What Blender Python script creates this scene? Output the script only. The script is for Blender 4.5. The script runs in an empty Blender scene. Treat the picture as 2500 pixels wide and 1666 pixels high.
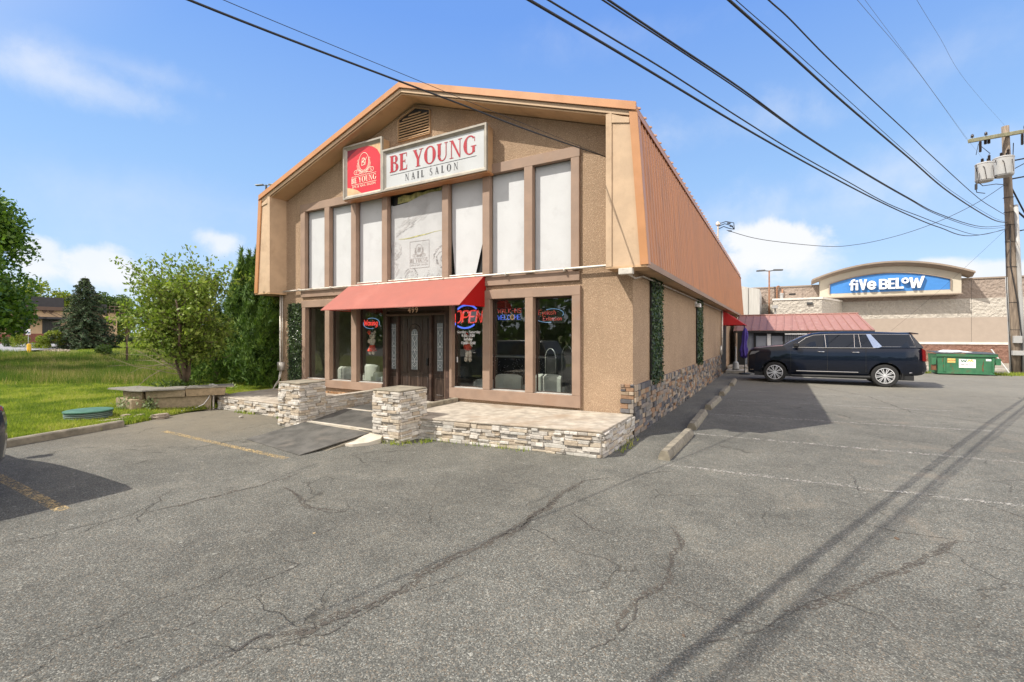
import bpy, bmesh, math, random
import numpy as np
from mathutils import Vector, Matrix, geometry
random.seed(7); RNG = np.random.default_rng(7)
SC = bpy.context.scene; COL = SC.collection
PI = math.pi; R = math.radians

# ------------------------------------------------------------ camera
CAMP = Vector((2.24, -8.31, 1.82)); YAW = 29.667
cd = bpy.data.cameras.new('camera'); cam = bpy.data.objects.new('camera', cd); COL.objects.link(cam)
cam.location = CAMP; cam.rotation_euler = (R(90), 0, R(YAW))
cd.sensor_width = 36; cd.lens = 36*1135/2500; cd.shift_y = -14/2500; cd.clip_start = .05; cd.clip_end = 3000
SC.camera = cam
SC.render.resolution_x = 1024; SC.render.resolution_y = 682
SC.view_settings.view_transform = 'Standard'; SC.view_settings.look = 'None'
SC.view_settings.exposure = 0.55; SC.view_settings.gamma = 1
FW = Vector((-.4950, .8689, 0)).normalized(); RT = Vector((FW.y, -FW.x, 0))
def pxdir(px, py):
    return (FW + RT*((px-1250)/1135) + Vector((0, 0, (819-py)/1135)))
def seen(px, py, dist):                       # a point at forward distance dist
    return CAMP + pxdir(px, py)*dist
# ------------------------------------------------------------ sun + sky
SUNV = Vector((.537, .673, -1.0)).normalized()
sd = bpy.data.lights.new('sun', 'SUN'); sun = bpy.data.objects.new('sun', sd); COL.objects.link(sun)
sd.energy = 4.3; sd.angle = R(.5); sd.color = (1.0, .94, .84)
sun.rotation_euler = SUNV.to_track_quat('-Z', 'Y').to_euler(); sun.location = (-20, -25, 40)

class NT:
    """tiny node-tree helper"""
    def __init__(s, nt): s.nt = nt; s.n = nt.nodes; s.l = nt.links
    def add(s, t, **kw):
        nd = s.n.new(t)
        for k, v in kw.items():
            if k.startswith('i_'):
                key = k[2:]; key = int(key) if key.isdigit() else key.replace('_', ' ')
                s.set(nd.inputs[key], v)
            else: setattr(nd, k, v)
        return nd
    def set(s, inp, v):
        if isinstance(v, bpy.types.NodeSocket): s.l.new(v, inp)
        elif hasattr(inp, 'default_value'):
            try: inp.default_value = v
            except Exception: inp.default_value = (*v, 1)
    def math(s, op, a, b=0.0, c=None, clamp=False):
        nd = s.n.new('ShaderNodeMath'); nd.operation = op; nd.use_clamp = clamp
        s.set(nd.inputs[0], a); s.set(nd.inputs[1], b)
        if c is not None: s.set(nd.inputs[2], c)
        return nd.outputs[0]
    def vm(s, op, a, b=(0, 0, 0)):
        nd = s.n.new('ShaderNodeVectorMath'); nd.operation = op
        s.set(nd.inputs[0], a); s.set(nd.inputs[1], b)
        return nd
    def mix(s, f, a, b, mode='MIX'):
        nd = s.n.new('ShaderNodeMix'); nd.data_type = 'RGBA'; nd.blend_type = mode
        s.set(nd.inputs[0], f); s.set(nd.inputs[6], a if isinstance(a, bpy.types.NodeSocket) else (*a[:3], 1)); s.set(nd.inputs[7], b if isinstance(b, bpy.types.NodeSocket) else (*b[:3], 1))
        return nd.outputs[2]
    def ss(s, v, lo, hi):
        nd = s.n.new('ShaderNodeMapRange'); nd.interpolation_type = 'SMOOTHSTEP'
        s.set(nd.inputs[0], v); nd.inputs[1].default_value = lo; nd.inputs[2].default_value = hi
        return nd.outputs[0]
    def lin(s, v, lo, hi, a=0., b=1.):
        nd = s.n.new('ShaderNodeMapRange'); s.set(nd.inputs[0], v)
        nd.inputs[1].default_value = lo; nd.inputs[2].default_value = hi; nd.inputs[3].default_value = a; nd.inputs[4].default_value = b
        return nd.outputs[0]
    def noise(s, vec, scale, detail=4, rough=.55, dist=0.):
        nd = s.n.new('ShaderNodeTexNoise'); s.set(nd.inputs['Vector'], vec)
        nd.inputs['Scale'].default_value = scale; nd.inputs['Detail'].default_value = detail
        nd.inputs['Roughness'].default_value = rough; nd.inputs['Distortion'].default_value = dist
        return nd.outputs['Fac']
    def voro(s, vec, scale, feature='F1', rnd=1.0):
        nd = s.n.new('ShaderNodeTexVoronoi'); nd.feature = feature; s.set(nd.inputs['Vector'], vec)
        nd.inputs['Scale'].default_value = scale; nd.inputs['Randomness'].default_value = rnd
        return nd

w = bpy.data.worlds.new('World'); SC.world = w; w.use_nodes = True
N = NT(w.node_tree); N.n.clear()
sky = N.add('ShaderNodeTexSky'); sky.sky_type = 'NISHITA'; sky.sun_disc = False
sky.sun_elevation = R(49.3); sky.sun_rotation = R(218.6); sky.air_density = 1.0; sky.dust_density = .4; sky.ozone_density = 2.2; sky.altitude = 200
gen = N.add('ShaderNodeTexCoord').outputs['Generated']
dirn = N.vm('NORMALIZE', gen).outputs[0]
sep = N.add('ShaderNodeSeparateXYZ', i_0=dirn); dz = sep.outputs[2]
fb = N.noise(dirn, 7.0, 7, .62, .3); fb2 = N.noise(dirn, 22.0, 6, .6)
nz = N.math('ADD', N.math('MULTIPLY', N.math('SUBTRACT', fb, .5), 1.9), N.math('MULTIPLY', N.math('SUBTRACT', fb2, .5), .7))
def cloud(px, py, rx, ry, soft, dens, rough=1.0, streak=False):
    d = pxdir(px, py).normalized(); r = Vector((d.y, -d.x, 0)).normalized(); u = r.cross(d)
    fl = 1135*math.sqrt(1+((px-1250)/1135)**2)
    a = N.math('MULTIPLY', N.vm('DOT_PRODUCT', dirn, tuple(r)).outputs['Value'], fl/rx)
    b = N.math('MULTIPLY', N.vm('DOT_PRODUCT', dirn, tuple(u)).outputs['Value'], fl/ry)
    if py > 450:                                # flat bottoms: stretch below the centre
        b = N.math('MULTIPLY', b, N.lin(b, -.4, .4, .8, 1.25))
    q = N.math('SQRT', N.math('ADD', N.math('MULTIPLY', a, a), N.math('MULTIPLY', b, b)))
    v = N.math('ADD', N.math('SUBTRACT', 1.0, q), N.math('MULTIPLY', nz, rough))
    m = N.ss(v, 0.0, soft)
    front = N.ss(N.vm('DOT_PRODUCT', dirn, tuple(d)).outputs['Value'], .3, .6)
    return N.math('MULTIPLY', N.math('MULTIPLY', m, front), dens)
mask = None
for c in [(88, 625, 58, 75, .55, .75), (75, 670, 95, 60, .9, .6), (250, 650, 85, 62, .6, .8), (310, 680, 110, 70, 1.0, .6), (545, 588, 62, 42, .7, .75), (600, 620, 60, 40, 1., .4),
          (1880, 590, 140, 75, .5, .95), (1800, 650, 120, 70, .9, .8), (1960, 640, 130, 60, 1., .7), (2290, 655, 80, 42, .6, .85), (2440, 665, 120, 48, .6, .8),
          (170, 200, 330, 60, 1.3, .42, .9), (330, 170, 260, 45, 1.5, .28, .9), (60, 150, 160, 55, 1.5, .3, .9),
          (1600, 330, 520, 60, 1.8, .34, 1.1), (2150, 420, 560, 90, 1.8, .38, 1.1), (2300, 150, 420, 90, 2., .26, 1.1), (1900, 520, 700, 80, 2., .45, .8), (300, 480, 600, 130, 2., .3, .8), (1500, 90, 300, 60, 2., .2, 1.1)]:
    k = cloud(*c)
    mask = k if mask is None else N.math('SUBTRACT', 1.0, N.math('MULTIPLY', N.math('SUBTRACT', 1.0, mask), N.math('SUBTRACT', 1.0, k)))
tint = N.mix(1.0, sky.outputs[0], (.95, 1.08, 1.22), 'MULTIPLY')
gr = N.add('ShaderNodeValToRGB'); N.l.new(dz, gr.inputs[0]); el = gr.color_ramp.elements    # measured clear-sky colours by elevation
for i, (p_, c_) in enumerate(((0, (2.75, 3.45, 4.35)), (.2, (1.9, 2.85, 4.3)), (.3, (1.55, 2.6, 4.25)), (.56, (.82, 1.75, 4.15)), (1, (.7, 1.4, 3.6)))):
    e_ = el[i] if i < 2 else el.new(p_)
    e_.position = p_; e_.color = (*[v/5 for v in c_], 1)
grad = N.mix(1.0, gr.outputs[0], (5, 5, 5), 'MULTIPLY')
sky2 = N.mix(.85, tint, grad)
fill_glow = N.ss(N.vm('DOT_PRODUCT', dirn, tuple(-SUNV)).outputs['Value'], .5, .97)          # unseen haze added around the sun, behind the camera, to lift shadows
sky3 = N.mix(fill_glow, sky2, (6.2, 5.6, 5.0))
fill_bank = N.math('MULTIPLY', N.ss(N.vm('DOT_PRODUCT', dirn, tuple(Vector((1, -.35, .16)).normalized())).outputs['Value'], .5, .85), N.ss(nz, -1.2, .2))   # unseen bright cloud added off to the right to brighten the shaded side wall
sky4 = N.mix(fill_bank, sky3, (14.0, 12.8, 11.5))
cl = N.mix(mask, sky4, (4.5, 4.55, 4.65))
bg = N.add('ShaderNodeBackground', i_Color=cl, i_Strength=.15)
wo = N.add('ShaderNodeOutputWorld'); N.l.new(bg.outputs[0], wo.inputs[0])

# ------------------------------------------------------------ mesh helpers
class MB:
    def __init__(s): s.v = []; s.f = []
    def add(s, vs, fs):
        o = len(s.v); s.v += [tuple(v) for v in vs]; s.f += [tuple(i+o for i in f) for f in fs]; return s
    def mm(s, a, b):
        x0, y0, z0 = a; x1, y1, z1 = b
        return s.add([(x0,y0,z0),(x1,y0,z0),(x1,y1,z0),(x0,y1,z0),(x0,y0,z1),(x1,y0,z1),(x1,y1,z1),(x0,y1,z1)],
                     [(0,3,2,1),(4,5,6,7),(0,1,5,4),(1,2,6,5),(2,3,7,6),(3,0,4,7)])
    def obox(s, c, size, M):
        hx, hy, hz_ = size[0]/2, size[1]/2, size[2]/2; c = Vector(c)
        vs = [c + M@Vector((sx*hx, sy*hy, sz*hz_)) for sz in (-1, 1) for sx, sy in ((-1,-1),(1,-1),(1,1),(-1,1))]
        return s.add(vs, [(0,3,2,1),(4,5,6,7),(0,1,5,4),(1,2,6,5),(2,3,7,6),(3,0,4,7)])
    def prism(s, pts, ext):                       # planar polygon (3-D pts) extruded by ext
        n = len(pts); e = Vector(ext); P = [Vector(p) for p in pts]
        vs = P + [p+e for p in P]
        return s.add(vs, [tuple(range(n))[::-1], tuple(range(n, 2*n))] + [(i, (i+1) % n, n+(i+1) % n, n+i) for i in range(n)])
    def face(s, pts): return s.add(pts, [tuple(range(len(pts)))])
    def tube(s, pts, r, n=8, cap=True):
        P = [Vector(p) for p in pts]; m = len(P); rr = r if isinstance(r, (list, tuple)) else [r]*m
        vs = []; prev = None
        for i, p in enumerate(P):
            t = (P[min(i+1, m-1)] - P[max(i-1, 0)]).normalized()
            if prev is None:
                a = Vector((0, 0, 1)) if abs(t.z) < .9 else Vector((1, 0, 0)); u = t.cross(a).normalized()
            else: u = (prev - t*prev.dot(t)).normalized()
            prev = u; v_ = t.cross(u)
            for k in range(n):
                an = 2*PI*k/n; vs.append(p + (u*math.cos(an) + v_*math.sin(an))*rr[i])
        fs = [(i*n+k, i*n+(k+1) % n, (i+1)*n+(k+1) % n, (i+1)*n+k) for i in range(m-1) for k in range(n)]
        if cap: fs += [tuple(range(n))[::-1], tuple(range((m-1)*n, m*n))]
        return s.add(vs, fs)
    def lathe(s, c, prof, n=24, axis='z', a0=0, a1=2*PI):       # prof [(r, h)]
        c = Vector(c); vs = []; full = abs(a1-a0-2*PI) < 1e-6; m = n if full else n+1
        for r, h in prof:
            for k in range(m):
                an = a0+(a1-a0)*k/n; x, y = r*math.cos(an), r*math.sin(an)
                vs.append(c + (Vector((x, y, h)) if axis == 'z' else Vector((x, h, y)) if axis == 'y' else Vector((h, x, y))))
        fs = []
        for i in range(len(prof)-1):
            for k in range(n if full else n):
                k2 = (k+1) % m
                if not full and k+1 >= m: continue
                q = (i*m+k, i*m+k2, (i+1)*m+k2, (i+1)*m+k); fs.append(q if axis != 'y' else q[::-1])
        return s.add(vs, fs)
    def loft(s, rings, cap=True):
        n = len(rings[0]); vs = [p for r in rings for p in r]
        fs = [(i*n+k, i*n+(k+1) % n, (i+1)*n+(k+1) % n, (i+1)*n+k) for i in range(len(rings)-1) for k in range(n)]
        if cap: fs += [tuple(range(n))[::-1], tuple(range((len(rings)-1)*n, len(rings)*n))]
        return s.add(vs, fs)
    def build(s, name, m, parent=None, smooth=False, bevel=0, local=False, fixn=True, seg=1):
        me = bpy.data.meshes.new(name); off = rootloc(parent) if (parent and not local) else Vector((0, 0, 0))
        me.from_pydata([(v[0]-off.x, v[1]-off.y, v[2]-off.z) for v in s.v], [], s.f); me.update()
        if fixn and len(s.f) < 60000:
            bm = bmesh.new(); bm.from_mesh(me); bmesh.ops.recalc_face_normals(bm, faces=bm.faces)
            if bevel: bmesh.ops.bevel(bm, geom=[e for e in bm.edges if len(e.link_faces) == 2 and e.calc_face_angle(0) > .5], offset=bevel, segments=seg, profile=.5, affect='EDGES', clamp_overlap=True)
            bm.to_mesh(me); bm.free()
        return link(name, me, m, parent, smooth)
def rootloc(o):
    while o.parent: o = o.parent
    return o.location
def link(name, me, m, parent=None, smooth=False):
    if m: me.materials.append(m)
    if smooth:
        me.polygons.foreach_set('use_smooth', [True]*len(me.polygons))
        if smooth == 'auto':
            try: me.set_sharp_from_angle(angle=R(38))
            except Exception: pass
    o = bpy.data.objects.new(name, me); COL.objects.link(o)
    if parent: o.parent = parent
    return o
def fast(name, V, F, m, parent=None, smooth=False):
    """numpy vertices (n,3) and faces (m,k)"""
    me = bpy.data.meshes.new(name); V = np.asarray(V, dtype=np.float32).copy(); F = np.asarray(F, dtype=np.int32); k = F.shape[1]
    if parent: l = rootloc(parent); V -= np.array(l, dtype=np.float32)
    me.vertices.add(len(V)); me.vertices.foreach_set('co', V.ravel())
    me.loops.add(F.size); me.loops.foreach_set('vertex_index', F.ravel())
    me.polygons.add(len(F)); me.polygons.foreach_set('loop_start', np.arange(0, F.size, k, dtype=np.int32)); me.polygons.foreach_set('loop_total', np.full(len(F), k, dtype=np.int32))
    me.update(calc_edges=True); me.validate()
    return link(name, me, m, parent, smooth)
def tag(o, label, cat=None, group=None, kind=None):
    if label: o['label'] = label
    if cat: o['category'] = cat
    if group: o['group'] = group
    if kind: o['kind'] = kind
    return o
def thing(name, label, cat, loc=(0, 0, 0), rz=0, group=None):
    o = bpy.data.objects.new(name, None); COL.objects.link(o); o.location = loc; o.rotation_euler = (0, 0, rz); o.empty_display_size = .2
    return tag(o, label, cat, group)
def copy_tree(o, parent=None):
    c = o.copy(); COL.objects.link(c)
    if parent: c.parent = parent
    for ch in [x for x in bpy.data.objects if x.parent == o]: copy_tree(ch, c)
    return c
def text_mesh(txt, size, align='CENTER', offset=0., space=1., shear=0., extrude=0.):
    cu = bpy.data.curves.new('t', 'FONT'); cu.body = txt; cu.size = size; cu.align_x = align; cu.offset = offset; cu.space_character = space; cu.shear = shear; cu.extrude = extrude; cu.resolution_u = 6
    o = bpy.data.objects.new('t', cu); COL.objects.link(o)
    me = bpy.data.meshes.new_from_object(o.evaluated_get(bpy.context.evaluated_depsgraph_get()))
    bpy.data.objects.remove(o); bpy.data.curves.remove(cu)
    return me
def text_obj(name, txt, size, mat_, parent, at, y, off=(0, 0, 0), sx=1., **kw):
    """upright text facing -Y; at=(x,z) baseline anchor, y plane"""
    me = text_mesh(txt, size, **kw); l = rootloc(parent) if parent else Vector((0, 0, 0))
    me.transform(Matrix.Translation(Vector((at[0], y, at[1]))-l) @ Matrix.Rotation(R(90), 4, 'X') @ Matrix.Diagonal((sx, 1, 1, 1)))
    return link(name, me, mat_, parent)

# ------------------------------------------------------------ materials
MATS = {}
def base(name):
    m = bpy.data.materials.new(name); m.use_nodes = True; n = NT(m.node_tree)
    b = [x for x in n.n if x.type == 'BSDF_PRINCIPLED'][0]; MATS[name] = m
    return m, n, b
def pm(name, col, rough=.7, metal=0., var=.12, vs=3., bump=.15, bs=60., isl=0., spec=.5, coat=0., dirt=None, ds=1.5, streak=False):
    m, n, b = base(name); tc = n.add('ShaderNodeTexCoord').outputs['Object']
    vec = tc
    if streak:
        mp = n.add('ShaderNodeMapping', i_Vector=tc); mp.inputs['Scale'].default_value = (6, 6, .5); vec = mp.outputs[0]
    nz_ = n.noise(vec, vs, 5)
    c0 = tuple(x*(1-var) for x in col); c1 = tuple(min(1, x*(1+var)) for x in col)
    c = n.mix(n.ss(nz_, .3, .7), c0, c1)
    if dirt: c = n.mix(n.math('MULTIPLY', n.ss(n.noise(vec, ds, 7, .65), .5, .72), .8), c, dirt)
    if isl:
        g = n.add('ShaderNodeNewGeometry').outputs['Random Per Island']
        c = n.mix(1.0, c, n.lin(g, 0, 1, 1-isl, 1+isl), 'MULTIPLY')
    n.set(b.inputs['Base Color'], c); n.set(b.inputs['Roughness'], n.lin(nz_, .3, .7, max(0, rough-.06), min(1, rough+.06)))
    b.inputs['Metallic'].default_value = metal; b.inputs['Specular IOR Level'].default_value = spec
    b.inputs['Coat Weight'].default_value = coat
    if bump:
        bp = n.add('ShaderNodeBump', i_Height=n.noise(tc, bs, 4), i_Strength=bump, i_Distance=.01); n.l.new(bp.outputs[0], b.inputs['Normal'])
    return m
def emis(name, col, st):
    m, n, b = base(name); b.inputs['Base Color'].default_value = (*[c*.3 for c in col], 1); b.inputs['Emission Color'].default_value = (*col, 1); b.inputs['Emission Strength'].default_value = st
    return m
def stucco(name, c_lo, c_hi, scale=34., strength=.9):
    m, n, b = base(name); tc = n.add('ShaderNodeTexCoord').outputs['Object']
    v = n.voro(n.vm('ADD', tc, n.vm('MULTIPLY', n.add('ShaderNodeTexNoise', i_Vector=tc, i_Scale=18.).outputs['Color'], (.03, .03, .03)).outputs[0]).outputs[0], scale, 'SMOOTH_F1')
    peb = n.ss(v.outputs['Distance'], .05, .6); n2 = n.noise(tc, 70., 3); big = n.noise(tc, .7, 5)
    h = n.math('ADD', n.math('MULTIPLY', n.math('SUBTRACT', 1.0, peb), .8), n.math('MULTIPLY', n2, .35))
    c = n.mix(n.ss(h, .25, .85), c_lo, c_hi)
    c = n.mix(n.ss(n2, .62, .74), c, tuple(min(1, x*1.25) for x in c_hi))
    c = n.mix(1.0, c, n.lin(big, .3, .7, .86, 1.10), 'MULTIPLY')
    mp = n.add('ShaderNodeMapping', i_Vector=tc); mp.inputs['Scale'].default_value = (5, 5, .35); c = n.mix(1.0, c, n.lin(n.noise(mp.outputs[0], 1.5, 5, .6), .3, .7, .93, 1.05), 'MULTIPLY')
    n.set(b.inputs['Base Color'], c); b.inputs['Roughness'].default_value = .92; b.inputs['Specular IOR Level'].default_value = .2
    bp = n.add('ShaderNodeBump', i_Height=h, i_Strength=strength, i_Distance=.012); n.l.new(bp.outputs[0], b.inputs['Normal'])
    return m
def stone(name, cols, rough=.9, bs=45.):
    m, n, b = base(name); tc = n.add('ShaderNodeTexCoord').outputs['Object']; g = n.add('ShaderNodeNewGeometry').outputs['Random Per Island']
    cr = n.add('ShaderNodeValToRGB'); e = cr.color_ramp; e.interpolation = 'CONSTANT'
    for i, c in enumerate(cols):
        if i < 2: el = e.elements[i]; el.position = i/len(cols)
        else: el = e.elements.new(i/len(cols))
        el.color = (*c, 1)
    n.l.new(g, cr.inputs[0]); n1 = n.noise(tc, 14, 6, .65); n2 = n.noise(tc, bs, 5, .7)
    c = n.mix(1.0, cr.outputs[0], n.lin(n1, .3, .7, .72, 1.2), 'MULTIPLY'); c = n.mix(n.math('MULTIPLY', n.ss(n2, .55, .72), .35), c, (.2, .16, .11))
    n.set(b.inputs['Base Color'], c); b.inputs['Roughness'].default_value = rough; b.inputs['Specular IOR Level'].default_value = .25
    bp = n.add('ShaderNodeBump', i_Height=n.math('ADD', n.math('MULTIPLY', n1, .7), n.math('MULTIPLY', n2, .5)), i_Strength=.7, i_Distance=.012); n.l.new(bp.outputs[0], b.inputs['Normal'])
    return m
def leafm(name, cols, trans=.35, rough=.5, spec=.4, nw=.35, ns=1.4):
    m, n, b = base(name); g = n.add('ShaderNodeNewGeometry').outputs['Random Per Island']; tc = n.add('ShaderNodeTexCoord').outputs['Object']
    cr = n.add('ShaderNodeValToRGB'); e = cr.color_ramp
    for i, c in enumerate(cols):
        if i < 2: el = e.elements[i]; el.position = i/max(1, len(cols)-1)
        else: el = e.elements.new(i/(len(cols)-1))
        el.color = (*c, 1)
    n.l.new(n.math('ADD', n.math('MULTIPLY', g, 1-nw), n.math('MULTIPLY', n.ss(n.noise(tc, ns, 4, .65), .3, .7), nw)), cr.inputs[0])
    n.l.new(cr.outputs[0], b.inputs['Base Color']); b.inputs['Roughness'].default_value = rough; b.inputs['Specular IOR Level'].default_value = spec
    t = n.add('ShaderNodeBsdfTranslucent'); n.l.new(n.mix(1.0, cr.outputs[0], (1.2, 1.35, .6), 'MULTIPLY'), t.inputs[0])
    mx = n.add('ShaderNodeMixShader'); mx.inputs[0].default_value = trans; n.l.new(b.outputs[0], mx.inputs[1]); n.l.new(t.outputs[0], mx.inputs[2])
    out = [x for x in n.n if x.type == 'OUTPUT_MATERIAL'][0]; n.l.new(mx.outputs[0], out.inputs[0])
    return m
def glassm(name, tint=(.75, .8, .8), refl=1.0, rough=0.0, minr=.05):
    m, n, b = base(name); n.n.remove(b)
    ge = n.add('ShaderNodeNewGeometry'); co = n.math('ABSOLUTE', n.vm('DOT_PRODUCT', ge.outputs['Incoming'], ge.outputs['Normal']).outputs['Value'])
    f = n.math('MULTIPLY', n.math('ADD', .085, n.math('MULTIPLY', n.math('POWER', n.math('SUBTRACT', 1.0, co, clamp=True), 5.0), .95)), 1.6*refl, clamp=True)
    t = n.add('ShaderNodeBsdfTransparent', i_Color=(*tint, 1)); g = n.add('ShaderNodeBsdfGlossy', i_Roughness=rough)
    mx = n.add('ShaderNodeMixShader'); n.l.new(f, mx.inputs[0]); n.l.new(t.outputs[0], mx.inputs[1]); n.l.new(g.outputs[0], mx.inputs[2])
    out = [x for x in n.n if x.type == 'OUTPUT_MATERIAL'][0]; n.l.new(mx.outputs[0], out.inputs[0])
    return m
def carpaint(name, col, flake=.0):
    m, n, b = base(name); b.inputs['Base Color'].default_value = (*col, 1); b.inputs['Roughness'].default_value = .28; b.inputs['Metallic'].default_value = .0
    b.inputs['Coat Weight'].default_value = .75; b.inputs['Coat Roughness'].default_value = .02; b.inputs['Specular IOR Level'].default_value = .15
    tc = n.add('ShaderNodeTexCoord').outputs['Object']; bp = n.add('ShaderNodeBump', i_Height=n.noise(tc, 2.2, 2), i_Strength=.03, i_Distance=.05); n.l.new(bp.outputs[0], b.inputs['Coat Normal'])
    return m
# ------------------------------------------------------------ shared materials
def asphalt_mat():
    m, n, b = base('asphalt'); tc = n.add('ShaderNodeTexCoord').outputs['Object']
    v1 = n.voro(tc, 125.); v2 = n.voro(tc, 240.); v3 = n.voro(tc, 40.)
    sx = n.add('ShaderNodeSeparateColor', i_0=v1.outputs['Color']); s2 = n.add('ShaderNodeSeparateColor', i_0=v2.outputs['Color']); s3 = n.add('ShaderNodeSeparateColor', i_0=v3.outputs['Color'])
    c = n.mix(n.ss(sx.outputs[0], .25, .95), (.050, .049, .045), (.190, .184, .167))
    c = n.mix(n.math('MULTIPLY', n.math('GREATER_THAN', sx.outputs[1], .91), .72), c, (.46, .445, .405))
    c = n.mix(n.math('MULTIPLY', n.math('GREATER_THAN', sx.outputs[2], .9), .5), c, (.30, .21, .14))
    c = n.mix(.45, c, n.mix(s2.outputs[0], (.055, .053, .048), (.165, .158, .144)))
    c = n.mix(n.math('MULTIPLY', n.math('GREATER_THAN', s3.outputs[0], .9985), .4), c, (.45, .43, .39))
    # broad weathering
    b1 = n.noise(tc, .35, 6, .6); b2 = n.noise(tc, 1.6, 6, .65, .6); b3 = n.noise(tc, 6., 4)
    c = n.mix(1.0, c, n.lin(b1, .3, .7, .76, 1.20), 'MULTIPLY'); c = n.mix(1.0, c, n.lin(b2, .3, .7, .82, 1.16), 'MULTIPLY')
    c = n.mix(1.0, c, n.lin(b3, .3, .7, .93, 1.07), 'MULTIPLY')
    # sandy dust, strongest along the lawn side and in front of the patio
    sp = n.add('ShaderNodeSeparateXYZ', i_0=tc)
    left = n.math('MULTIPLY', n.ss(sp.outputs[0], -4.6, -8.0), n.ss(sp.outputs[1], -6.5, -3.0))
    dust = n.math('ADD', n.math('MULTIPLY', left, .8), n.math('MULTIPLY', n.ss(b2, .5, .74), .22))
    dust = n.math('MULTIPLY', dust, n.lin(n.noise(tc, 3., 6, .7), .3, .7, .6, 1.1), clamp=True)
    c = n.mix(dust, c, (.19, .16, .122))
    # reddish rust-brown spots on the right hand side
    red = n.math('MULTIPLY', n.math('MULTIPLY', n.ss(sp.outputs[0], 1.5, 4.), n.ss(b2, .54, .70)), .2); c = n.mix(red, c, (.20, .145, .11))
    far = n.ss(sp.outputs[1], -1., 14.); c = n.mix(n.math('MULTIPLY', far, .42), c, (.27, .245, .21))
    # fine procedural hairline cracking
    wv = n.vm('ADD', tc, n.vm('MULTIPLY', n.add('ShaderNodeTexNoise', i_Vector=tc, i_Scale=2.4, i_Detail=6.).outputs['Color'], (.55, .55, 0)).outputs[0]).outputs[0]
    ve = n.voro(wv, .62, 'DISTANCE_TO_EDGE'); ve2 = n.voro(wv, 1.7, 'DISTANCE_TO_EDGE')
    k1 = n.math('MULTIPLY', n.math('SUBTRACT', 1.0, n.ss(ve.outputs[0], .001, .007)), n.ss(n.noise(tc, .9, 2), .49, .60))
    k2 = n.math('MULTIPLY', n.math('SUBTRACT', 1.0, n.ss(ve2.outputs[0], .004, .016)), n.ss(n.noise(n.vm('ADD', tc, (9, 4, 0)).outputs[0], .5, 3), .66, .72))
    k = n.math('MAXIMUM', k1, k2); c = n.mix(n.math('MULTIPLY', k, .6), c, (.05, .045, .038))
    # dark drips / oil spots
    oil = n.math('MULTIPLY', n.ss(n.noise(n.vm('ADD', tc, (3, 7, 0)).outputs[0], 2.6, 6, .75), .61, .72), .6); c = n.mix(oil, c, (.045, .043, .042))
    c = n.mix(1.0, c, (.955, .985, .955), 'MULTIPLY')
    n.set(b.inputs['Base Color'], c); b.inputs['Roughness'].default_value = .88; b.inputs['Specular IOR Level'].default_value = .3
    h = n.math('ADD', n.math('MULTIPLY', n.math('SUBTRACT', 1.0, v1.outputs['Distance']), .8), n.math('MULTIPLY', k, -2.0))
    bp = n.add('ShaderNodeBump', i_Height=h, i_Strength=.75, i_Distance=.006); n.l.new(bp.outputs[0], b.inputs['Normal'])
    return m
def worn(name, col, thr=.5, scale=9.):
    m, n, b = base(name); tc = n.add('ShaderNodeTexCoord').outputs['Object']
    v = n.add('ShaderNodeSeparateColor', i_0=n.voro(tc, 70.).outputs['Color']).outputs[0]
    f = n.math('ADD', n.math('MULTIPLY', n.noise(tc, scale, 6, .7), .75), n.math('MULTIPLY', v, .35))
    b.inputs['Base Color'].default_value = (*col, 1); b.inputs['Roughness'].default_value = .85
    t = n.add('ShaderNodeBsdfTransparent'); mx = n.add('ShaderNodeMixShader'); n.set(mx.inputs[0], n.math('MULTIPLY', n.ss(f, thr-.06, thr+.08), .85))
    n.l.new(t.outputs[0], mx.inputs[1]); n.l.new(b.outputs[0], mx.inputs[2]); out = [x for x in n.n if x.type == 'OUTPUT_MATERIAL'][0]; n.l.new(mx.outputs[0], out.inputs[0])
    return m
def soil_grass(name, a, bcol, d):
    m, n, b = base(name); tc = n.add('ShaderNodeTexCoord').outputs['Object']
    n1 = n.noise(tc, .9, 7, .75); n2 = n.noise(tc, 7., 7, .8); n3 = n.noise(tc, 45., 4, .7)
    c = n.mix(n.ss(n1, .35, .65), a, bcol); c = n.mix(n.math('MULTIPLY', n.ss(n2, .5, .62), .7), c, d); c = n.mix(1.0, c, n.lin(n3, .3, .7, .35, 1.6), 'MULTIPLY')
    n.set(b.inputs['Base Color'], c); b.inputs['Roughness'].default_value = .95; b.inputs['Specular IOR Level'].default_value = .1
    bp = n.add('ShaderNodeBump', i_Height=n.math('ADD', n2, n3), i_Strength=.8, i_Distance=.03); n.l.new(bp.outputs[0], b.inputs['Normal'])
    return m
M = {}
M['asphalt'] = asphalt_mat()
M['crack'] = worn('crack_fill', (.065, .058, .05), .5, 14.)
M['white_paint'] = worn('worn_white_paint', (.46, .44, .40), .64); M['yellow_paint'] = worn('worn_yellow_paint', (.42, .31, .15), .57, 7.)
M['lawn'] = soil_grass('lawn_soil', (.09, .12, .02), (.17, .18, .035), (.22, .19, .09))
M['blade'] = leafm('grass_blades', [(.06, .11, .022), (.16, .225, .035), (.31, .35, .06), (.44, .40, .15)], .4, .6, .25, .6, .8)
M['tall'] = leafm('tall_grass', [(.04, .085, .014), (.07, .13, .018), (.10, .16, .025), (.16, .19, .04), (.36, .29, .14), (.42, .33, .18)], .35, .7, .2, .5, .5)
M['concrete'] = pm('concrete', (.42, .385, .33), .9, var=.18, vs=2.2, bump=.5, bs=70, dirt=(.2, .165, .12), ds=1.1)
M['kerb'] = pm('kerb_concrete', (.215, .190, .145), .93, var=.25, vs=6, bump=.6, bs=60, dirt=(.12, .11, .08), ds=5)
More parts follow.
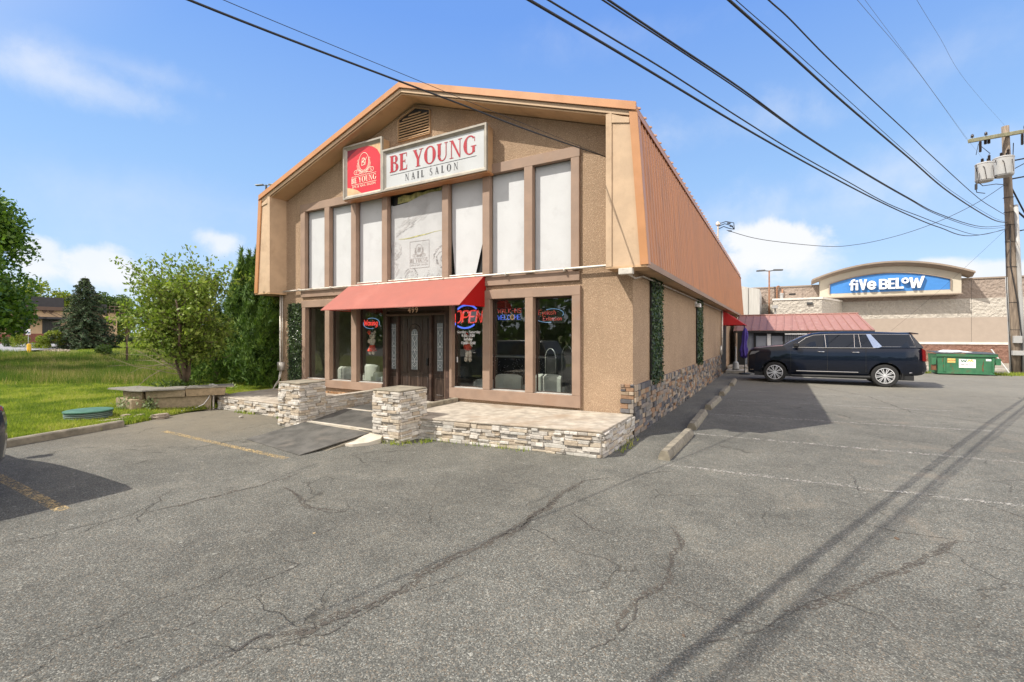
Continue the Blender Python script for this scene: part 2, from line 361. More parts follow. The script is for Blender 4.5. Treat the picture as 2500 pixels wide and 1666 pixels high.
M['ramp'] = pm('ramp_rubber', (.098, .094, .085), .75, var=.3, vs=4, bump=.3, bs=120, dirt=(.15, .135, .115), ds=2.5)
M['patio_white'] = stone('ledge_stone_pale', [(.43, .40, .36), (.52, .485, .435), (.37, .34, .30), (.45, .39, .31), (.57, .535, .485), (.40, .335, .26), (.47, .45, .41)])
M['patio_top'] = pm('patio_top_concrete', (.36, .32, .265), .92, var=.24, vs=6, bump=.5, bs=60, dirt=(.27, .205, .145), ds=1.1)
M['veneer'] = stone('ledge_stone_brown', [(.26, .19, .14), (.13, .125, .13), (.31, .23, .16), (.22, .19, .165), (.09, .088, .095), (.36, .29, .22), (.26, .16, .10), (.19, .175, .16), (.24, .215, .19)])
M['rock'] = stone('planter_stone', [(.30, .23, .145), (.26, .21, .14), (.34, .27, .18)], bs=20)
M['rock_top'] = stone('planter_slab', [(.20, .19, .165), (.24, .22, .18)], bs=25)

def hgt(x, y):
    d = math.hypot(x+2, y+6); e = -9.4 - x
    return .03 + .05*min(1, max(0, e/1.5)) + .0135*max(0, d-20) + .05*math.sin(x*.31+1)*math.sin(y*.27)*min(1, max(0, (e-2)/6))
def sheet(name, pts, z, m, kind='structure', label=None):
    mb = MB(); mb.face([(x, y, z) for x, y in pts]); o = mb.build(name, m, fixn=False); tag(o, label, kind=kind); return o
# ------------------------------------------------------------ ground
gm = soil_grass('far_ground', (.13, .15, .05), (.17, .18, .06), (.2, .18, .12))
sheet('ground', [(-1500, -1500), (1500, -1500), (1500, 1500), (-1500, 1500)], -.06, gm)
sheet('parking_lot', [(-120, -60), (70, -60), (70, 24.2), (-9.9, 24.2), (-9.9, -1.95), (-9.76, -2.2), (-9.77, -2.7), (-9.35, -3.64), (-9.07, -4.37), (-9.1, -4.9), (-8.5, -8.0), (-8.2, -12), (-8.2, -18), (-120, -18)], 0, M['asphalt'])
sheet('rear_lot', [(-9.9, 24.7), (70, 24.7), (70, 60), (-9.9, 60)], -.02, pm('rear_pavement', (.25, .22, .18), .9, var=.15, vs=1, bump=.3))
# lawn terrain
xs = [-8.0, -8.6, -9.1, -9.6, -10.2, -11, -12, -13.5, -15, -17, -20, -24, -28, -33, -40, -48, -58, -70, -90, -130, -200]
ys = [-18.5, -15, -12, -8, -6, -4.5, -3.5, -2.6, -1.6, 0, 2, 4, 7, 10, 14, 20, 28, 40, 60, 100, 180]
def edge_x(y):
    P = [(-60, -8.2), (-12, -8.2), (-8, -8.55), (-4.9, -9.15), (-4.37, -9.12), (-3.64, -9.38), (-2.7, -9.8), (-1.9, -9.8), (-1.6, -10.1), (200, -10.1)]
    for (a, b), (c, d) in zip(P, P[1:]):
        if y <= c: return b+(d-b)*(y-a)/(c-a)
    return -10.1
mb = MB(); vs = []; fs = []
for j, y in enumerate(ys):
    for i, x in enumerate(xs):
        ex = edge_x(y); xx = ex + (x+8.0); zz = hgt(xx, y) if i else .012
        vs.append((xx, y, zz))
nx = len(xs); fs = [(j*nx+i, (j+1)*nx+i, (j+1)*nx+i+1, j*nx+i+1) for j in range(len(ys)-1) for i in range(nx-1)]
mb.add(vs, fs); o = mb.build('lawn', M['lawn'], smooth=True); tag(o, None, kind='structure')
# neighbour's drive, far left
dm = pm('pale_drive', (.24, .24, .25), .9, var=.1, vs=2, bump=.2)
mb = MB(); q = [(-46, 1.5), (-60, -4), (-105, -6), (-105, 14), (-75, 14.6), (-56, 9.8)]
mb.face([(x, y, hgt(x, y)+.12) for x, y in q]); tag(mb.build('driveway', dm, fixn=False), None, kind='structure')

def scatter(n, dmin, dmax, pmin, pmax, pw=1.0, test=None):
    out = []
    while len(out) < n:
        k = n
        d = dmin*(dmax/dmin)**(RNG.random(k)**pw); p = pmin+(pmax-pmin)*RNG.random(k)
        a = (p-1250)/1135; X = CAMP.x + d*(FW.x+RT.x*a); Y = CAMP.y + d*(FW.y+RT.y*a)
        for x, y, dd in zip(X, Y, d):
            if x < edge_x(y)-.02 and not (x > -10.3 and y > -1.7) and (test is None or test(x, y)): out.append((x, y, dd))
            if len(out) >= n: break
    return np.array(out)
def blades(name, P, h0, h1, w0, m, lean=.5, **kw):
    n = len(P); Z = np.array([hgt(x, y) for x, y, _ in P]); pat = .5+.5*np.sin(P[:, 0]*2.3+np.sin(P[:, 1]*1.7)*2)*np.cos(P[:, 1]*2.9+np.sin(P[:, 0]*1.1)*2); h = h0+(h1-h0)*RNG.random(n)*(.35+.65*pat)
    wd = w0*(1+P[:, 2]/9); a = RNG.random(n)*2*PI; l = RNG.random(n)*lean*h; la = RNG.random(n)*2*PI
    b = np.stack([P[:, 0], P[:, 1], Z-.02], 1); s = np.stack([np.cos(a)*wd, np.sin(a)*wd, 0*a], 1)
    t = b + np.stack([np.cos(la)*l, np.sin(la)*l, h+.02], 1)
    V = np.stack([b-s, b+s, t], 1).reshape(-1, 3); F = np.arange(3*n).reshape(-1, 3)
    return fast(name, V, F, m)
def tallzone(x, y):
    d = (x-CAMP.x)*FW.x+(y-CAMP.y)*FW.y; v = math.sin(x*.5+y*.3)*.9 + math.sin(y*.9)*.6 + random.gauss(0, .9); l = (x-CAMP.x)*RT.x+(y-CAMP.y)*RT.y
    return 17.0+v+max(0, l/d+.95)*5 < d < 33+v*3 and not (x > -17 and y > 1)
far_drive = lambda x, y: not (x < -44 and -8 < y < 14.5 and y < 14.5 - max(0, (x+75))*.26)
P = scatter(290000, 6.5, 75, -150, 720, 1.0, lambda x, y: not tallzone(x, y) and far_drive(x, y))
tag(blades('grass', P, .03, .15, .0075, M['blade'], .9), 'short sunlit green lawn grass left of the parking lot', 'grass', kind='stuff')
P = scatter(60000, 16.0, 37, -150, 560, 1.0, tallzone)
tag(blades('tall_grass', P, .22, .55, .0035, M['tall'], .5), 'tall darker grass with brownish seed heads in the dip of the lawn', 'grass', kind='stuff')
# weeds along the kerbs and patio
wp = []
for (x0, y0, x1, y1, n_) in [(-3.8, -2.56, -3.1, -2.55, 60), (-3.2, -2.45, -2.9, -2.1, 70), (-7.3, -1.98, -6.6, -2.0, 160), (-9.9, -2.9, -9.3, -3.9, 420), (-9.3, -4.0, -9.0, -4.6, 200), (-8.9, -1.98, -8.2, -1.98, 70), (8.0, 20.6, 8.6, 20.9, 200), (10.8, 21.0, 14.5, 22.3, 1500), (-2.8, -2.03, -1.0, -1.84, 60), (.12, -1.3, .1, -.2, 60)]:
    for _ in range(n_):
        t = random.random(); x = x0+(x1-x0)*t+random.gauss(0, .05); y = y0+(y1-y0)*t+random.gauss(0, .035 if n_ < 1000 else .22)
        if -3.84 < x < -3.2 and y > -2.5: continue
        wp.append((x, y, math.hypot(x-CAMP.x, y-CAMP.y)))
WP = np.array(wp); n = len(WP); h = .03+.07*RNG.random(n)*np.where(WP[:, 2] > 20, 2.2, 1.0); a = RNG.random(n)*2*PI; wd = .004*(1+WP[:, 2]/8)
b_ = np.stack([WP[:, 0], WP[:, 1], 0*h], 1); s_ = np.stack([np.cos(a)*wd, np.sin(a)*wd, 0*a], 1); t_ = b_+np.stack([.03*np.cos(a*3), .03*np.sin(a*3), h], 1)
tag(fast('weeds', np.stack([b_-s_, b_+s_, t_], 1).reshape(-1, 3), np.arange(3*n).reshape(-1, 3), M['blade']), 'thin weeds growing in the seams of the parking lot', 'weeds', kind='stuff')

# painted bay lines (structure)
mb = MB()
def pline(mb, a, b, w_, z=.004):
    a = Vector((*a, z)); b = Vector((*b, z)); d = (b-a).normalized(); p = Vector((-d.y, d.x, 0))*w_/2
    mb.face([a-p, b-p, b+p, a+p])
for a, b in [((.86, -1.57), (4.9, -1.30)), ((.56, .82), (5.9, 1.10)), ((.9, 3.28), (5.9, 3.86)), ((.9, 6.05), (5.9, 6.6)), ((.95, 8.65), (5.9, 9.2))]: pline(mb, a, b, .10)
tag(mb.build('parking_line', M['white_paint'], fixn=False), None, kind='structure')
mb = MB(); pline(mb, (-7.85, -3.92), (-4.05, -4.0), .11); pline(mb, (-8.6, -6.35), (-4.2, -6.42), .12)
tag(mb.build('bay_line', M['yellow_paint'], fixn=False), None, kind='structure')
# long pavement cracks
def crack(mb, pts, w_, z=.004, jit=.03):
    P = []
    for (a, b), (c, d) in zip(pts, pts[1:]):
        L = math.hypot(c-a, d-b); k = max(2, int(L/.035))
        for i in range(k):
            t = i/k; P.append((a+(c-a)*t, b+(d-b)*t))
    ph = random.random()*9
    Q = [(x+jit*(math.sin(i*.23+ph)+.6*math.sin(i*.61+2*ph))*.5+random.gauss(0, .006), y+jit*(math.sin(i*.19+1+ph))*.5+random.gauss(0, .006)) for i, (x, y) in enumerate(P)]
    prev = None; n_ = len(Q)
    for i in range(n_-1):
        dx, dy = Q[i+1][0]-Q[i][0], Q[i+1][1]-Q[i][1]; L = math.hypot(dx, dy)+1e-6
        ww = .62*w_*(.5+abs(math.sin(i*.13+ph))*.7+random.random()*.5)*min(1, (i+2)/8, (n_-i)/8)
        cur = [(Q[i][0]-dy/L*ww, Q[i][1]+dx/L*ww, z), (Q[i][0]+dy/L*ww, Q[i][1]-dx/L*ww, z)]
        if prev: mb.face([prev[0], prev[1], cur[1], cur[0]])
        prev = cur
M['crack_edge'] = worn('crumbled_crack_edge', (.085, .072, .058), .56, 16.)
mb = MB(); crack(mb, [(.12, -2.84), (.11, -3.67), (.11, -4.25), (.14, -4.46), (.02, -4.92), (-.08, -5.47), (-.14, -6.07), (-.25, -6.43), (-.48, -6.65)], .055, .003, .05)
crack(mb, [(1.33, -3.67), (1.51, -4.07), (1.52, -4.7), (1.49, -4.91), (1.41, -5.13), (1.4, -5.58)], .035, .003, .05); crack(mb, [(-3.2, -4.3), (-3.23, -5.27), (-3.4, -6.07)], .03, .003, .05); crack(mb, [(3.6, -2.8), (3.26, -3.42), (2.71, -4.21), (2.25, -4.86)], .04, .003, .05); crack(mb, [(-2.9, -4.83), (-2.03, -5.09), (-1.6, -4.98)], .035, .003, .05)
tag(mb.build('pavement_crack', M['crack_edge'], fixn=False), None, kind='structure')
mb = MB()
crack(mb, [(1.1, -1.75), (.12, -2.84), (.11, -3.67), (.11, -4.25), (.14, -4.46), (.02, -4.92), (-.08, -5.47), (-.14, -6.07), (-.25, -6.43), (-.48, -6.65), (-.46, -7.0)], .012)
crack(mb, [(.12, -3.6), (.11, -4.25), (.14, -4.46), (.04, -4.8)], .028)
crack(mb, [(.16, -5.41), (.05, -5.67), (-.07, -5.92), (-.15, -6.4), (-.3, -6.59), (-.3, -7.0)], .007)
crack(mb, [(-3.44, -3.9), (-3.31, -4.5), (-3.19, -4.91), (-3.23, -5.27), (-3.32, -5.7), (-3.4, -6.07), (-3.54, -6.76), (-3.7, -7.1)], .008)
crack(mb, [(-3.4, -3.9), (-3.3, -3.2), (-3.1, -2.7), (-3.0, -2.4)], .007)
crack(mb, [(-1.38, -5.22), (-1.4, -5.44), (-1.46, -5.77), (-1.22, -5.97), (-1.06, -5.95), (-1.07, -6.17), (-1.09, -6.38), (-.96, -6.59), (-.98, -6.8), (-1.12, -7.06), (-1.11, -7.25), (-1.08, -7.4)], .006)
crack(mb, [(1.33, -3.67), (1.51, -4.07), (1.52, -4.7), (1.49, -4.91), (1.41, -5.13), (1.45, -5.37), (1.4, -5.58), (1.29, -5.73), (1.25, -5.9)], .009)
crack(mb, [(-1.7, -7.43), (-1.49, -7.33), (-1.44, -7.06), (-1.45, -6.7), (-1.39, -6.5), (-1.5, -6.1)], .005)
crack(mb, [(4.9, -2.3), (4.38, -1.76), (4.05, -1.27), (3.48, -1.44), (3.09, -1.59), (3.08, -.96), (3.02, -.5)], .009)
crack(mb, [(.3, -3.8), (.46, -3.93), (.74, -4.12), (1.03, -4.16), (1.1, -4.26)], .012)
crack(mb, [(4.04, -2.81), (3.61, -2.78), (3.24, -2.8), (2.88, -2.67), (2.5, -2.8)], .008)
crack(mb, [(3.58, -2.89), (3.26, -3.42), (2.92, -3.9), (2.71, -4.21), (2.47, -4.53), (2.25, -4.86), (2.04, -5.22), (1.83, -5.42), (1.7, -5.6)], .006)
crack(mb, [(-2.9, -4.83), (-2.48, -4.92), (-2.03, -5.09), (-1.74, -5.12), (-1.6, -4.98), (-1.87, -4.72)], .009)
crack(mb, [(1.5, -4.9), (1.9, -5.05), (2.3, -4.95), (2.7, -5.1)], .006); crack(mb, [(2.5, -6.2), (3.0, -5.9), (3.6, -5.2)], .006)
crack(mb, [(6.6, 4.5), (5.0, 5.9), (4.6, 9.0), (3.2, 11.6)], .02); crack(mb, [(4.6, -.3), (5.4, .3), (6.3, 1.8)], .01)
tag(mb.build('pavement_crack', M['crack'], fixn=False), None, kind='structure')
# pebbles and clods
def pebble(x, y, s, m, label, name='clod', cat='clod', group=None):
    bm = bmesh.new(); bmesh.ops.create_icosphere(bm, subdivisions=2, radius=1)
    for v in bm.verts: v.co *= 1+random.uniform(-.22, .22); v.co = Vector((v.co.x*s*1.3, v.co.y*s*.9, max(0, v.co.z*s*.6+s*.25)))
    me = bpy.data.meshes.new(name); bm.to_mesh(me); bm.free(); o = link(name, me, m); o.location = (x, y, .001); o.rotation_euler.z = random.random()*6
    return tag(o, label, cat, group)
clod = pm('clod_earth', (.10, .07, .05), .95, bump=.4)
p_ = Vector((3.19, -3.02)); pebble(3.17, -3.0, .018, clod, 'brown clod of earth on the asphalt right of centre')
pebble(1.75, -5.35, .010, clod, 'small brown clod on the asphalt near the bottom edge'); pebble(-1.45, -5.5, .010, pm('tan_pebble', (.4, .3, .17), .9), 'small tan pebble on the asphalt left of centre', 'pebble', 'pebble')
pebble(-8.05, -2.35, .05, pm('flat_chip', (.36, .33, .29), .9), 'flat grey stone chip on the asphalt in front of the left patio', 'stone_chip', 'stone')

# kerb by the lawn
def kerbprof(mb, a, b, w_=.15, h=.13):
    a = Vector((*a, -.01)); b = Vector((*b, -.01)); d = (b-a).normalized(); p = Vector((-d.y, d.x, 0))*w_; ch = .02
    n_ = max(1, int((b-a).length/.5)); rings = []
    for i in range(n_+1):
        o_ = a+(b-a)*(i/n_)+Vector((random.uniform(-.005, .005), random.uniform(-.005, .005), random.uniform(-.004, .004)))
        rings.append([o_, o_+p, o_+p+Vector((0, 0, h-ch)), o_+p*.86+Vector((0, 0, h)), o_+p*.14+Vector((0, 0, h)), o_+Vector((0, 0, h-ch))])
    mb.loft(rings)
mb = MB(); kerbprof(mb, (-9.2, -4.12), (-7.9, -9.0)); o = mb.build('lawn_kerb', M['kerb']); tag(o, None, kind='structure')
# wheel stops in the side bays
def wheel_stop(loc, rz, label, L=1.95):
    mb = MB(); W, H = .17, .13; prof = [(-W/2, 0), (W/2, 0), (W/2, .05), (W*.28, H), (-W*.28, H), (-W/2, .05)]; rings = []
    k = 9
    for i in range(k):
        t = -L/2+L*i/(k-1); j = .0 if i in (0, k-1) else 1
        rings.append([Vector((x*(1 if i else .97)+random.uniform(-.004, .004), t, z+(random.uniform(-.006, .004) if z > .01 else 0))) for x, z in prof])
    mb.loft(rings); o = mb.build('wheel_stop', M['kerb'], local=True); o.location = loc; o.rotation_euler.z = rz
    return tag(o, label, 'wheel stop', 'concrete wheel stops beside the salon')
wheel_stop((.83, -.35, 0), R(-1), 'pale weathered concrete wheel stop nearest the camera, in full sun')
wheel_stop((.80, 2.15, 0), R(1), 'second concrete wheel stop from the camera, nearest one lying in shade')
wheel_stop((.80, 4.9, 0), R(-1), 'third concrete wheel stop from the camera, in the shade of the salon')
wheel_stop((.80, 7.95, 0), R(0), 'fourth concrete wheel stop from the camera, in the shade of the salon')
wheel_stop((.82, 10.95, 0), R(1), 'farthest concrete wheel stop, just in front of the black car')
# ------------------------------------------------------------ salon building
M['stucco'] = stucco('stucco_tan', (.32, .22, .145), (.59, .435, .30), 84., 1.0)
M['soffit'] = pm('soffit_paint', (.50, .33, .19), .75, var=.06, vs=2, bump=.1, dirt=(.28, .18, .1), ds=1.2)
M['beige'] = pm('beige_board', (.47, .34, .225), .8, var=.08, vs=3, bump=.25, bs=40, dirt=(.36, .25, .16), ds=2.)
M['trim'] = pm('brown_trim', (.27, .185, .135), .7, var=.10, vs=3, bump=.3, bs=55, dirt=(.26, .165, .11), ds=2.4)
M['orange'] = pm('copper_orange_trim', (.43, .205, .085), .42, var=.07, vs=2, bump=.03, spec=.5, dirt=(.45, .22, .11), ds=1.5)
M['panel'] = pm('copper_ribbed_metal', (.43, .19, .088), .45, var=.10, vs=1.2, bump=.04, bs=8, dirt=(.29, .14, .085), ds=1.0, streak=True)
M['roofm'] = pm('roof_metal_weathered', (.40, .22, .14), .6, var=.15, vs=2, bump=.1)
M['white_board'] = pm('white_window_board', (.50, .51, .52), .65, var=.035, vs=2., bump=.25, bs=7, dirt=(.445, .45, .46), ds=3.)
M['awning_red'] = pm('awning_fabric', (.285, .088, .068), .75, var=.06, vs=3, bump=.12, bs=200, dirt=(.33, .115, .09), ds=1.4)
M['awn_red2'] = pm('awning_fabric_dark', (.42, .015, .015), .8, var=.06, vs=3, bump=.1, bs=200)
M['awn_side'] = leafm('awning_side_fabric', [(.50, .018, .018), (.56, .022, .02)], .4, .8, .1)
M['pipe'] = pm('galvanised_pipe', (.52, .49, .44), .5, metal=.35, var=.15, vs=7, bump=.1, dirt=(.3, .2, .13), ds=5)
M['door'] = pm('dark_door_wood', (.034, .020, .014), .42, var=.3, vs=4, bump=.2, bs=30, streak=True, dirt=(.10, .065, .045), ds=3)
M['dark_trim'] = pm('dark_brown_trim', (.042, .022, .015), .6, var=.25, vs=5, bump=.25, dirt=(.12, .07, .05), ds=3)
M['glass'] = glassm('window_glass', (.80, .86, .84), .9)
M['casing'] = pm('door_casing_wood', (.085, .052, .036), .5, var=.2, vs=5, bump=.2, bs=30, streak=True)
M['lead'] = pm('lead_came', (.62, .64, .64), .4, metal=.2, var=.1, bump=0)
M['pebglass'] = pm('frosted_glass', (.16, .18, .19), .2, var=.3, vs=60, bump=.4, bs=90, spec=.8)
M['black'] = pm('black_paint', (.012, .012, .012), .5, bump=.1)
M['gold'] = pm('house_number_brass', (.85, .58, .40), .5, metal=.0, bump=0)
M['vinyl'] = pm('white_vinyl', (.8, .8, .8), .6, var=.02, bump=0)
M['room'] = pm('room_wall', (.40, .38, .31), .9, bump=0); M['room_floor'] = pm('room_floor', (.22, .2, .17), .35, bump=0)

S = thing('salon_building', 'tan stucco two-storey building with copper gambrel roof and seven white boarded upper windows', 'building', (-5.08, 0, 0))
RZ = lambda x: 7.48 - .335*abs(x+5.08)        # top of the shallow roof
SOF = .27
# walls: front with gable, side, left, rear
mb = MB(); X0, X1 = -10.12, 0.0
def fq(x0, z0, x1, z1): mb.face([(x0, 0, z0), (x1, 0, z0), (x1, 0, z1), (x0, 0, z1)])
fq(X0, 0, -9.14, 5.37); fq(-1.03, 0, X1, 3.05); fq(-1.03, 3.05, X1, 5.37); fq(-9.14, 2.72, -1.03, 3.1); fq(-9.14, 0, -6.1, .48); fq(-4.02, 0, -1.03, .48)
mb.face([(X0, 0, 5.37), (X1, 0, 5.37), (X1, 0, RZ(0)-SOF), (-5.08, 0, RZ(-5.08)-SOF), (X0, 0, RZ(X0)-SOF)])
mb.face([(0, 0, 0), (0, 25.4, 0), (0, 25.4, 3.2), (0, 0, 3.2)]); mb.face([(X0, 0, 0), (X0, 25.4, 0), (X0, 25.4, 5.3), (X0, 0, 5.3)])
mb.face([(0, 25.4, 0), (X0, 25.4, 0), (X0, 25.4, 5.3), (-5.08, 25.4, 7.1), (0, 25.4, 5.3)])
mb.build('wall', M['stucco'], S, fixn=False)
# dark rooms behind the windows
mb = MB()
mb.face([(X0+.1, 5.5, .3), (-.15, 5.5, .3), (-.15, 5.5, 2.95), (X0+.1, 5.5, 2.95)]); mb.face([(X0+.1, .14, 2.95), (-.15, .14, 2.95), (-.15, 5.5, 2.95), (X0+.1, 5.5, 2.95)])
mb.face([(-.15, .14, .3), (-.15, 5.5, .3), (-.15, 5.5, 2.95), (-.15, .14, 2.95)]); mb.face([(X0+.1, .14, .3), (X0+.1, 5.5, .3), (X0+.1, 5.5, 2.95), (X0+.1, .14, 2.95)])
mb.face([(-9.2, .5, 3.1), (-1., .5, 3.1), (-1, .5, 5.4), (-9.2, .5, 5.4)])
mb.build('interior_wall', M['room'], S, fixn=False)
mb = MB(); mb.face([(X0+.1, .1, .3), (-.15, .1, .3), (-.15, 5.5, .3), (X0+.1, 5.5, .3)]); mb.build('interior_floor', M['room_floor'], S, fixn=False)
# roof slab with ribs
mb = MB(); YF, YB = -.5, 25.5
for sgn in (-1, 1):
    xe = -5.08+sgn*5.25; ze = RZ(xe)
    mb.prism([(-5.08, YF+.02, 7.48), (xe, YF+.02, ze), (xe, YF+.02, ze-.10), (-5.08, YF+.02, 7.38)], (0, YB-YF-.02, 0))
    for k in range(62):
        y = YF+.25+k*.415
        if y > YB-.2: break
        mb.prism([(-5.08, y-.02, 7.482), (xe+sgn*.03, y-.02, ze-.008), (xe+sgn*.03, y-.02, ze+.022), (-5.08, y-.02, 7.512)], (0, .04, 0))
mb.build('roof', M['roofm'], S)
# orange fascia along the gable (top) and rake trims
for sgn in (-1, 1):
    mb = MB(); xe = -5.08+sgn*5.27; ze = RZ(xe)
    mb.prism([(-5.08, YF-.03, 7.50), (xe, YF-.03, ze+.02), (xe, YF-.03, ze-.115), (-5.08, YF-.03, 7.365)], (0, .05, 0))
    mb.prism([(-5.08, YF-.045, 7.375), (xe, YF-.045, ze-.105), (xe, YF-.045, ze-.125), (-5.08, YF-.045, 7.355)], (0, .03, 0))
    mb.build('gable_fascia', M['orange'], S)
    mb = MB(); xi = -5.08+sgn*5.23; zi = RZ(xi)
    mb.prism([(-5.08, YF+.0, 7.352), (xi, YF+.0, zi-.128), (xi, YF+.0, zi-.21), (-5.08, YF+.0, 7.27)], (0, .035, 0)); mb.build('fascia_board', M['beige'], S)
    mb = MB(); mb.prism([(-5.08, YF+.036, 7.26), (xi, YF+.036, zi-.22), (xi, YF+.036, zi-.25), (-5.08, YF+.036, 7.23)], (0, 1.0, 0)); mb.build('soffit', M['soffit'], S)
# mansard flanks
def mx(z, sgn):                               # outer x of the mansard at height z
    t = (5.64-z)/(5.64-3.02); return (.17+.19*t) if sgn > 0 else (-10.33-.20*t)
for sgn in (1, -1):
    mb = MB(); n_ = 170; L = YB-YF-.06; y0 = YF+.12
    prof = []
    y = y0
    while y < YB-.02:                         # trapezoid ribs every 0.23 m with two shallow pencil ribs between
        for dy, d in ((0, 0), (.012, .022), (.038, .022), (.05, 0), (.098, 0), (.106, .007), (.116, .007), (.124, 0), (.17, 0), (.178, .007), (.188, .007), (.196, 0)):
            prof.append((y+dy, d))
        y += .23
    top, bot = 5.55, 3.05; vs = []
    for yy, d in prof: vs += [(mx(bot, sgn)+sgn*d, yy, bot), (mx(top, sgn)+sgn*d, yy, top)]
    mb.add(vs, [(2*i, 2*i+2, 2*i+3, 2*i+1) for i in range(len(prof)-1)]); mb.build('mansard_panel', M['panel'], S, fixn=False)
    mb = MB()                                 # eave cap, front corner strip
    xt = -5.08+sgn*5.25
    mb.prism([(xt+sgn*.03, YF-.0, RZ(xt)-.10), (mx(5.5, sgn)+sgn*.045, YF, 5.50), (mx(5.5, sgn)+sgn*.03, YF, 5.50), (xt-sgn*.01, YF, RZ(xt)-.10)], (0, YB-YF, 0))
    mb.build('eave_flashing', M['orange'], S)
    mb = MB()
    for z0, z1 in ((3.0, 5.6),):
        w_ = .135; x_ = lambda z: mx(z, sgn)+sgn*.035
        mb.prism([(x_(z0), YF-.02, z0), (x_(z1), YF-.02, z1), (x_(z1)-sgn*w_, YF-.02, z1), (x_(z0)-sgn*w_, YF-.02, z0)], (0, .03, 0))
        mb.prism([(x_(z0)+sgn*.003, YF-.017, z0+.002), (x_(z1)+sgn*.003, YF-.017, z1-.002), (x_(z1)-sgn*.03, YF-.017, z1-.002), (x_(z0)-sgn*.03, YF-.017, z0+.002)], (0, .17, 0))
    mb.build('corner_flashing', M['orange'], S)
    # beige return box at the front
    xi = -.33 if sgn > 0 else -9.87
    mb = MB(); zt = lambda x: RZ(x)-.24
    mb.prism([(xi, YF+.012, 3.0), (mx(3.0, sgn), YF+.012, 3.0), (mx(5.5, sgn)-sgn*.0, YF+.012, 5.46), (mx(5.5, sgn), YF+.012, zt(mx(5.5, sgn))), (xi, YF+.012, zt(xi))], (0, .02, 0))
    mb.mm((min(xi, xi+sgn*.02), YF+.032, 3.0), (max(xi, xi+sgn*.02), 0, zt(xi)))
    mb.build('mansard_end_panel', M['beige'], S)
    mb = MB()                                 # trim board on the inner edge and under the top
    mb.mm((min(xi-sgn*.005, xi+sgn*.10), YF-.008, 3.0), (max(xi-sgn*.005, xi+sgn*.10), YF+.011, zt(xi)-.0))
    xr = mx(5.4, sgn)-sgn*.11
    mb.prism([(xi+sgn*.101, YF-.008, zt(xi)-.02), (xr, YF-.008, zt(xr)-.02), (xr, YF-.008, zt(xr)-.10), (xi+sgn*.101, YF-.008, zt(xi)-.17)], (0, .018, 0))
    mb.build('end_trim', M['beige'], S, bevel=.003)
    xo = mx(3.02, sgn); a = 0 if sgn > 0 else -10.12      # underside of the mansard
    mb = MB(); mb.prism([(a+sgn*.004, .004, 3.02), (xo, .004, 3.02), (xo, .004, 2.99), (a+sgn*.004, .004, 2.99)], (0, YB-.01, 0))
    mb.prism([(xi, YF, 2.999), (xo, YF, 2.999), (xo, YF, 2.965), (xi, YF, 2.965)], (0, .5, 0))
    mb.build('mansard_soffit', M['soffit'], S)
    mb = MB(); mb.mm((min(xo, xo+sgn*.03), YF, 2.955), (max(xo, xo+sgn*.03), YB, 3.06)); mb.build('drip_edge', M['trim'], S)
# upper window frame: header, jambs, mullions; boards behind as windows
YJ = -.065
def bars(mb, xs_, z0, z1, y=YJ, yb=.05):
    for a, b in xs_: mb.mm((a, y, z0), (b, yb, z1))
mb = MB(); up_bars = [(-9.17, -8.98), (-8.18, -7.99), (-7.17, -6.99), (-6.10, -5.92), (-4.26, -4.08), (-3.18, -3.0), (-2.18, -1.99), (-1.17, -1.0)]
bars(mb, up_bars[1:-1], 3.085, 5.20, YJ-.002, .06); bars(mb, [up_bars[0], up_bars[-1]], 3.085, 5.2); mb.mm((-9.19, YJ, 5.2), (-.99, .05, 5.405))
mb.mm((-9.17, YJ+.012, 2.86), (-1.0, .03, 3.04)); mb.build('upper_window_frame', M['trim'], S, bevel=.006)
mb = MB(); mb.mm((-9.0, -.02, 3.04), (-1.1, .16, 3.084)); mb.build('window_sill', M['trim'], S, bevel=.004)
ups = [(a[1], b[0]) for a, b in zip(up_bars, up_bars[1:])]
M['poster'] = pm('poster_paper', (.43, .435, .44), .6, var=.05, vs=3., bump=.35, bs=5, dirt=(.35, .352, .355), ds=2.2)
M['poster_line'] = pm('poster_ink', (.47, .46, .46), .7, var=.1, bump=0); M['poster_line2'] = pm('poster_ink_dark', (.30, .27, .26), .7, bump=0)
M['foam'] = pm('insulation_foam', (.42, .40, .17), .9, var=.3, vs=9, bump=.6, bs=20, dirt=(.14, .14, .04), ds=5)
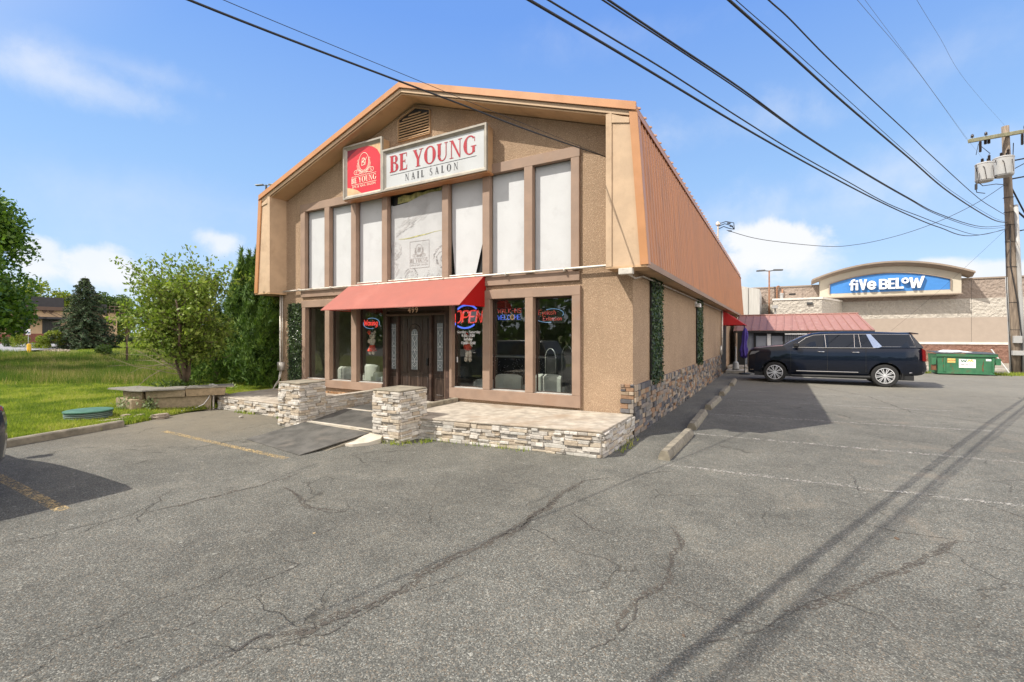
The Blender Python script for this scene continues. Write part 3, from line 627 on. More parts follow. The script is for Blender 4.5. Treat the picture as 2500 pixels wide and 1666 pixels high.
for i, (a, b) in enumerate(ups):
    y = .075; wn = MB()
    if i == 3: wn.face([(a, y, 3.084), (b, y, 3.084), (b, y, 5.10), (a+(b-a)*.75, y, 5.12), (a+(b-a)*.55, y, 5.08), (a+(b-a)*.32, y, 4.98), (a+.1, y, 4.95), (a, y, 4.97)])
    elif i == 4: wn.face([(a+.09, y, 3.084), (b-.28, y, 3.084), (b-.10, y, 3.75), (b, y, 4.1), (b, y, 5.2), (a, y, 5.2), (a+.005, y, 4.0)])
    elif i == 5: wn.face([(a, y, 3.084), (b, y, 3.084), (b, y, 4.86), (b-.05, y, 5.0), (b-.035, y, 5.2), (a, y, 5.2)])
    else: wn.face([(a, y, 3.084), (b, y, 3.084), (b, y, 5.2), (a, y, 5.2)])
    w_ = wn.build('upper_window', M['poster'] if i == 3 else M['white_board'], S, fixn=False)
    if i != 3: w_['label'] = 'white boarded window pane'
    if i == 4: w_['label'] = 'white board pulled back at its lower right corner'
    mb = MB(); mb.face([(a, .118, 3.084), (b, .118, 3.084), (b, .118, 5.2), (a, .118, 5.2)])
    if i in (3, 4, 5): mb.build('window_back', M['black'], w_, fixn=False)
    if i == 3:                                # sagging foam above the poster, torn seam
        mb = MB(); K = 26
        for k in range(K):
            t0, t1 = k/K, (k+1)/K
            zb = lambda t: 4.945+.16*t**1.2+.03*math.sin(t*9)
            zt_ = lambda t: 5.19-.05*(1-t)*(.6+.4*math.sin(t*23))
            if t0 > .08 and t1 < .96: mb.face([(a+(b-a)*t0, .09, zb(t0)), (a+(b-a)*t1, .09, zb(t1)), (a+(b-a)*t1, .10-.02*math.sin(t1*30), zt_(t1)), (a+(b-a)*t0, .10-.02*math.sin(t0*30), zt_(t0))])
        mb.build('foam_strip', M['foam'], w_, fixn=False)
        mb = MB(); xx = [a+(b-a)*t for t in (.15, .25, .35, .5, .65, .8, .99)]; zz = [4.135, 4.125, 4.13, 4.155, 4.17, 4.20, 4.215]; th = [.004, .012, .018, .02, .014, .007, .003]
        for k in range(6): mb.face([(xx[k], .071, zz[k]-th[k]), (xx[k+1], .071, zz[k+1]-th[k+1]), (xx[k+1], .071, zz[k+1]+th[k+1]*.4), (xx[k], .071, zz[k]+th[k]*.4)])
        mb.build('torn_seam', M['foam'], w_, fixn=False); POSTER = (w_, a, b)
    # lower window frame
LW = [(-8.97, -8.17), (-7.99, -7.17), (-6.98, -6.08)]; RW = [(-3.99, -3.18), (-3.0, -2.16), (-1.98, -1.15)]
mb = MB(); mb.mm((-9.13, YJ, 2.58), (-6.1, .05, 2.765)); bars(mb, [(-9.11, -8.97), (-8.17, -7.99), (-7.17, -6.98)], .64, 2.578, YJ+.001, .07); mb.mm((-9.13, YJ, .44), (-6.1, .05, .638)); mb.build('lower_window_frame', M['trim'], S, bevel=.006)
mb = MB(); mb.mm((-4.06, YJ, 2.58), (-.98, .05, 2.765)); bars(mb, [(-4.06, -3.99), (-3.18, -3.0), (-2.16, -1.98), (-1.15, -.98)], .67, 2.578, YJ+.001, .07)
mb.mm((-4.06, YJ, .44), (-.98, .05, .668)); mb.build('lower_window_frame', M['trim'], S, bevel=.006)
M['sillm'] = pm('aluminium_sill', (.5, .5, .47), .5, metal=.3, bump=.05)
for (a, b), z0 in [(q, .64) for q in LW]+[(q, .67) for q in RW]:
    mb = MB()
    for p, q in (((a, .09, z0), (b, .12, z0+.03)), ((a, .09, 2.55), (b, .12, 2.58)), ((a, .09, z0+.031), (a+.03, .12, 2.549)), ((b-.03, .09, z0+.031), (b, .12, 2.549))): mb.mm(p, q)
    w_ = mb.build('lower_window', M['dark_trim'], S)
    mb = MB(); mb.mm((a, .0, z0), (b, .089, z0+.016)); mb.build('window_ledge', M['sillm'], w_)
    mb = MB(); mb.face([(a, .10, z0), (b, .10, z0), (b, .10, 2.58), (a, .10, 2.58)]); mb.build('pane', M['glass'], w_, fixn=False)
# door surround
mb = MB(); mb.mm((-6.10, -.03, .3), (-5.98, .16, 2.765)); mb.mm((-4.22, -.03, .3), (-4.06, .16, 2.765)); mb.mm((-5.979, -.02, 2.40), (-4.221, .16, 2.765))
mb.mm((-5.98, .02, 2.32), (-4.221, .16, 2.399)); mb.mm((-5.73, .03, .3), (-5.66, .16, 2.319)); mb.mm((-4.71, .03, .3), (-4.645, .16, 2.319))
mb.mm((-5.979, .1, .3), (-4.221, .16, .355)); dfr = mb.build('door_frame', M['dark_trim'], S, bevel=.006)
mb = MB(); mb.mm((-6.02, -.034, 2.28), (-4.18, .0195, 2.333)); mb.mm((-6.02, -.038, .35), (-5.975, .0195, 2.279)); mb.mm((-4.225, -.038, .35), (-4.18, .0195, 2.279)); mb.build('door_casing', M['casing'], S, bevel=.006)
def arch(x0, x1, z0, z1, n_=10):              # rectangle with a round head
    r = (x1-x0)/2; cx = (x0+x1)/2
    return [(x0, z0), (x1, z0)] + [(cx+r*math.cos(t*PI/n_), z1-r+r*math.sin(t*PI/n_)) for t in range(n_+1)]
def moulding(mb, loop, y, d=.02, w_=.022):
    P = [Vector((x, y, z)) for x, z in loop]+[Vector((*[loop[0][0]], y, loop[0][1]))]
    mb.tube(P, w_/2, 6, cap=False)
mb = MB(); mb.mm((-5.655, .09, .36), (-4.715, .135, 2.315)); D = mb.build('door', M['door'], S, bevel=.003)
mb = MB(); moulding(mb, arch(-5.295, -5.08, 1.0, 1.98), .088); moulding(mb, arch(-5.37, -5.005, .97, 2.08), .088, w_=.03)
for x0, x1 in ((-5.58, -5.42), (-4.95, -4.79)):
    for z0, z1 in ((.47, .86), (.93, 1.62), (1.68, 2.2)): moulding(mb, [(x0, z0), (x1, z0), (x1, z1), (x0, z1)], .088)
moulding(mb, [(-5.32, .47), (-5.05, .47), (-5.05, .85), (-5.32, .85)], .088); mb.build('door_moulding', M['door'], D, smooth=True)
mb = MB(); mb.face([(x, .086, z) for x, z in arch(-5.285, -5.09, 1.01, 1.97)]); g_ = mb.build('door_glass', M['pebglass'], D, fixn=False)
def leading(mb, x0, x1, z0, z1, y):
    cx = (x0+x1)/2; w_ = (x1-x0)/2
    mb.tube([(x0+.02, y, z0+.01), (x0+.02, y, z1-.02)], .004, 5); mb.tube([(x1-.02, y, z0+.01), (x1-.02, y, z1-.02)], .004, 5)
    for zc, s in ((z0+.12, .05), (z0+(z1-z0)*.36, .1), (z0+(z1-z0)*.56, .07), (z0+(z1-z0)*.8, .1)):
        mb.tube([(cx, y, zc-s), (cx+w_*.62, y, zc), (cx, y, zc+s), (cx-w_*.62, y, zc), (cx, y, zc-s)], .004, 5)
        mb.tube([(cx, y, zc+s), (cx, y, min(z1-.02, zc+s+.09))], .004, 5)
    for t in (.22, .5, .9): mb.tube([(x0, y, z0+(z1-z0)*t), (x1, y, z0+(z1-z0)*t)], .004, 5)
mb = MB(); leading(mb, -5.285, -5.09, 1.01, 1.93, .083); mb.build('door_leading', M['lead'], D)
mb = MB(); mb.mm((-4.80, .05, 1.12), (-4.765, .089, 1.30)); mb.tube([(-4.78, .05, 1.25), (-4.78, .02, 1.25), (-4.78, .015, 1.14), (-4.78, .05, 1.14)], .009, 6); mb.build('door_handle', M['black'], D)
for x0, x1 in ((-5.97, -5.735), (-4.64, -4.235)):
    mb = MB(); mb.mm((x0, .10, .36), (x1, .135, 2.315)); sl = mb.build('sidelight', M['door'], S); c_ = (x0+x1)/2; hw = .075 if x1-x0 < .3 else .08
    mb = MB(); moulding(mb, [(c_-hw-.02, .98), (c_+hw+.02, .98), (c_+hw+.02, 2.12), (c_-hw-.02, 2.12)], .098); moulding(mb, [(c_-hw-.02, .45), (c_+hw+.02, .45), (c_+hw+.02, .82), (c_-hw-.02, .82)], .098)
    mb.mm((x0+.01, .08, .87), (x1-.01, .099, .92)); mb.build('sidelight_moulding', M['door'], sl)
    mb = MB(); mb.face([(c_-hw, .096, 1.0), (c_+hw, .096, 1.0), (c_+hw, .096, 2.1), (c_-hw, .096, 2.1)]); mb.build('sidelight_glass', M['pebglass'], sl, fixn=False)
    mb = MB(); leading(mb, c_-hw, c_+hw, 1.0, 2.1, .093); mb.build('sidelight_leading', M['lead'], sl)
mb = MB(); mb.mm((-6.1, -.45, .24), (-4.06, .09, .3)); mb.build('door_step', M['concrete'], S, bevel=.01)
text_obj('house_number', '499', .175, M['gold'], S, (-5.14, 2.352), -.026, offset=.004, space=1.25, extrude=.004)
# awning over the door
mb = MB(); XL, XR, yf, zt_, zb = -7.18, -3.12, -.96, 3.12, 2.42
th = .006; tl = -7.02
A = [(XL, yf, zb), (XR, yf, zb), (XR, -.02, zt_), (-7.2, -.02, zt_)]
mb.prism(A, (0, .008, .012)); mb.mm((XL, yf-.004, zb-.012), (XR, yf+.012, zb+.004))
aw = mb.build('awning', M['awning_red'], S)
for P_, dx in (([(XR, yf, zb), (XR, -.02, zb), (XR, -.02, zt_)], -.01), ([(XL-.0, yf, zb), (-7.2, -.02, zb), (-7.2, -.02, zt_)], .01)): mb = MB(); mb.prism(P_, (dx, 0, 0)); mb.build('awning_side', M['awn_side'], aw)
mb = MB(); mb.tube([(XL, -.03, zt_+.012), (XR, -.03, zt_+.012)], .018, 8); mb.tube([(XL+.02, yf+.03, zb+.01), (XR-.02, yf+.03, zb+.01)], .014, 8)
for x in (XL+.03, -5.1, XR-.03): mb.tube([(x, yf+.03, zb+.02), (x, -.03, zb+.02)], .012, 6)
mb.build('awning_frame', M['pipe'], aw)
# pipes along the facade: a horizontal gutter pipe and the left downpipe
mb = MB(); mb.tube([(-10.02, -.10, 2.98), (-9.9, -.10, 3.055), (-6, -.10, 3.065), (-3, -.10, 3.075), (-.3, -.10, 3.09), (-.02, -.10, 3.07)], .024, 8)
for x in (-9.2, -7.9, -6.2, -4.2, -2.6, -1.3): mb.mm((x, -.13, 3.035), (x+.03, -.0, 3.10))
mb.build('conduit', M['pipe'], S, smooth=True)
mb = MB(); mb.tube([(-10.04, -.07, 3.0), (-10.05, -.07, 1.1), (-10.06, -.07, .95)], .026, 8); mb.tube([(-9.98, -.05, 2.95), (-9.98, -.05, 1.1)], .016, 6)
mb.mm((-10.10, -.13, .82), (-9.93, -.0, 1.06)); mb.tube([(-10.04, -.07, .84), (-10.06, -.12, .5), (-10.16, -.2, .33), (-10.18, -.25, .05)], .02, 7); mb.tube([(-9.98, -.07, .84), (-10.0, -.12, .6), (-10.1, -.2, .4), (-10.2, -.3, .1)], .016, 7)
mb.build('downpipe', M['pipe'], S, smooth=True)
# small wall conduit + junction box + lamp on the right corner and side wall
mb = MB(); mb.mm((-.10, -.56, 2.85), (.14, -.44, 2.955)); mb.build('corner_junction_box', M['pipe'], S, bevel=.008)
mb = MB(); mb.tube([(.02, -.48, 2.88), (.04, .0, 2.84), (.05, .5, 2.93), (.05, 3, 2.93), (.05, 10, 2.93), (.05, 14.7, 2.93)], .018, 7); mb.tube([(.06, 14.95, 2.98), (.06, 14.95, .95)], .04, 8); mb.tube([(.04, 14.6, 1.35), (.04, 14.6, .92)], .05, 7)
mb.build('side_conduit', M['pipe'], S, smooth=True)
for y in (7.3, 16.2, 19.4):
    mb = MB(); mb.mm((.0, y-.09, 2.72), (.05, y+.09, 2.88)); mb.lathe((.10, y-.07, 2.76), [(.0, -.05), (.05, -.04), (.065, .05), (.06, .06), (0, .045)], 12, 'x'); mb.lathe((.10, y+.09, 2.76), [(.0, -.05), (.05, -.04), (.065, .05), (.06, .06), (0, .045)], 12, 'x')
    mb.build('floodlight', M['vinyl'], S, smooth='auto')
# gable vent
mb = MB(); P_ = [(-5.60, 6.42), (-4.63, 6.42), (-4.63, RZ(-4.63)-.36), (-5.08, 7.48-.36), (-5.60, RZ(-5.6)-.36)]
def ring2d(mb, outer, ins, y, d):
    cx = sum(p[0] for p in outer)/len(outer); cz = sum(p[1] for p in outer)/len(outer); inner = [(cx+(x-cx)*ins, cz+(z-cz)*ins) for x, z in outer]; n_ = len(outer)
    for i in range(n_):
        j = (i+1) % n_; mb.prism([(outer[i][0], y, outer[i][1]), (outer[j][0], y, outer[j][1]), (inner[j][0], y, inner[j][1]), (inner[i][0], y, inner[i][1])], (0, d, 0))
ring2d(mb, P_, .97, -.05, .05); V_ = mb.build('gable_vent', M['soffit'], S)
mb = MB(); k = 0
for k in range(14):
    z = 6.445+k*.063; hw = .44
    x0, x1 = -5.575, -4.655
    if RZ(x0)-.42 < z+.05: 
        cut = (z+.05-(RZ(x0)-.42))/.335; x0 += cut; x1 -= max(0, (z+.05-(RZ(x1)-.42))/.335)
    if x1-x0 < .1: break
    mb.prism([(x0, -.045, z), (x0, -.012, z+.056), (x0, -.004, z+.060), (x0, -.055, z+.010)], (x1-x0, 0, 0))
mb.build('louvre', M['soffit'], V_)
mb = MB(); mb.face([(x, -.003, z) for x, z in P_]); mb.build('vent_back', M['black'], V_, fixn=False)
# side awning + dark side door
mb = MB(); y0, y1 = 15.4, 17.4
mb.prism([(.02, y0, 2.98), (.97, y0, 2.29), (.97, y1, 2.29), (.02, y1, 2.98)], (.0, .0, .012)); mb.prism([(.02, y0, 2.97), (.97, y0, 2.29), (.02, y0, 2.29)], (0, .01, 0)); mb.prism([(.02, y1, 2.97), (.97, y1, 2.29), (.02, y1, 2.29)], (0, -.01, 0))
sa = mb.build('side_awning', M['awn_red2'], S)
mb = MB(); mb.mm((.0, 15.2, .1), (.035, 17.2, 2.28)); mb.build('side_door', M['black'], S)
# brown stone veneer base
def ledge(mb, O, u, L, nrm, z0, z1, rows=None, th=.05, hr=(.035, .075), lr=(.10, .34), jd=.022, gap=.004, zjit=.0, topjit=0):
    O = Vector(O); u = Vector(u).normalized(); nrm = Vector(nrm).normalized(); Mx = Matrix((u, nrm, Vector((0, 0, 1)))).transposed()
    z = z0
    while z < z1-.015:
        h = min(random.uniform(*hr), z1-z)
        if z1-z-h < .02: h = z1-z
        x = -random.uniform(0, .05)
        while x < L:
            l = random.uniform(*lr); xe = min(L, x+l); xs_ = max(0, x)
            if xe-xs_ > .015:
                if L-xe < .04: xe = L
                d = th+random.uniform(-jd, jd); hh = h
                split = random.random() < .18 and h > .055
                for (a, b) in (((0, .5), (.5, 1)) if split else ((0, 1),)):
                    dd = d if not split else th+random.uniform(-jd, jd)
                    tz = random.uniform(-.003, .003)
                    c = O+u*((xs_+xe)/2)+nrm*(dd/2-.01)+Vector((0, 0, z+h*(a+b)/2))
                    Mr = Mx @ Matrix.Rotation(random.uniform(-.035, .035), 3, 'Z') @ Matrix.Rotation(random.uniform(-.06, .06), 3, 'X') @ Matrix.Rotation(random.uniform(-.012, .012), 3, 'Y')
                    mb.obox(c, (xe-xs_-gap, dd+.02, h*(b-a)-gap), Mr)
            x = xe
            if xe >= L: break
        z += h
    return mb
mb = MB(); ledge(mb, (0, .0, 0), (0, 1, 0), 14.9, (1, 0, 0), 0, .92, th=.045, hr=(.06, .11), lr=(.10, .34), jd=.022); ledge(mb, (-.22, .0, .42), (1, 0, 0), .24, (0, -1, 0), 0, .52, th=.03, hr=(.06, .10), lr=(.10, .24), jd=.02)
mb.build('stone_base', M['veneer'], S, bevel=.006)
mb = MB(); mb.mm((.0, .0, 0), (.02, 14.88, .90)); mb.build('stone_backing', M['black'], S)
# ------------------------------------------------------------ serif lettering (own glyph outlines)
def arcq(cx, cz, rx, rz, a0, a1, thin, thick, n=28, pw=1.3):
    """crescent ring pieces: thick where the stroke runs vertically"""
    Q = []; P = []
    for i in range(n+1):
        a = R(a0+(a1-a0)*i/n); w_ = thin+(thick-thin)*abs(math.cos(a))**pw
        ux, uz = math.cos(a), math.sin(a)
        P.append(((cx+rx*ux, cz+rz*uz), (cx+(rx-w_)*ux if rx > w_ else cx, cz+(rz-(thin+(w_-thin)*.15))*uz)))
    for (o0, i0), (o1, i1) in zip(P, P[1:]): Q.append([o0, o1, i1, i0])
    return Q
def rc(x0, z0, x1, z1): return [(x0, z0), (x1, z0), (x1, z1), (x0, z1)]
TH, TN, SF = .225, .062, .045
def stem(x, w_=TH, z0=0, z1=1, top=True, bot=True, e=.075):
    q = [rc(x, z0, x+w_, z1)]
    if bot: q.append([(x-e, z0), (x+w_+e, z0), (x+w_+e, z0+SF), (x+w_, z0+SF+.02), (x, z0+SF+.02), (x-e, z0+SF)])
    if top: q.append([(x-e, z1-SF), (x, z1-SF-.02), (x+w_, z1-SF-.02), (x+w_+e, z1-SF), (x+w_+e, z1), (x-e, z1)])
    return q
GL = {
 'B': (.80, stem(.09)+arcq(.42, .765, .28, .235, -90, 90, TN, TH)+[rc(.2, .955, .43, 1), rc(.2, .53, .43, .53+TN)]+arcq(.42, .27, .34, .27, -90, 90, TN, TH+.01)+[rc(.2, 0, .43, TN)]),
 'E': (.76, stem(.09)+[rc(.2, .955, .64, 1), rc(.2, .49, .5, .49+TN), rc(.2, 0, .66, TN), [(.64, 1), (.60, .955), (.62, .76), (.655, .76)], [(.66, TN), (.68, .27), (.645, .27), (.60, TN)], rc(.48, .40, .515, .62)]),
 'Y': (.86, [[(.0, 1), (.0, .965), (.33, .965), (.33, 1)], [(.52, 1), (.52, .965), (.86, .965), (.86, 1)], [(.06, .97), (.27, .97), (.52, .46), (.34, .42)], [(.68, .97), (.735, .97), (.52, .42), (.45, .46)], rc(.335, .03, .52, .46), [(.24, 0), (.62, 0), (.62, .035), (.24, .035)]]),
 'O': (.98, arcq(.49, .5, .46, .52, 0, 360, TN, TH+.02, 56)),
 'U': (.92, stem(.09, bot=False, z0=.33)+[rc(.70, .33, .755, .97), [(.60, 1), (.60, .965), (.86, .965), (.86, 1)]]+arcq(.42, .34, .335, .36, 180, 360, TN+.01, .11)[0:14]+arcq(.42, .34, .335, .36, 180, 270, .05, TH, 14)[0:0]+[[(.09, .35), (.275, .35), (.285, .22), (.34, .12), (.25, .05), (.12, .17)]]+arcq(.42, .34, .335, .36, 270, 360, .055, .055, 14)),
 'N': (1.0, [rc(.15, .03, .20, .99), [(.03, 0), (.33, 0), (.33, .035), (.03, .035)], [(.03, 1), (.03, .965), (.25, .965), (.25, 1)], [(.12, 1), (.30, 1), (.83, .02), (.83, -.02), (.74, -.02), (.15, .95)], rc(.78, -.02, .83, .97), [(.66, 1), (.66, .965), (.96, .965), (.96, 1)]]),
 'G': (.98, arcq(.49, .5, .46, .52, 48, 312, TN, TH+.02, 44)+[rc(.66, .08, .84, .40), [(.56, .44), (.56, .40), (.94, .40), (.94, .44)], [(.80, .885), (.84, .92), (.84, .66), (.805, .66)]]),
 'A': (.92, [[(.40, 1.02), (.50, 1.02), (.20, .03), (.15, .03)], [(.40, 1.02), (.50, 1.02), (.83, .03), (.63, .03)], rc(.24, .33, .66, .33+TN), [(.04, 0), (.31, 0), (.31, .035), (.04, .035)], [(.52, 0), (.92, 0), (.92, .035), (.52, .035)]]),
 'I': (.42, stem(.11)), 'L': (.72, stem(.09)+[rc(.2, 0, .63, TN), [(.63, TN), (.66, .28), (.625, .28), (.57, TN)]]),
 'S': (.70, arcq(.34, .75, .25, .265, 60, 270, TN, .12, 22)+arcq(.34, .26, .27, .28, -120, 90, TN, .12, 22)+[rc(.48, .72, .515, 1.0), rc(.07, 0, .105, .30), [(.14, .66), (.24, .70), (.56, .36), (.46, .30)]]),
}
def serif(txt, size, at, y, mat_, name, parent, sx=1., sp=.04, align='C', depth=.0, word=.38, slant=0.):
    W = 0
    for c in txt: W += (word if c == ' ' else GL[c][0]+sp)
    W -= sp; x = at[0]-(W*size*sx/2 if align == 'C' else 0); mb = MB(); k = 0
    for c in txt:
        if c == ' ': x += word*size*sx; mb.build(name, mat_, parent, fixn=False); mb = MB(); continue
        for q in GL[c][1]:
            k += 1; e = y-.00025*(k % 7)
            mb.face([(x+(px_+slant*pz)*size*sx, e, at[1]+pz*size) for px_, pz in q])
        x += (GL[c][0]+sp)*size*sx
    return mb.build(name, mat_, parent, fixn=False)
def ribbon(mb, pts, w_, y, close=False):      # flat stroke in a plane y=const
    n_ = len(pts)
    for i in range(n_-(0 if close else 1)):
        a = Vector(pts[i]); b = Vector(pts[(i+1) % n_]); d = (b-a)
        if d.length < 1e-6: continue
        d.normalize(); p = Vector((-d.y, d.x))*w_/2; e = d*w_*.25; yy = y-.0002*(i % 2)
        mb.face([(q.x, yy, q.y) for q in (a-p-e, b-p+e, b+p+e, a+p-e)])
def emblem(mb, cx, cz, s, y, w_):
    """oval with monogram and scroll work; s = half height of the oval"""
    ov = [(cx+.78*s*math.cos(t), cz+s*math.sin(t)) for t in [i*2*PI/40 for i in range(40)]]; ribbon(mb, ov, w_, y, True)
    for sg in (-1, 1):                        # leaves hugging the oval
        for o_, a0, a1 in ((1.10, -88, 12), (1.24, -84, 4), (1.38, -78, -8)):
            pts = [(cx+sg*.80*s*o_*math.cos(R(a)), cz-.05*s+s*o_*math.sin(R(a))) for a in [a0+(a1-a0)*i/16 for i in range(17)]]
            ribbon(mb, pts, w_*(1 if o_ < 1.2 else .8), y-.0005)
        ribbon(mb, [(cx+sg*(.88*s-.1*s*math.cos(R(a))*1.2), cz+.17*s+.16*s*math.sin(R(a))) for a in range(-60, 200, 20)], w_*.8, y-.001)
        bx, bz = cx+sg*1.25*s, cz-1.02*s       # big scrolls
        ribbon(mb, [(bx+sg*(.30-.0007*a)*s*math.cos(R(a)), bz+(.30-.0007*a)*s*math.sin(R(a))*.8) for a in range(-120, 330, 18)], w_, y-.0005)
        ribbon(mb, [(cx, cz-1.32*s), (cx+sg*.35*s, cz-1.2*s), (cx+sg*.8*s, cz-1.33*s), (cx+sg*1.15*s, cz-1.27*s)], w_, y-.0015)
        ribbon(mb, [(cx+sg*.05*s, cz-1.12*s), (cx+sg*.4*s, cz-1.08*s), (cx+sg*.75*s, cz-.85*s), (cx+sg*1.15*s, cz-.76*s)], w_, y-.0012)
    # monogram B Y with a leaf across
    ribbon(mb, [(cx-.33*s, cz-.42*s), (cx-.22*s, cz+.38*s), (cx+.02*s, cz+.40*s), (cx+.10*s, cz+.22*s), (cx-.2*s, cz), (cx+.12*s, cz-.12*s), (cx+.1*s, cz-.36*s), (cx-.32*s, cz-.42*s)], w_*1.3, y-.002)
    ribbon(mb, [(cx+.12*s, cz+.36*s), (cx+.26*s, cz+.05*s), (cx+.46*s, cz+.42*s)], w_*1.3, y-.0022); ribbon(mb, [(cx+.26*s, cz+.05*s), (cx+.22*s, cz-.4*s)], w_*1.5, y-.0024)
    mb.face([(cx-.36*s, y-.003, cz-.2*s), (cx-.05*s, y-.003, cz-.02*s), (cx+.16*s, y-.003, cz+.2*s), (cx-.1*s, y-.003, cz+.12*s)])

M['sign_white'] = pm('sign_face_white', (.45, .465, .475), .35, var=.02, bump=.02, dirt=(.41, .42, .42), ds=2.)
M['sign_red'] = pm('sign_face_red', (.52, .020, .036), .35, var=.03, bump=.02); M['sign_letter'] = pm('sign_letter_red', (.34, .014, .026), .4, var=.02, bump=0)
M['sign_black'] = pm('sign_letter_black', (.03, .03, .035), .4, bump=0); M['sign_cream'] = pm('sign_letter_cream', (.82, .66, .52), .4, var=.03, bump=0)
M['sign_gold'] = pm('sign_corner_gold', (.55, .36, .2), .35, var=.2, vs=4, bump=0); M['sign_maroon'] = pm('sign_corner_maroon', (.18, .01, .03), .4, bump=0)
M['cabinet'] = pm('sign_cabinet_tan', (.47, .31, .18), .6, var=.08, bump=.1, dirt=(.33, .2, .12), ds=2); M['retainer'] = pm('sign_retainer', (.30, .275, .235), .5, metal=.1, var=.1, vs=5, bump=.05, dirt=(.42, .38, .31), ds=3)
def cabinet(T, x0, x1, z0, z1, y0, rim):
    mb = MB(); mb.mm((x0, y0+.055, z0), (x1, -.02, z1)); mb.build('cabinet', M['cabinet'], T, bevel=.006)
    mb = MB(); s = rim; y = y0
    def bar(a, b, c, d): mb.prism([(p[0], y+o, p[1]) for p, o in ((a, 0), (b, 0), (c, .045), (d, .045))], (0, .03, 0))
    e = .02
    mb.mm((x0-e, y-.012, z1-.022), (x1+e, y+.05, z1+e)); mb.mm((x0-e, y-.012, z0-e), (x1+e, y+.05, z0+.022)); mb.mm((x0-e, y-.012, z0+.0221), (x0+.022, y+.05, z1-.0221)); mb.mm((x1-.022, y-.012, z0+.0221), (x1+e, y+.05, z1-.0221))
    bar((x0+.022, z0+.022), (x1-.022, z0+.022), (x1-s, z0+s), (x0+s, z0+s)); bar((x1-.022, z1-.022), (x0+.022, z1-.022), (x0+s, z1-s), (x1-s, z1-s))
    bar((x0+.022, z1-.0221), (x0+.022, z0+.0221), (x0+s, z0+s), (x0+s, z1-s)); bar((x1-.022, z0+.0221), (x1-.022, z1-.0221), (x1-s, z1-s), (x1-s, z0+s)); mb.build('retainer_frame', M['retainer'], T)
# big white sign
SY = -.30
T = thing('salon_sign', 'long white lightbox sign reading BE YOUNG NAIL SALON in red and black letters', 'sign', (-4.4, -.15, 5.25))
cabinet(T, -5.83, -2.94, 5.22, 6.16, SY, .075)
mb = MB(); mb.face([(-5.76, SY+.046, 5.29), (-3.01, SY+.046, 5.29), (-3.01, SY+.046, 6.09), (-5.76, SY+.046, 6.09)]); mb.build('sign_face', M['sign_white'], T, fixn=False)
serif('BE YOUNG', .385, (-4.42, 5.625), SY+.04, M['sign_letter'], 'red_lettering', T, sx=.93, sp=.035, word=.36)
mb = MB(); ribbon(mb, [(-5.62, 5.565), (-4.50, 5.565)], .010, SY+.042); ribbon(mb, [(-4.34, 5.565), (-3.2, 5.565)], .010, SY+.042)
for dx in (-.06, -.03, 0, .03, .06): mb.lathe((-4.42+dx, SY+.043, 5.565), [(0, 0), (.009 if dx else .014, 0)], 8, 'y')
mb.build('rule', M['sign_black'], T, fixn=False)
serif('NAIL SALON', .155, (-4.42, 5.365), SY+.04, M['sign_black'], 'black_lettering', T, sx=.80, sp=.50, word=.75)
mb = MB(); mb.mm((-7.18, -.27, 5.17), (-2.92, -.02, 5.205)); mb.build('sign_shelf', M['orange'], T, bevel=.003)
# small red logo sign
T = thing('logo_sign', 'squarish red lightbox sign with a cream emblem, left of the long white sign', 'sign', (-6.5, -.15, 5.2))
x0, x1, z0, z1 = -7.17, -5.88, 5.22, 6.50; LY = -.29
cabinet(T, x0, x1, z0, z1, LY, .08)
a0, a1, b0, b1 = x0+.08, x1-.08, z0+.08, z1-.08
mb = MB(); mb.face([(a0, LY+.046, b0), (a1, LY+.046, b0), (a1, LY+.046, b1), (a0, LY+.046, b1)]); mb.build('sign_face', M['sign_red'], T, fixn=False)
mb = MB(); mb.face([(a0, LY+.044, b0), (a0+.50, LY+.044, b0), (a0+.34, LY+.044, b0+.10), (a0+.18, LY+.044, b0+.155), (a0, LY+.044, b0+.20)]); mb.build('gold_corner', M['sign_gold'], T, fixn=False); mb = MB()
mb.face([(a1, LY+.044, b1), (a1-.44, LY+.044, b1), (a1-.26, LY+.044, b1-.05), (a1-.10, LY+.044, b1-.15), (a1, LY+.044, b1-.30)]); mb.build('gold_corner', M['sign_gold'], T, fixn=False)
mb = MB(); mb.face([(a0, LY+.044, b1), (a0, LY+.044, b1-.20), (a0+.12, LY+.044, b1-.12), (a0+.38, LY+.044, b1)]); mb.build('maroon_corner', M['sign_maroon'], T, fixn=False)
cxs = (a0+a1)/2+.01; mb = MB(); emblem(mb, cxs, 6.06, .215, LY+.042, .011)
ribbon(mb, [(cxs-.42, 5.735), (cxs+.42, 5.735)], .009, LY+.042); ribbon(mb, [(cxs-.42, 5.535), (cxs+.42, 5.535)], .009, LY+.042); mb.build('emblem', M['sign_cream'], T, fixn=False)
serif('BE YOUNG', .135, (cxs, 5.57), LY+.041, M['sign_cream'], 'lettering', T, sx=.92)
text_obj('small_lettering', 'SPA & NAIL SALON', .085, M['sign_cream'], T, (cxs, 5.455), LY+.041, space=1.12, sx=1.0)
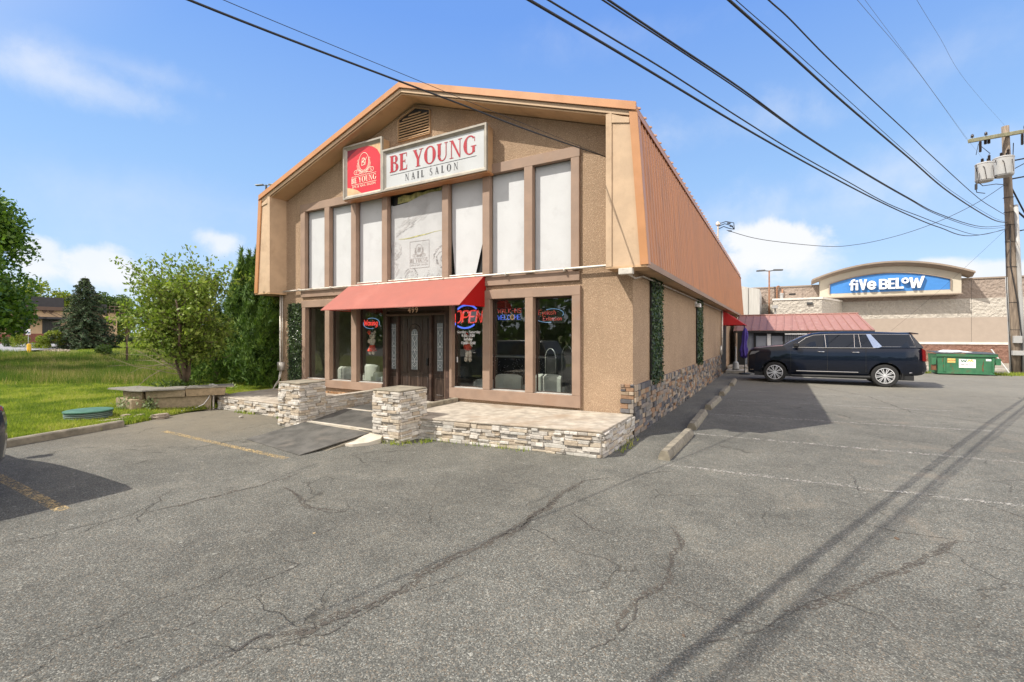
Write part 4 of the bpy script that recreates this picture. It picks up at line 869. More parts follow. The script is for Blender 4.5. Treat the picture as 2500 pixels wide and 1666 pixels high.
# poster artwork on the middle upper window
w_, a, b = POSTER; cxp = (a+b)/2+.05; y = .0705
mb = MB(); ribbon(mb, [(cxp-.28, 3.40), (cxp+.30, 3.40), (cxp+.30, 4.03), (cxp-.28, 4.03)], .008, y, True); emblem(mb, cxp, 3.83, .125, y, .007)
ribbon(mb, [(cxp-.24, 3.63), (cxp+.25, 3.63)], .005, y); ribbon(mb, [(cxp-.24, 3.515), (cxp+.25, 3.515)], .005, y); mb.build('poster_emblem', M['poster_line2'], w_, fixn=False)
serif('BE YOUNG', .085, (cxp, 3.535), y-.001, M['poster_line2'], 'poster_lettering', w_, sx=.92)
text_obj('poster_small_lettering', 'SPA & NAIL SALON', .055, M['poster_line2'], w_, (cxp, 3.455), y-.001, space=1.1)
def rose(mb, cx, cz, s):                      # open petals drawn with broken strokes
    for k in range(int(46*s/.2)):
        r0 = s*random.uniform(.15, 1); a_ = random.random()*2*PI; l = random.uniform(.4, 1.1)
        pts = [(min(b-.005, max(a+.005, cx+r0*math.cos(a_+l*i/5)*(1+.08*math.sin(i*2)))), max(3.09, cz+r0*math.sin(a_+l*i/5))) for i in range(6)]
        ribbon(mb, pts, random.uniform(.006, .018), y-.0004)
mb = MB()
for cx_, cz_, s in ((a+.10, 3.85, .24), (a+.06, 3.42, .2), (a+.62, 3.20, .22), (b-.05, 3.55, .33), (b-.5, 3.2, .14), (a+.3, 3.08, .14), (b-.12, 3.12, .16)): rose(mb, cx_, cz_, s)
mb.build('poster_flowers', M['poster_line'], w_, fixn=False)
mb = MB()
for k in range(120):
    t = random.random(); cx_ = a+.12+t*1.0; cz_ = 4.22+t*.55+random.gauss(0, .09)
    if cx_ > b-.1: continue
    ribbon(mb, [(cx_, cz_), (cx_+.07, cz_+.035), (cx_+.12, cz_+.075)], random.uniform(.003, .008), y-.0006)
mb.build('poster_folds', M['poster_line'], w_, fixn=False)

# ------------------------------------------------------------ patios, pillars, ramp
def patio_block(name, label, poly, z0, z1, faces, top_in=.0, hr=(.03, .07)):
    T = thing(name, label, 'patio', (sum(p[0] for p in poly)/len(poly), sum(p[1] for p in poly)/len(poly), 0))
    n_ = len(poly); mb = MB(); vs = [(x, y, -.02) for x, y in poly]+[(x, y, z1(x)-.03) for x, y in poly]
    mb.add(vs, [tuple(range(n_))[::-1], tuple(range(n_, 2*n_))]+[(i, (i+1) % n_, n_+(i+1) % n_, n_+i) for i in range(n_)]); mb.build('core', M['patio_top'], T)
    mb = MB()
    for (p, q, nrm) in faces:
        P_ = Vector((*p, 0)); Q_ = Vector((*q, 0)); L = (Q_-P_).length; zt = z1((p[0]+q[0])/2)
        if abs(z1(p[0])-z1(q[0])) > .01:
            k = 6
            for i in range(k):
                xa = P_+(Q_-P_)*i/k; ledge(mb, xa, Q_-P_, L/k, nrm, 0, z1(xa.x)-.035, hr=hr, th=.04, jd=.028)
        else: ledge(mb, P_, Q_-P_, L, nrm, 0, zt-.035, hr=hr, th=.04, jd=.028)
    mb.build('stone_facing', M['patio_white'], T, bevel=.004)
    mb = MB(); cxm = sum(p[0] for p in poly)/n_; cym = sum(p[1] for p in poly)/n_
    K = [(x+(.03 if x > cxm else -.03)*(1 if x < -.1 or x > -9 else 1), y-(.035 if y < cym else 0)) for x, y in poly]
    vs = [(x, y, z1(x)-.035) for x, y in K]+[(x, y, z1(x)) for x, y in K]
    mb.add(vs, [tuple(range(n_))[::-1], tuple(range(n_, 2*n_))]+[(i, (i+1) % n_, n_+(i+1) % n_, n_+i) for i in range(n_)]); mb.build('patio_top', M['patio_top'], T, bevel=.012, seg=2)
    return T
patio_block('stone_patio', 'raised patio faced in pale ledgestone under the right hand windows', [(-3.80, -2.03), (-.02, -1.66), (-.02, -.005), (-4.03, -.005), (-4.03, -1.0), (-3.80, -1.0)], 0, lambda x: .405+.01*x,
            [((-3.3, -1.98), (-.02, -1.66), (-.1, -1, 0)), ((-.02, -1.66), (-.02, .0), (1, 0, 0))])
patio_block('stone_patio', 'low patio faced in pale ledgestone under the left hand windows', [(-9.78, -1.88), (-6.5, -1.88), (-5.96, -1.88), (-5.96, -.005), (-10.12, -.005), (-10.12, -1.2)], 0, lambda x: .31,
            [((-9.76, -1.88), (-6.5, -1.88), (0, -1, 0))])
def pillar(label, x0, x1, y0, y1, h):
    T = thing('stone_pillar', label, 'pillar', ((x0+x1)/2, (y0+y1)/2, 0), 0, 'ledgestone pillars either side of the entrance ramp')
    mb = MB(); mb.mm((x0+.03, y0+.03, -.02), (x1-.03, y1-.03, h-.02)); mb.build('core', M['patio_top'], T)
    mb = MB(); e = .03
    for O, u, L, nr in (((x0, y0+e, 0), (1, 0, 0), x1-x0, (0, -1, 0)), ((x1-e, y0, 0), (0, 1, 0), y1-y0, (1, 0, 0)), ((x1, y1-e, 0), (-1, 0, 0), x1-x0, (0, 1, 0)), ((x0+e, y1, 0), (0, -1, 0), y1-y0, (-1, 0, 0))):
        ledge(mb, O, u, L, nr, 0, h-.02, th=.045, jd=.024, hr=(.03, .07), lr=(.10, .28))
    mb.build('stone_facing', M['patio_white'], T, bevel=.004)
    mb = MB(); mb.mm((x0-.01, y0-.01, h-.019), (x1+.01, y1+.01, h+.008)); mb.build('pillar_cap', M['kerb'], T, bevel=.008)
pillar('square ledgestone pillar to the right of the entrance ramp', -3.87, -3.25, -2.47, -1.80, .88)
pillar('square ledgestone pillar to the left of the entrance ramp', -6.48, -5.84, -2.49, -1.90, .88)
T = thing('ramp_wall', 'low ledgestone wall along the left side of the entrance ramp', 'wall', (-5.9, -1.0, 0))
mb = MB(); mb.mm((-5.96, -1.88, 0), (-5.87, -.03, .52)); mb.build('core', M['patio_top'], T)
mb = MB(); ledge(mb, (-5.885, -1.9, .0), (0, 1, 0), 1.86, (1, 0, 0), .05, .525, th=.035, jd=.014, hr=(.03, .07)); mb.build('stone_facing', M['patio_white'], T, bevel=.004)
mb = MB(); mb.mm((-5.98, -1.89, .526), (-5.835, -.03, .552)); mb.build('wall_cap', M['patio_top'], T, bevel=.006)
mb = MB(); mb.mm((-3.92, -1.79, .0), (-3.815, -.05, .455)); o = mb.build('entrance_kerb', M['kerb'], None, bevel=.012); tag(o, 'narrow concrete kerb running from the right pillar to the door', 'kerb')
M['chunk'] = pm('broken_concrete', (.46, .42, .35), .9, var=.1, vs=4, bump=.5, bs=40, dirt=(.34, .29, .22), ds=3)
# entrance ramp: concrete wedge with rubber mats
T = thing('entrance_ramp', 'dark ribbed rubber mats on a sloping concrete ramp up to the front door', 'ramp', (-4.9, -2.0, 0))
RP = [(-3.72, .006), (-2.42, .115), (-1.5, .245), (-.45, .30)]
def rzz(y):
    for (a, b), (c, d) in zip(RP, RP[1:]):
        if a <= y <= c: return b+(d-b)*(y-a)/(c-a)
    return .3
mb = MB(); vs = []
XLr = {-3.72: (-5.80, -4.02), -2.42: (-5.84, -3.9), -1.5: (-5.84, -3.92), -.45: (-5.84, -3.92)}
mb.prism([(-5.835, -3.40, 0), (-5.835, -2.42, .104), (-5.835, -1.5, .22), (-5.835, -.45, .275), (-5.835, -.03, .275), (-5.835, -.03, 0)], (1.91, 0, 0)); mb.build('ramp_slab', M['kerb'], T)
mb = MB(); n_ = 36                            # lower mat, skewed, with diagonal grooves
def mat_(mb, c0, c1, c2, c3, ribs, amp=.004, t=.012):
    c0, c1, c2, c3 = map(Vector, (c0, c1, c2, c3))
    for i in range(ribs):
        f0, f1, f2 = i/ribs, (i+.55)/ribs, (i+1)/ribs
        L = lambda f: (c0+(c1-c0)*f, c3+(c2-c3)*f)
        a, b = L(f0); c, d = L(f1); e, g = L(f2); up = Vector((0, 0, t)); up2 = Vector((0, 0, t-amp))
        mb.face([a+up, c+up, d+up, b+up]); mb.face([c+up2, e+up2, g+up2, d+up2]); mb.face([c+up2, c+up, d+up, d+up2]); mb.face([e+up, e+up2, g+up2, g+up])
    P_ = [c0, c1, c2, c3]
    for i in range(4):
        j = (i+1) % 4; mb.face([P_[i]+Vector((0, 0, -.0)), P_[j], P_[j]+Vector((0, 0, t)), P_[i]+Vector((0, 0, t))])
mat_(mb, (-5.80, -3.56, .003), (-5.80, -2.40, .112), (-3.93, -2.50, .112), (-4.02, -3.80, .003), 62); mb.build('lower_mat', M['ramp'], T, fixn=False)
mb = MB(); mat_(mb, (-5.72, -2.30, .128), (-3.93, -2.42, .118), (-3.93, -1.5, .25), (-5.72, -1.5, .25), 46); mb.build('upper_mat', M['ramp'], T, fixn=False)
mb = MB(); mat_(mb, (-5.72, -1.42, .255), (-3.93, -1.42, .255), (-3.93, -.47, .30), (-5.72, -.47, .30), 46); mb.build('top_mat', M['ramp'], T, fixn=False)
mb = MB(); mb.mm((-5.80, -2.395, .10), (-3.93, -2.315, .142)); mb.build('ramp_joint', M['chunk'], T); mb = MB(); mb.mm((-5.80, -1.495, .22), (-3.93, -1.425, .272)); mb.build('ramp_joint', M['chunk'], T)
mb = MB(); mb.prism([(-5.83, -3.0, .0), (-5.83, -2.52, 0), (-5.83, -2.50, .10), (-5.83, -2.52, .12)], (.035, 0, 0)); mb.build('ramp_edge', M['patio_white'], T)
mb = MB(); P_ = [(-4.06, -2.98), (-3.92, -3.04), (-3.78, -3.0), (-3.62, -2.82), (-3.56, -2.60), (-3.62, -2.50), (-3.92, -2.48), (-3.94, -2.6)]; n_ = len(P_); zc = [.012, .035, .04, .05, .08, .11, .115, .10]
vs = [(x, y, -.01) for x, y in P_]+[(x, y, z) for (x, y), z in zip(P_, zc)]+[(-3.82, -2.75, .075)]
mb.add(vs, [(i, (i+1) % n_, n_+(i+1) % n_, n_+i) for i in range(n_)]+[(n_+i, n_+(i+1) % n_, 2*n_) for i in range(n_)]); tag(mb.build('concrete_chunk', M['chunk'], None), 'pale broken concrete wedge at the foot of the right ramp pillar', 'concrete')
# loose rubble line under the left windows
mb = MB()
for k in range(90):
    x = random.uniform(-8.1, -6.15); s = random.uniform(.012, .035); mb.obox((x, random.uniform(-.16, -.06), .31+s*.6), (s*2.4, s*1.5, s*1.3), Matrix.Rotation(random.random()*3, 3, 'Z') @ Matrix.Rotation(random.uniform(-.4, .4), 3, 'X'))
tag(mb.build('rubble', stone('rubble_stone', [(.36, .2, .1), (.45, .3, .18), (.25, .15, .08)]), None), 'line of orange brown rubble on the left patio against the wall', 'rubble', kind='stuff')

# ------------------------------------------------------------ ivy panels
M['ivy'] = leafm('ivy_leaves', [(.008, .018, .008), (.022, .05, .014), (.05, .09, .022), (.10, .15, .05)], .12, .35, .5)
def leaves(C, size, m, name, parent, D=None, asp=.6, jitter=1.0, seg=1, droop=None):
    """one small folded leaf (two quads) per centre; D = preferred normals"""
    n_ = len(C); C = np.asarray(C, dtype=float)
    nr = RNG.normal(size=(n_, 3))
    if D is not None: nr = nr*jitter + np.asarray(D)*1.0
    nr /= np.linalg.norm(nr, axis=1)[:, None]+1e-9
    a = RNG.normal(size=(n_, 3))
    if droop is not None: a = a*.6+np.asarray(droop)
    a -= nr*(a*nr).sum(1)[:, None]; a /= np.linalg.norm(a, axis=1)[:, None]+1e-9; b = np.cross(nr, a)
    s = (size*(.6+.8*RNG.random(n_)))[:, None]; w_ = s*asp
    p0 = C-a*s*.5; p1 = C+a*s*.5; q0 = C+b*w_*.5-nr*w_*.12; q1 = C-b*w_*.5-nr*w_*.12
    V = np.stack([p0, q1, p1, q0], 1).reshape(-1, 3); F = np.arange(4*n_).reshape(-1, 4)
    return fast(name, V, F, m, parent)
def ivy_panel(label, O, u, W, z0, z1, nrm, n_, sz=.045):
    O = Vector(O); u = Vector(u); nr = Vector(nrm); T = thing('ivy_panel', label, 'ivy panel', tuple(O+u*W/2), 0, 'artificial ivy strips hung on the walls')
    T.location.z = 0
    mb = MB(); c = [O+u*0+nr*.01+Vector((0, 0, z0)), O+u*W+nr*.01+Vector((0, 0, z0)), O+u*W+nr*.01+Vector((0, 0, z1)), O+nr*.01+Vector((0, 0, z1))]; mb.prism(c, nr*.03); mb.build('backing', M['black'], T)
    t = RNG.random(n_); z = RNG.random(n_); d = .03+.05*RNG.random(n_)
    C = np.array(O)[None]+np.outer(t*W*1.02-W*.01+RNG.normal(size=n_)*.022, np.array(u))+np.outer(d, np.array(nr)); C[:, 2] = z0-.01+(z1-z0+.02)*z
    leaves(C, sz, M['ivy'], 'foliage', T, D=np.tile(np.array(nr), (n_, 1)), jitter=.65, asp=.7)
ivy_panel('strip of glossy green artificial ivy on the facade beside the left end window', (-9.72, 0, 0), (1, 0, 0), .58, .55, 2.70, (0, -1, 0), 3400, .04)
ivy_panel('nearer strip of dark ivy hung on the shaded side wall', (0, 1.25, 0), (0, 1, 0), 1.0, .82, 3.0, (1, 0, 0), 4200, .045)
ivy_panel('farther strip of dark ivy hung on the shaded side wall', (0, 7.45, 0), (0, 1, 0), 1.2, .86, 3.0, (1, 0, 0), 3600, .05)

# ------------------------------------------------------------ neon signs and things behind the glass
M['neon_red'] = emis('neon_red', (1.0, .07, .06), .85); M['neon_blue'] = emis('neon_blue', (.12, .2, 1.0), .9); M['neon_ice'] = emis('neon_pale_blue', (.35, .6, 1.0), .45); M['neon_dim'] = emis('neon_dim_red', (.9, .12, .10), .5)
ST = {'O': [[(0, .25), (0, .75), (.2, 1), (.45, 1), (.62, .75), (.62, .25), (.45, 0), (.2, 0), (0, .25)]], 'P': [[(0, 0), (0, 1), (.4, 1), (.6, .8), (.6, .6), (.4, .45), (0, .45)]], 'E': [[(.55, 0), (0, 0), (0, 1), (.55, 1)], [(0, .5), (.45, .5)]], 'N': [[(0, 0), (0, 1), (.55, 0), (.55, 1)]],
 'W': [[(0, 1), (.18, 0), (.36, .7), (.54, 0), (.72, 1)]], 'A': [[(0, 0), (.28, 1), (.56, 0)], [(.1, .35), (.46, .35)]], 'L': [[(0, 1), (0, 0), (.45, 0)]], 'K': [[(0, 0), (0, 1)], [(.5, 1), (0, .45), (.5, 0)]], '-': [[(.05, .5), (.35, .5)]], 'I': [[(.1, 0), (.1, 1)]], 'S': [[(.5, .85), (.35, 1), (.15, 1), (0, .8), (.1, .58), (.4, .42), (.5, .2), (.35, 0), (.15, 0), (0, .15)]],
 'C': [[(.55, .85), (.4, 1), (.18, 1), (0, .75), (0, .25), (.18, 0), (.4, 0), (.55, .15)]], 'M': [[(0, 0), (0, 1), (.32, .35), (.64, 1), (.64, 0)]],
 'y': [[(0, .6), (.2, 0)], [(.42, .6), (.1, -.35)]], 'e': [[(0, .32), (.4, .32), (.36, .55), (.2, .64), (.04, .5), (0, .25), (.14, .02), (.38, .08)]], 'l': [[(.05, 0), (.05, 1)]], 'a': [[(.38, .6), (.38, 0)], [(.38, .5), (.2, .64), (.02, .45), (.02, .18), (.2, 0), (.38, .14)]], 's': [[(.34, .55), (.15, .64), (.03, .5), (.32, .18), (.2, 0), (0, .08)]], 'h': [[(0, 0), (0, 1)], [(0, .45), (.2, .63), (.36, .5), (.36, 0)]],
 'x': [[(0, .6), (.36, 0)], [(.36, .6), (0, 0)]], 't': [[(.12, .95), (.12, .12), (.25, 0)], [(0, .62), (.28, .62)]], 'n': [[(0, 0), (0, .62)], [(0, .45), (.2, .63), (.36, .5), (.36, 0)]], 'i': [[(.05, 0), (.05, .6)], [(.05, .8), (.05, .86)]], 'o': [[(.2, 0), (.02, .18), (.02, .46), (.2, .64), (.38, .46), (.38, .18), (.2, 0)]], 'g': [[(.38, .6), (.38, -.2), (.2, -.34), (.02, -.25)], [(.38, .5), (.2, .64), (.02, .45), (.02, .18), (.2, 0), (.38, .14)]]}
ADV = {'I': .26, 'l': .2, 'i': .2, '-': .45, 'W': .86, 'M': .80, 'O': .80, 't': .38}
def neon(mb, txt, x, z, s, y, r, shear=0., sx=1., dbl=0.):
    for c in txt:
        if c == ' ': x += .4*s*sx; continue
        for st in ST[c]:
            for o_ in ((0,) if not dbl else (-dbl, dbl)):
                pts = [Vector((x+(px_+shear*pz)*s*sx+o_, y, z+pz*s+o_*.6)) for px_, pz in st]
                mb.tube(pts, r, 6)
        x += (ADV.get(c, .56 if c.islower() else .72))*s*sx
    return x
def ell(mb, cx, cz, rx, rz, a0, a1, y, r, n_=28):
    mb.tube([(cx+rx*math.cos(R(a0+(a1-a0)*i/n_)), y, cz+rz*math.sin(R(a0+(a1-a0)*i/n_))) for i in range(n_+1)], r, 6)
def plate(T, x0, z0, x1, z1, y): 
    mb = MB(); mb.mm((x0, y, z0), (x1, y+.012, z1)); mb.build('backing_plate', M['black'], T)
    mb = MB(); mb.tube([((x0+x1)/2-.1, y, z1), ((x0+x1)/2-.1, y, 2.56)], .003, 4); mb.tube([((x0+x1)/2+.1, y, z1), ((x0+x1)/2+.1, y, 2.56)], .003, 4); mb.build('hanging_chain', M['pipe'], T)
NY = .17
T = thing('open_sign', 'large lit red OPEN sign with blue arcs in the window beside the door', 'neon sign', (-3.7, .12, 1.9)); NO = .12
mb = MB(); neon(mb, 'OPEN', -4.04, 2.10, .26, NO, .008, .16, .98, .013); mb.build('red_tubes', M['neon_red'], T, smooth=True)
mb = MB()
for r_ in (.0, .020): ell(mb, -3.71, 2.24, .34-r_, .255-r_, 40, 140, NO, .010); ell(mb, -3.76, 2.22, .345-r_, .25-r_, 205, 318, NO, .010)
mb.build('blue_tubes', M['neon_blue'], T, smooth=True); plate(T, -3.98, 2.08, -3.32, 2.38, NO+.03)
T = thing('waxing_sign', 'small lit neon Waxing sign in the window left of the door', 'neon sign', (-6.7, NY, 2.1))
mb = MB(); neon(mb, 'Waxing', -6.96, 2.07, .14, NY, .007, .12, 1.07, .004); mb.build('red_tubes', M['neon_red'], T, smooth=True)
mb = MB(); ell(mb, -6.68, 2.12, .27, .135, -20, 120, NY, .007); ell(mb, -6.71, 2.12, .27, .13, 165, 290, NY, .007); mb.build('blue_tubes', M['neon_ice'], T, smooth=True); plate(T, -6.95, 2.02, -6.44, 2.24, NY+.03)
T = thing('walk_ins_sign', 'neon WALK-INS WELCOME sign in the middle right hand window', 'neon sign', (-2.65, NY, 1.9))
mb = MB(); neon(mb, 'WALK-INS', -2.94, 2.29, .088, NY, .004, 0, 1.30); mb.build('red_tubes', M['neon_dim'], T, smooth=True)
mb = MB(); xe = neon(mb, 'WELC', -2.94, 2.15, .098, NY, .004, 0, 1.08); mb.build('blue_tubes', M['neon_blue'], T, smooth=True)
mb = MB(); neon(mb, 'ME', xe+.088, 2.15, .098, NY, .004, 0, 1.05); mb.build('blue_tubes', M['neon_blue'], T, smooth=True)
mb = MB(); ell(mb, xe+.038, 2.198, .043, .050, 0, 360, NY, .005); ell(mb, xe+.038, 2.198, .024, .024, 200, 340, NY, .003, 8); mb.obox((xe+.025, NY, 2.212), (.008, .008, .008), Matrix.Identity(3)); mb.obox((xe+.052, NY, 2.212), (.008, .008, .008), Matrix.Identity(3)); mb.build('smiley_tube', emis('neon_amber', (1, .55, .25), .4), T, smooth=True); plate(T, -2.98, 2.12, -2.34, 2.40, NY+.03)
T = thing('eyelash_sign', 'neon Eyelash Extension sign with a pale blue loop in the rightmost lower window', 'neon sign', (-1.7, NY, 1.9))
mb = MB(); neon(mb, 'Eyelash', -1.97, 2.235, .095, NY, .0038, .1, 1.12); neon(mb, 'Extension', -1.87, 2.115, .085, NY, .0038, .1, 1.06); mb.build('red_tubes', M['neon_dim'], T, smooth=True)
mb = MB(); ell(mb, -1.66, 2.25, .24, .10, -25, 125, NY, .005); ell(mb, -1.75, 2.16, .26, .08, 150, 285, NY, .005); mb.build('blue_tubes', M['neon_ice'], T, smooth=True); plate(T, -2.0, 2.06, -1.40, 2.38, NY+.03)
# opening hours on the glass
T = thing('opening_hours', 'white lettering of the Monday to Saturday opening hours on the glass below the OPEN sign', 'window lettering', (-3.6, .095, 1.4))
for txt, z, s in (('Monday - Saturday', 1.865, .086), ('9:30 - 7:00', 1.785, .082), ('Sunday', 1.71, .082), ('12:00 - 5:00', 1.625, .082)): text_obj('lettering', txt, s, M['vinyl'], T, (-3.66, z), .096, offset=.002)
mb = MB(); mb.mm((-3.985, .09, 1.22), (-3.94, .098, 1.34)); tag(mb.build('door_notice', M['vinyl'], None), 'tiny white notice stuck at the left edge of the OPEN window', 'notice')
# bears hanging in the windows
def bear(label, x, z, s, y, skirt):
    T = thing('bear_decoration', label, 'bear decoration', (x, y, z), 0, 'bear decorations hanging in the windows')
    fur = M['bear_fur']; red = M['bear_red']
    def sph(mb, cx, cz, rx, rz, ry, oy=0):
        K = 10; rings = []
        for i in range(1, K): a_ = PI*i/K; rings.append([(cx+rx*math.sin(a_)*math.cos(t), y+oy+ry*math.sin(a_)*math.sin(t), cz-rz*math.cos(a_)) for t in [j*2*PI/14 for j in range(14)]])
        mb.loft(rings)
    mb = MB(); sph(mb, x, z+.52*s, .17*s, .15*s, .08*s); sph(mb, x-.14*s, z+.66*s, .06*s, .06*s, .04*s); sph(mb, x+.14*s, z+.66*s, .06*s, .06*s, .04*s); sph(mb, x, z+.25*s, .15*s, .17*s, .08*s)
    for sg in (-1, 1): sph(mb, x+sg*.15*s, z+.30*s, .06*s, .10*s, .05*s, -.02); sph(mb, x+sg*.09*s, z-.22*s if not skirt else z-.17*s, .075*s, .10*s, .06*s, -.02); 
    if not skirt:
        for sg in (-1, 1): sph(mb, x+sg*.07*s, z-.05*s, .07*s, .17*s, .06*s)
    mb.build('body', fur, T, smooth=True)
    mb = MB()
    if skirt:
        mb.lathe((x, y, z-.12*s), [(.19*s, 0), (.2*s, .03*s), (.13*s, .16*s), (.10*s, .25*s)], 18); sph(mb, x-.13*s, z+.66*s, .09*s, .06*s, .05*s, -.04); sph(mb, x-.03*s, z+.60*s, .05*s, .045*s, .04*s, -.08)
    else: sph(mb, x, z+.22*s, .18*s, .13*s, .10*s, -.03); sph(mb, x-.02*s, z+.7*s, .06*s, .04*s, .04*s, -.04)
    mb.build('dress' if skirt else 'bow', red, T, smooth=True)
    mb = MB()
    for dx in (-.06, .06): sph(mb, x+dx*s, z+.55*s, .018*s, .022*s, .015*s, -.075*s)
    sph(mb, x, z+.49*s, .022*s, .018*s, .02*s, -.085*s); mb.build('face', M['black'], T, smooth=True)
    if skirt:
        mb = MB()
        for k in range(16): a_ = random.uniform(-PI, 0); r_ = random.uniform(.12, .19); zz = z+.05*s-r_*.5*s; mb.lathe((x+r_*s*math.cos(a_), y+r_*s*math.sin(a_)-.004, z-.10*s+random.uniform(0, .12)*s), [(0, 0), (.014*s, 0)], 7, 'y')
        mb.build('polka_dots', M['vinyl'], T, fixn=False)
    mb = MB(); mb.tube([(x, y, z+.66*s), (x, y, 2.56)], .002, 4); mb.build('string', M['vinyl'], T)
M['bear_fur'] = pm('bear_fur', (.62, .50, .42), .9, var=.2, vs=20, bump=.6, bs=60); M['bear_red'] = pm('bear_fabric', (.60, .07, .04), .7, var=.15, vs=12, bump=.2)
bear('pale bear in a red polka dot skirt hanging below the Waxing sign', -6.68, 1.49, .62, .19, True)
bear('tan bear with a large red heart hanging behind the opening hours', -3.75, 1.42, .62, .24, False)
# seats seen through the lower windows
M['chair_pale'] = pm('white_leather', (.62, .60, .54), .5, var=.06, bump=.15, bs=30); M['chair_grey'] = pm('grey_leather', (.42, .41, .37), .5, var=.08, bump=.15, bs=30)
def armchair(label, x, y, rz, w_=.6, h=.62, m='chair_pale', kind=0):
    T = thing('salon_chair', label, 'chair', (x, y, .3), rz, 'chairs behind the lower windows'); c = lambda *a: Vector(a)
    mb = MB(); n_ = 8; rings = []
    for i in range(n_+1):                     # curved shell back
        t = -1+2*i/n_; xx = t*w_/2; yy = -.02 if not kind else .16*(t*t); rings.append([(xx, yy-.04, .10), (xx, yy+.04, .10), (xx, yy+.05, h-.035*abs(t)**6), (xx, yy-.0, h+.02-.035*abs(t)**6), (xx, yy-.05, h-.04-.035*abs(t)**6)])
    mb.loft(rings); mb.build('backrest', M[m], T, smooth='auto', local=True)
    mb = MB(); mb.mm((-w_/2+.02, .03, .22), (w_/2-.02, .5, .36)); mb.build('seat', M[m], T, local=True, bevel=.03, seg=2)
    for sg in (-1, 1): mb = MB(); mb.mm((sg*w_/2-.04, .03, .10), (sg*w_/2+.04, .45, .46)); mb.build('armrest', M[m], T, local=True, bevel=.02, seg=2)
    mb = MB(); mb.mm((-w_/2+.04, .0, 0), (w_/2-.04, .45, .10)); mb.build('base', M['black'], T, local=True)
armchair('white chair back low behind the second window from the left', -7.90, .42, R(4), .50, .66)
armchair('cream curved chair back behind the third window, under the skirted bear', -7.12, .44, R(-8), .46, .74, 'chair_pale', 1)
armchair('small white ribbed chair at the door edge of the third window', -6.74, .36, R(10), .28, .56, 'chair_pale', 1)
armchair('grey chair back low in the WALK-INS window', -2.80, .42, 0, .64, .66, 'chair_grey'); armchair('grey chair back low in the Eyelash window', -1.86, .42, R(2), .58, .70, 'chair_grey')
armchair('half hidden grey chair in the OPEN window', -3.55, .6, R(35), .45, .5, 'chair_grey', 1)
M['counter'] = pm('speckled_counter', (.035, .033, .03), .3, var=.2, bump=0)
T = thing('reception_desk', 'dark speckled reception desk deep behind the OPEN and WALK-INS windows', 'desk', (-3.2, 1.6, .3))
mb = MB(); mb.mm((-4.1, 1.5, .3), (-2.4, 1.9, 1.28)); mb.build('desk_body', M['counter'], T); mb = MB(); mb.mm((-4.15, 1.42, 1.281), (-2.35, 1.95, 1.33)); mb.build('desk_top', M['chair_grey'], T, bevel=.01)
mb = MB()
for k in range(110): mb.obox((random.uniform(-4.05, -2.42), 1.496, random.uniform(.85, 1.25)), (.01, .004, .01), Matrix.Rotation(random.random(), 3, 'Y'))
mb.build('sparkle', M['vinyl'], T)
for nm, x, z in (('round mirror with a thin silver rim, left one in the Eyelash window', -1.90, 1.34), ('round mirror with a thin silver rim, right one in the Eyelash window', -1.52, 1.40)):
    T = thing('arch_mirror', nm, 'mirror', (x, .6, .3), 0, 'silver rimmed mirrors behind the glass'); mb = MB()
    mb.tube([(x-.12, .6, .95)]+[(x+.12*math.cos(PI-t*PI/12), .6, z+.2*math.sin(PI-t*PI/12)) for t in range(13)]+[(x+.12, .6, .95)], .008, 6); mb.build('rim', M['chair_grey'], T, smooth=True); mb = MB(); mb.tube([(x+.12*math.cos(t*PI/18), .59, z+.2*math.sin(t*PI/18)) for t in range(8)], .010, 6); mb.build('rim_highlight', M['vinyl'], T, smooth=True)
    mb = MB(); mb.mm((x-.11, .61, .9), (x+.11, .63, z)); mb.mm((x-.03, .62, .3), (x+.03, .66, .9)); mb.build('mirror_body', M['counter'], T)
# utility box and flex at the end of the left patio
T = thing('outlet_box', 'grey outdoor electrical box on a short post at the left end of the patio', 'electrical box', (-9.9, -1.98, 0))
mb = MB(); mb.tube([(-9.86, -1.98, 0), (-9.86, -1.98, .36)], .025, 8); mb.build('post', M['pipe'], T); mb = MB(); mb.mm((-9.93, -2.04, .34), (-9.79, -1.92, .42)); mb.build('lower_box', M['pipe'], T, bevel=.008)
mb = MB(); mb.prism([(-9.97, -2.04, .43), (-9.75, -2.04, .43), (-9.73, -2.04, .60), (-9.95, -2.04, .62)], (0, .10, 0)); mb.build('box_cover', M['pipe'], T, bevel=.008)
mb = MB(); mb.tube([(-9.82, -2.05, .46), (-9.78, -2.10, .40), (-9.80, -2.12, .30), (-9.86, -2.2, .15), (-9.9, -2.4, .06), (-9.88, -2.7, .04), (-9.92, -2.9, .03)], .009, 6); mb.build('cable', M['vinyl'], T, smooth=True)
# ------------------------------------------------------------ vehicles
M['paint_black'] = carpaint('black_car_paint', (.004, .007, .016)); M['paint_grey'] = carpaint('dark_grey_car_paint', (.025, .032, .045))
M['car_glass'] = pm('tinted_glass', (.004, .006, .010), .03, var=0, bump=0, spec=.6, coat=.15); M['front_glass'] = glassm('clear_car_glass', (.55, .62, .62), 1.2)
M['chrome'] = pm('chrome', (.75, .75, .76), .12, metal=1., var=0, bump=0); M['satin'] = pm('brushed_trim', (.55, .62, .74), .22, metal=1., var=0, bump=0)
M['tyre'] = pm('tyre_rubber', (.018, .018, .018), .85, var=.2, bump=.2, bs=40); M['rim'] = pm('alloy_rim', (.75, .76, .78), .35, metal=.5, var=.05, bump=0)
M['tail'] = pm('tail_lamp_red', (.15, .006, .006), .2, var=.1, bump=0, spec=.4); M['lamp_clear'] = pm('head_lamp', (.12, .12, .13), .1, var=.2, bump=0, spec=1.)
M['plastic'] = pm('black_plastic', (.015, .015, .016), .6, bump=.1); M['seat_beige'] = pm('car_interior', (.45, .42, .36), .8, bump=0)
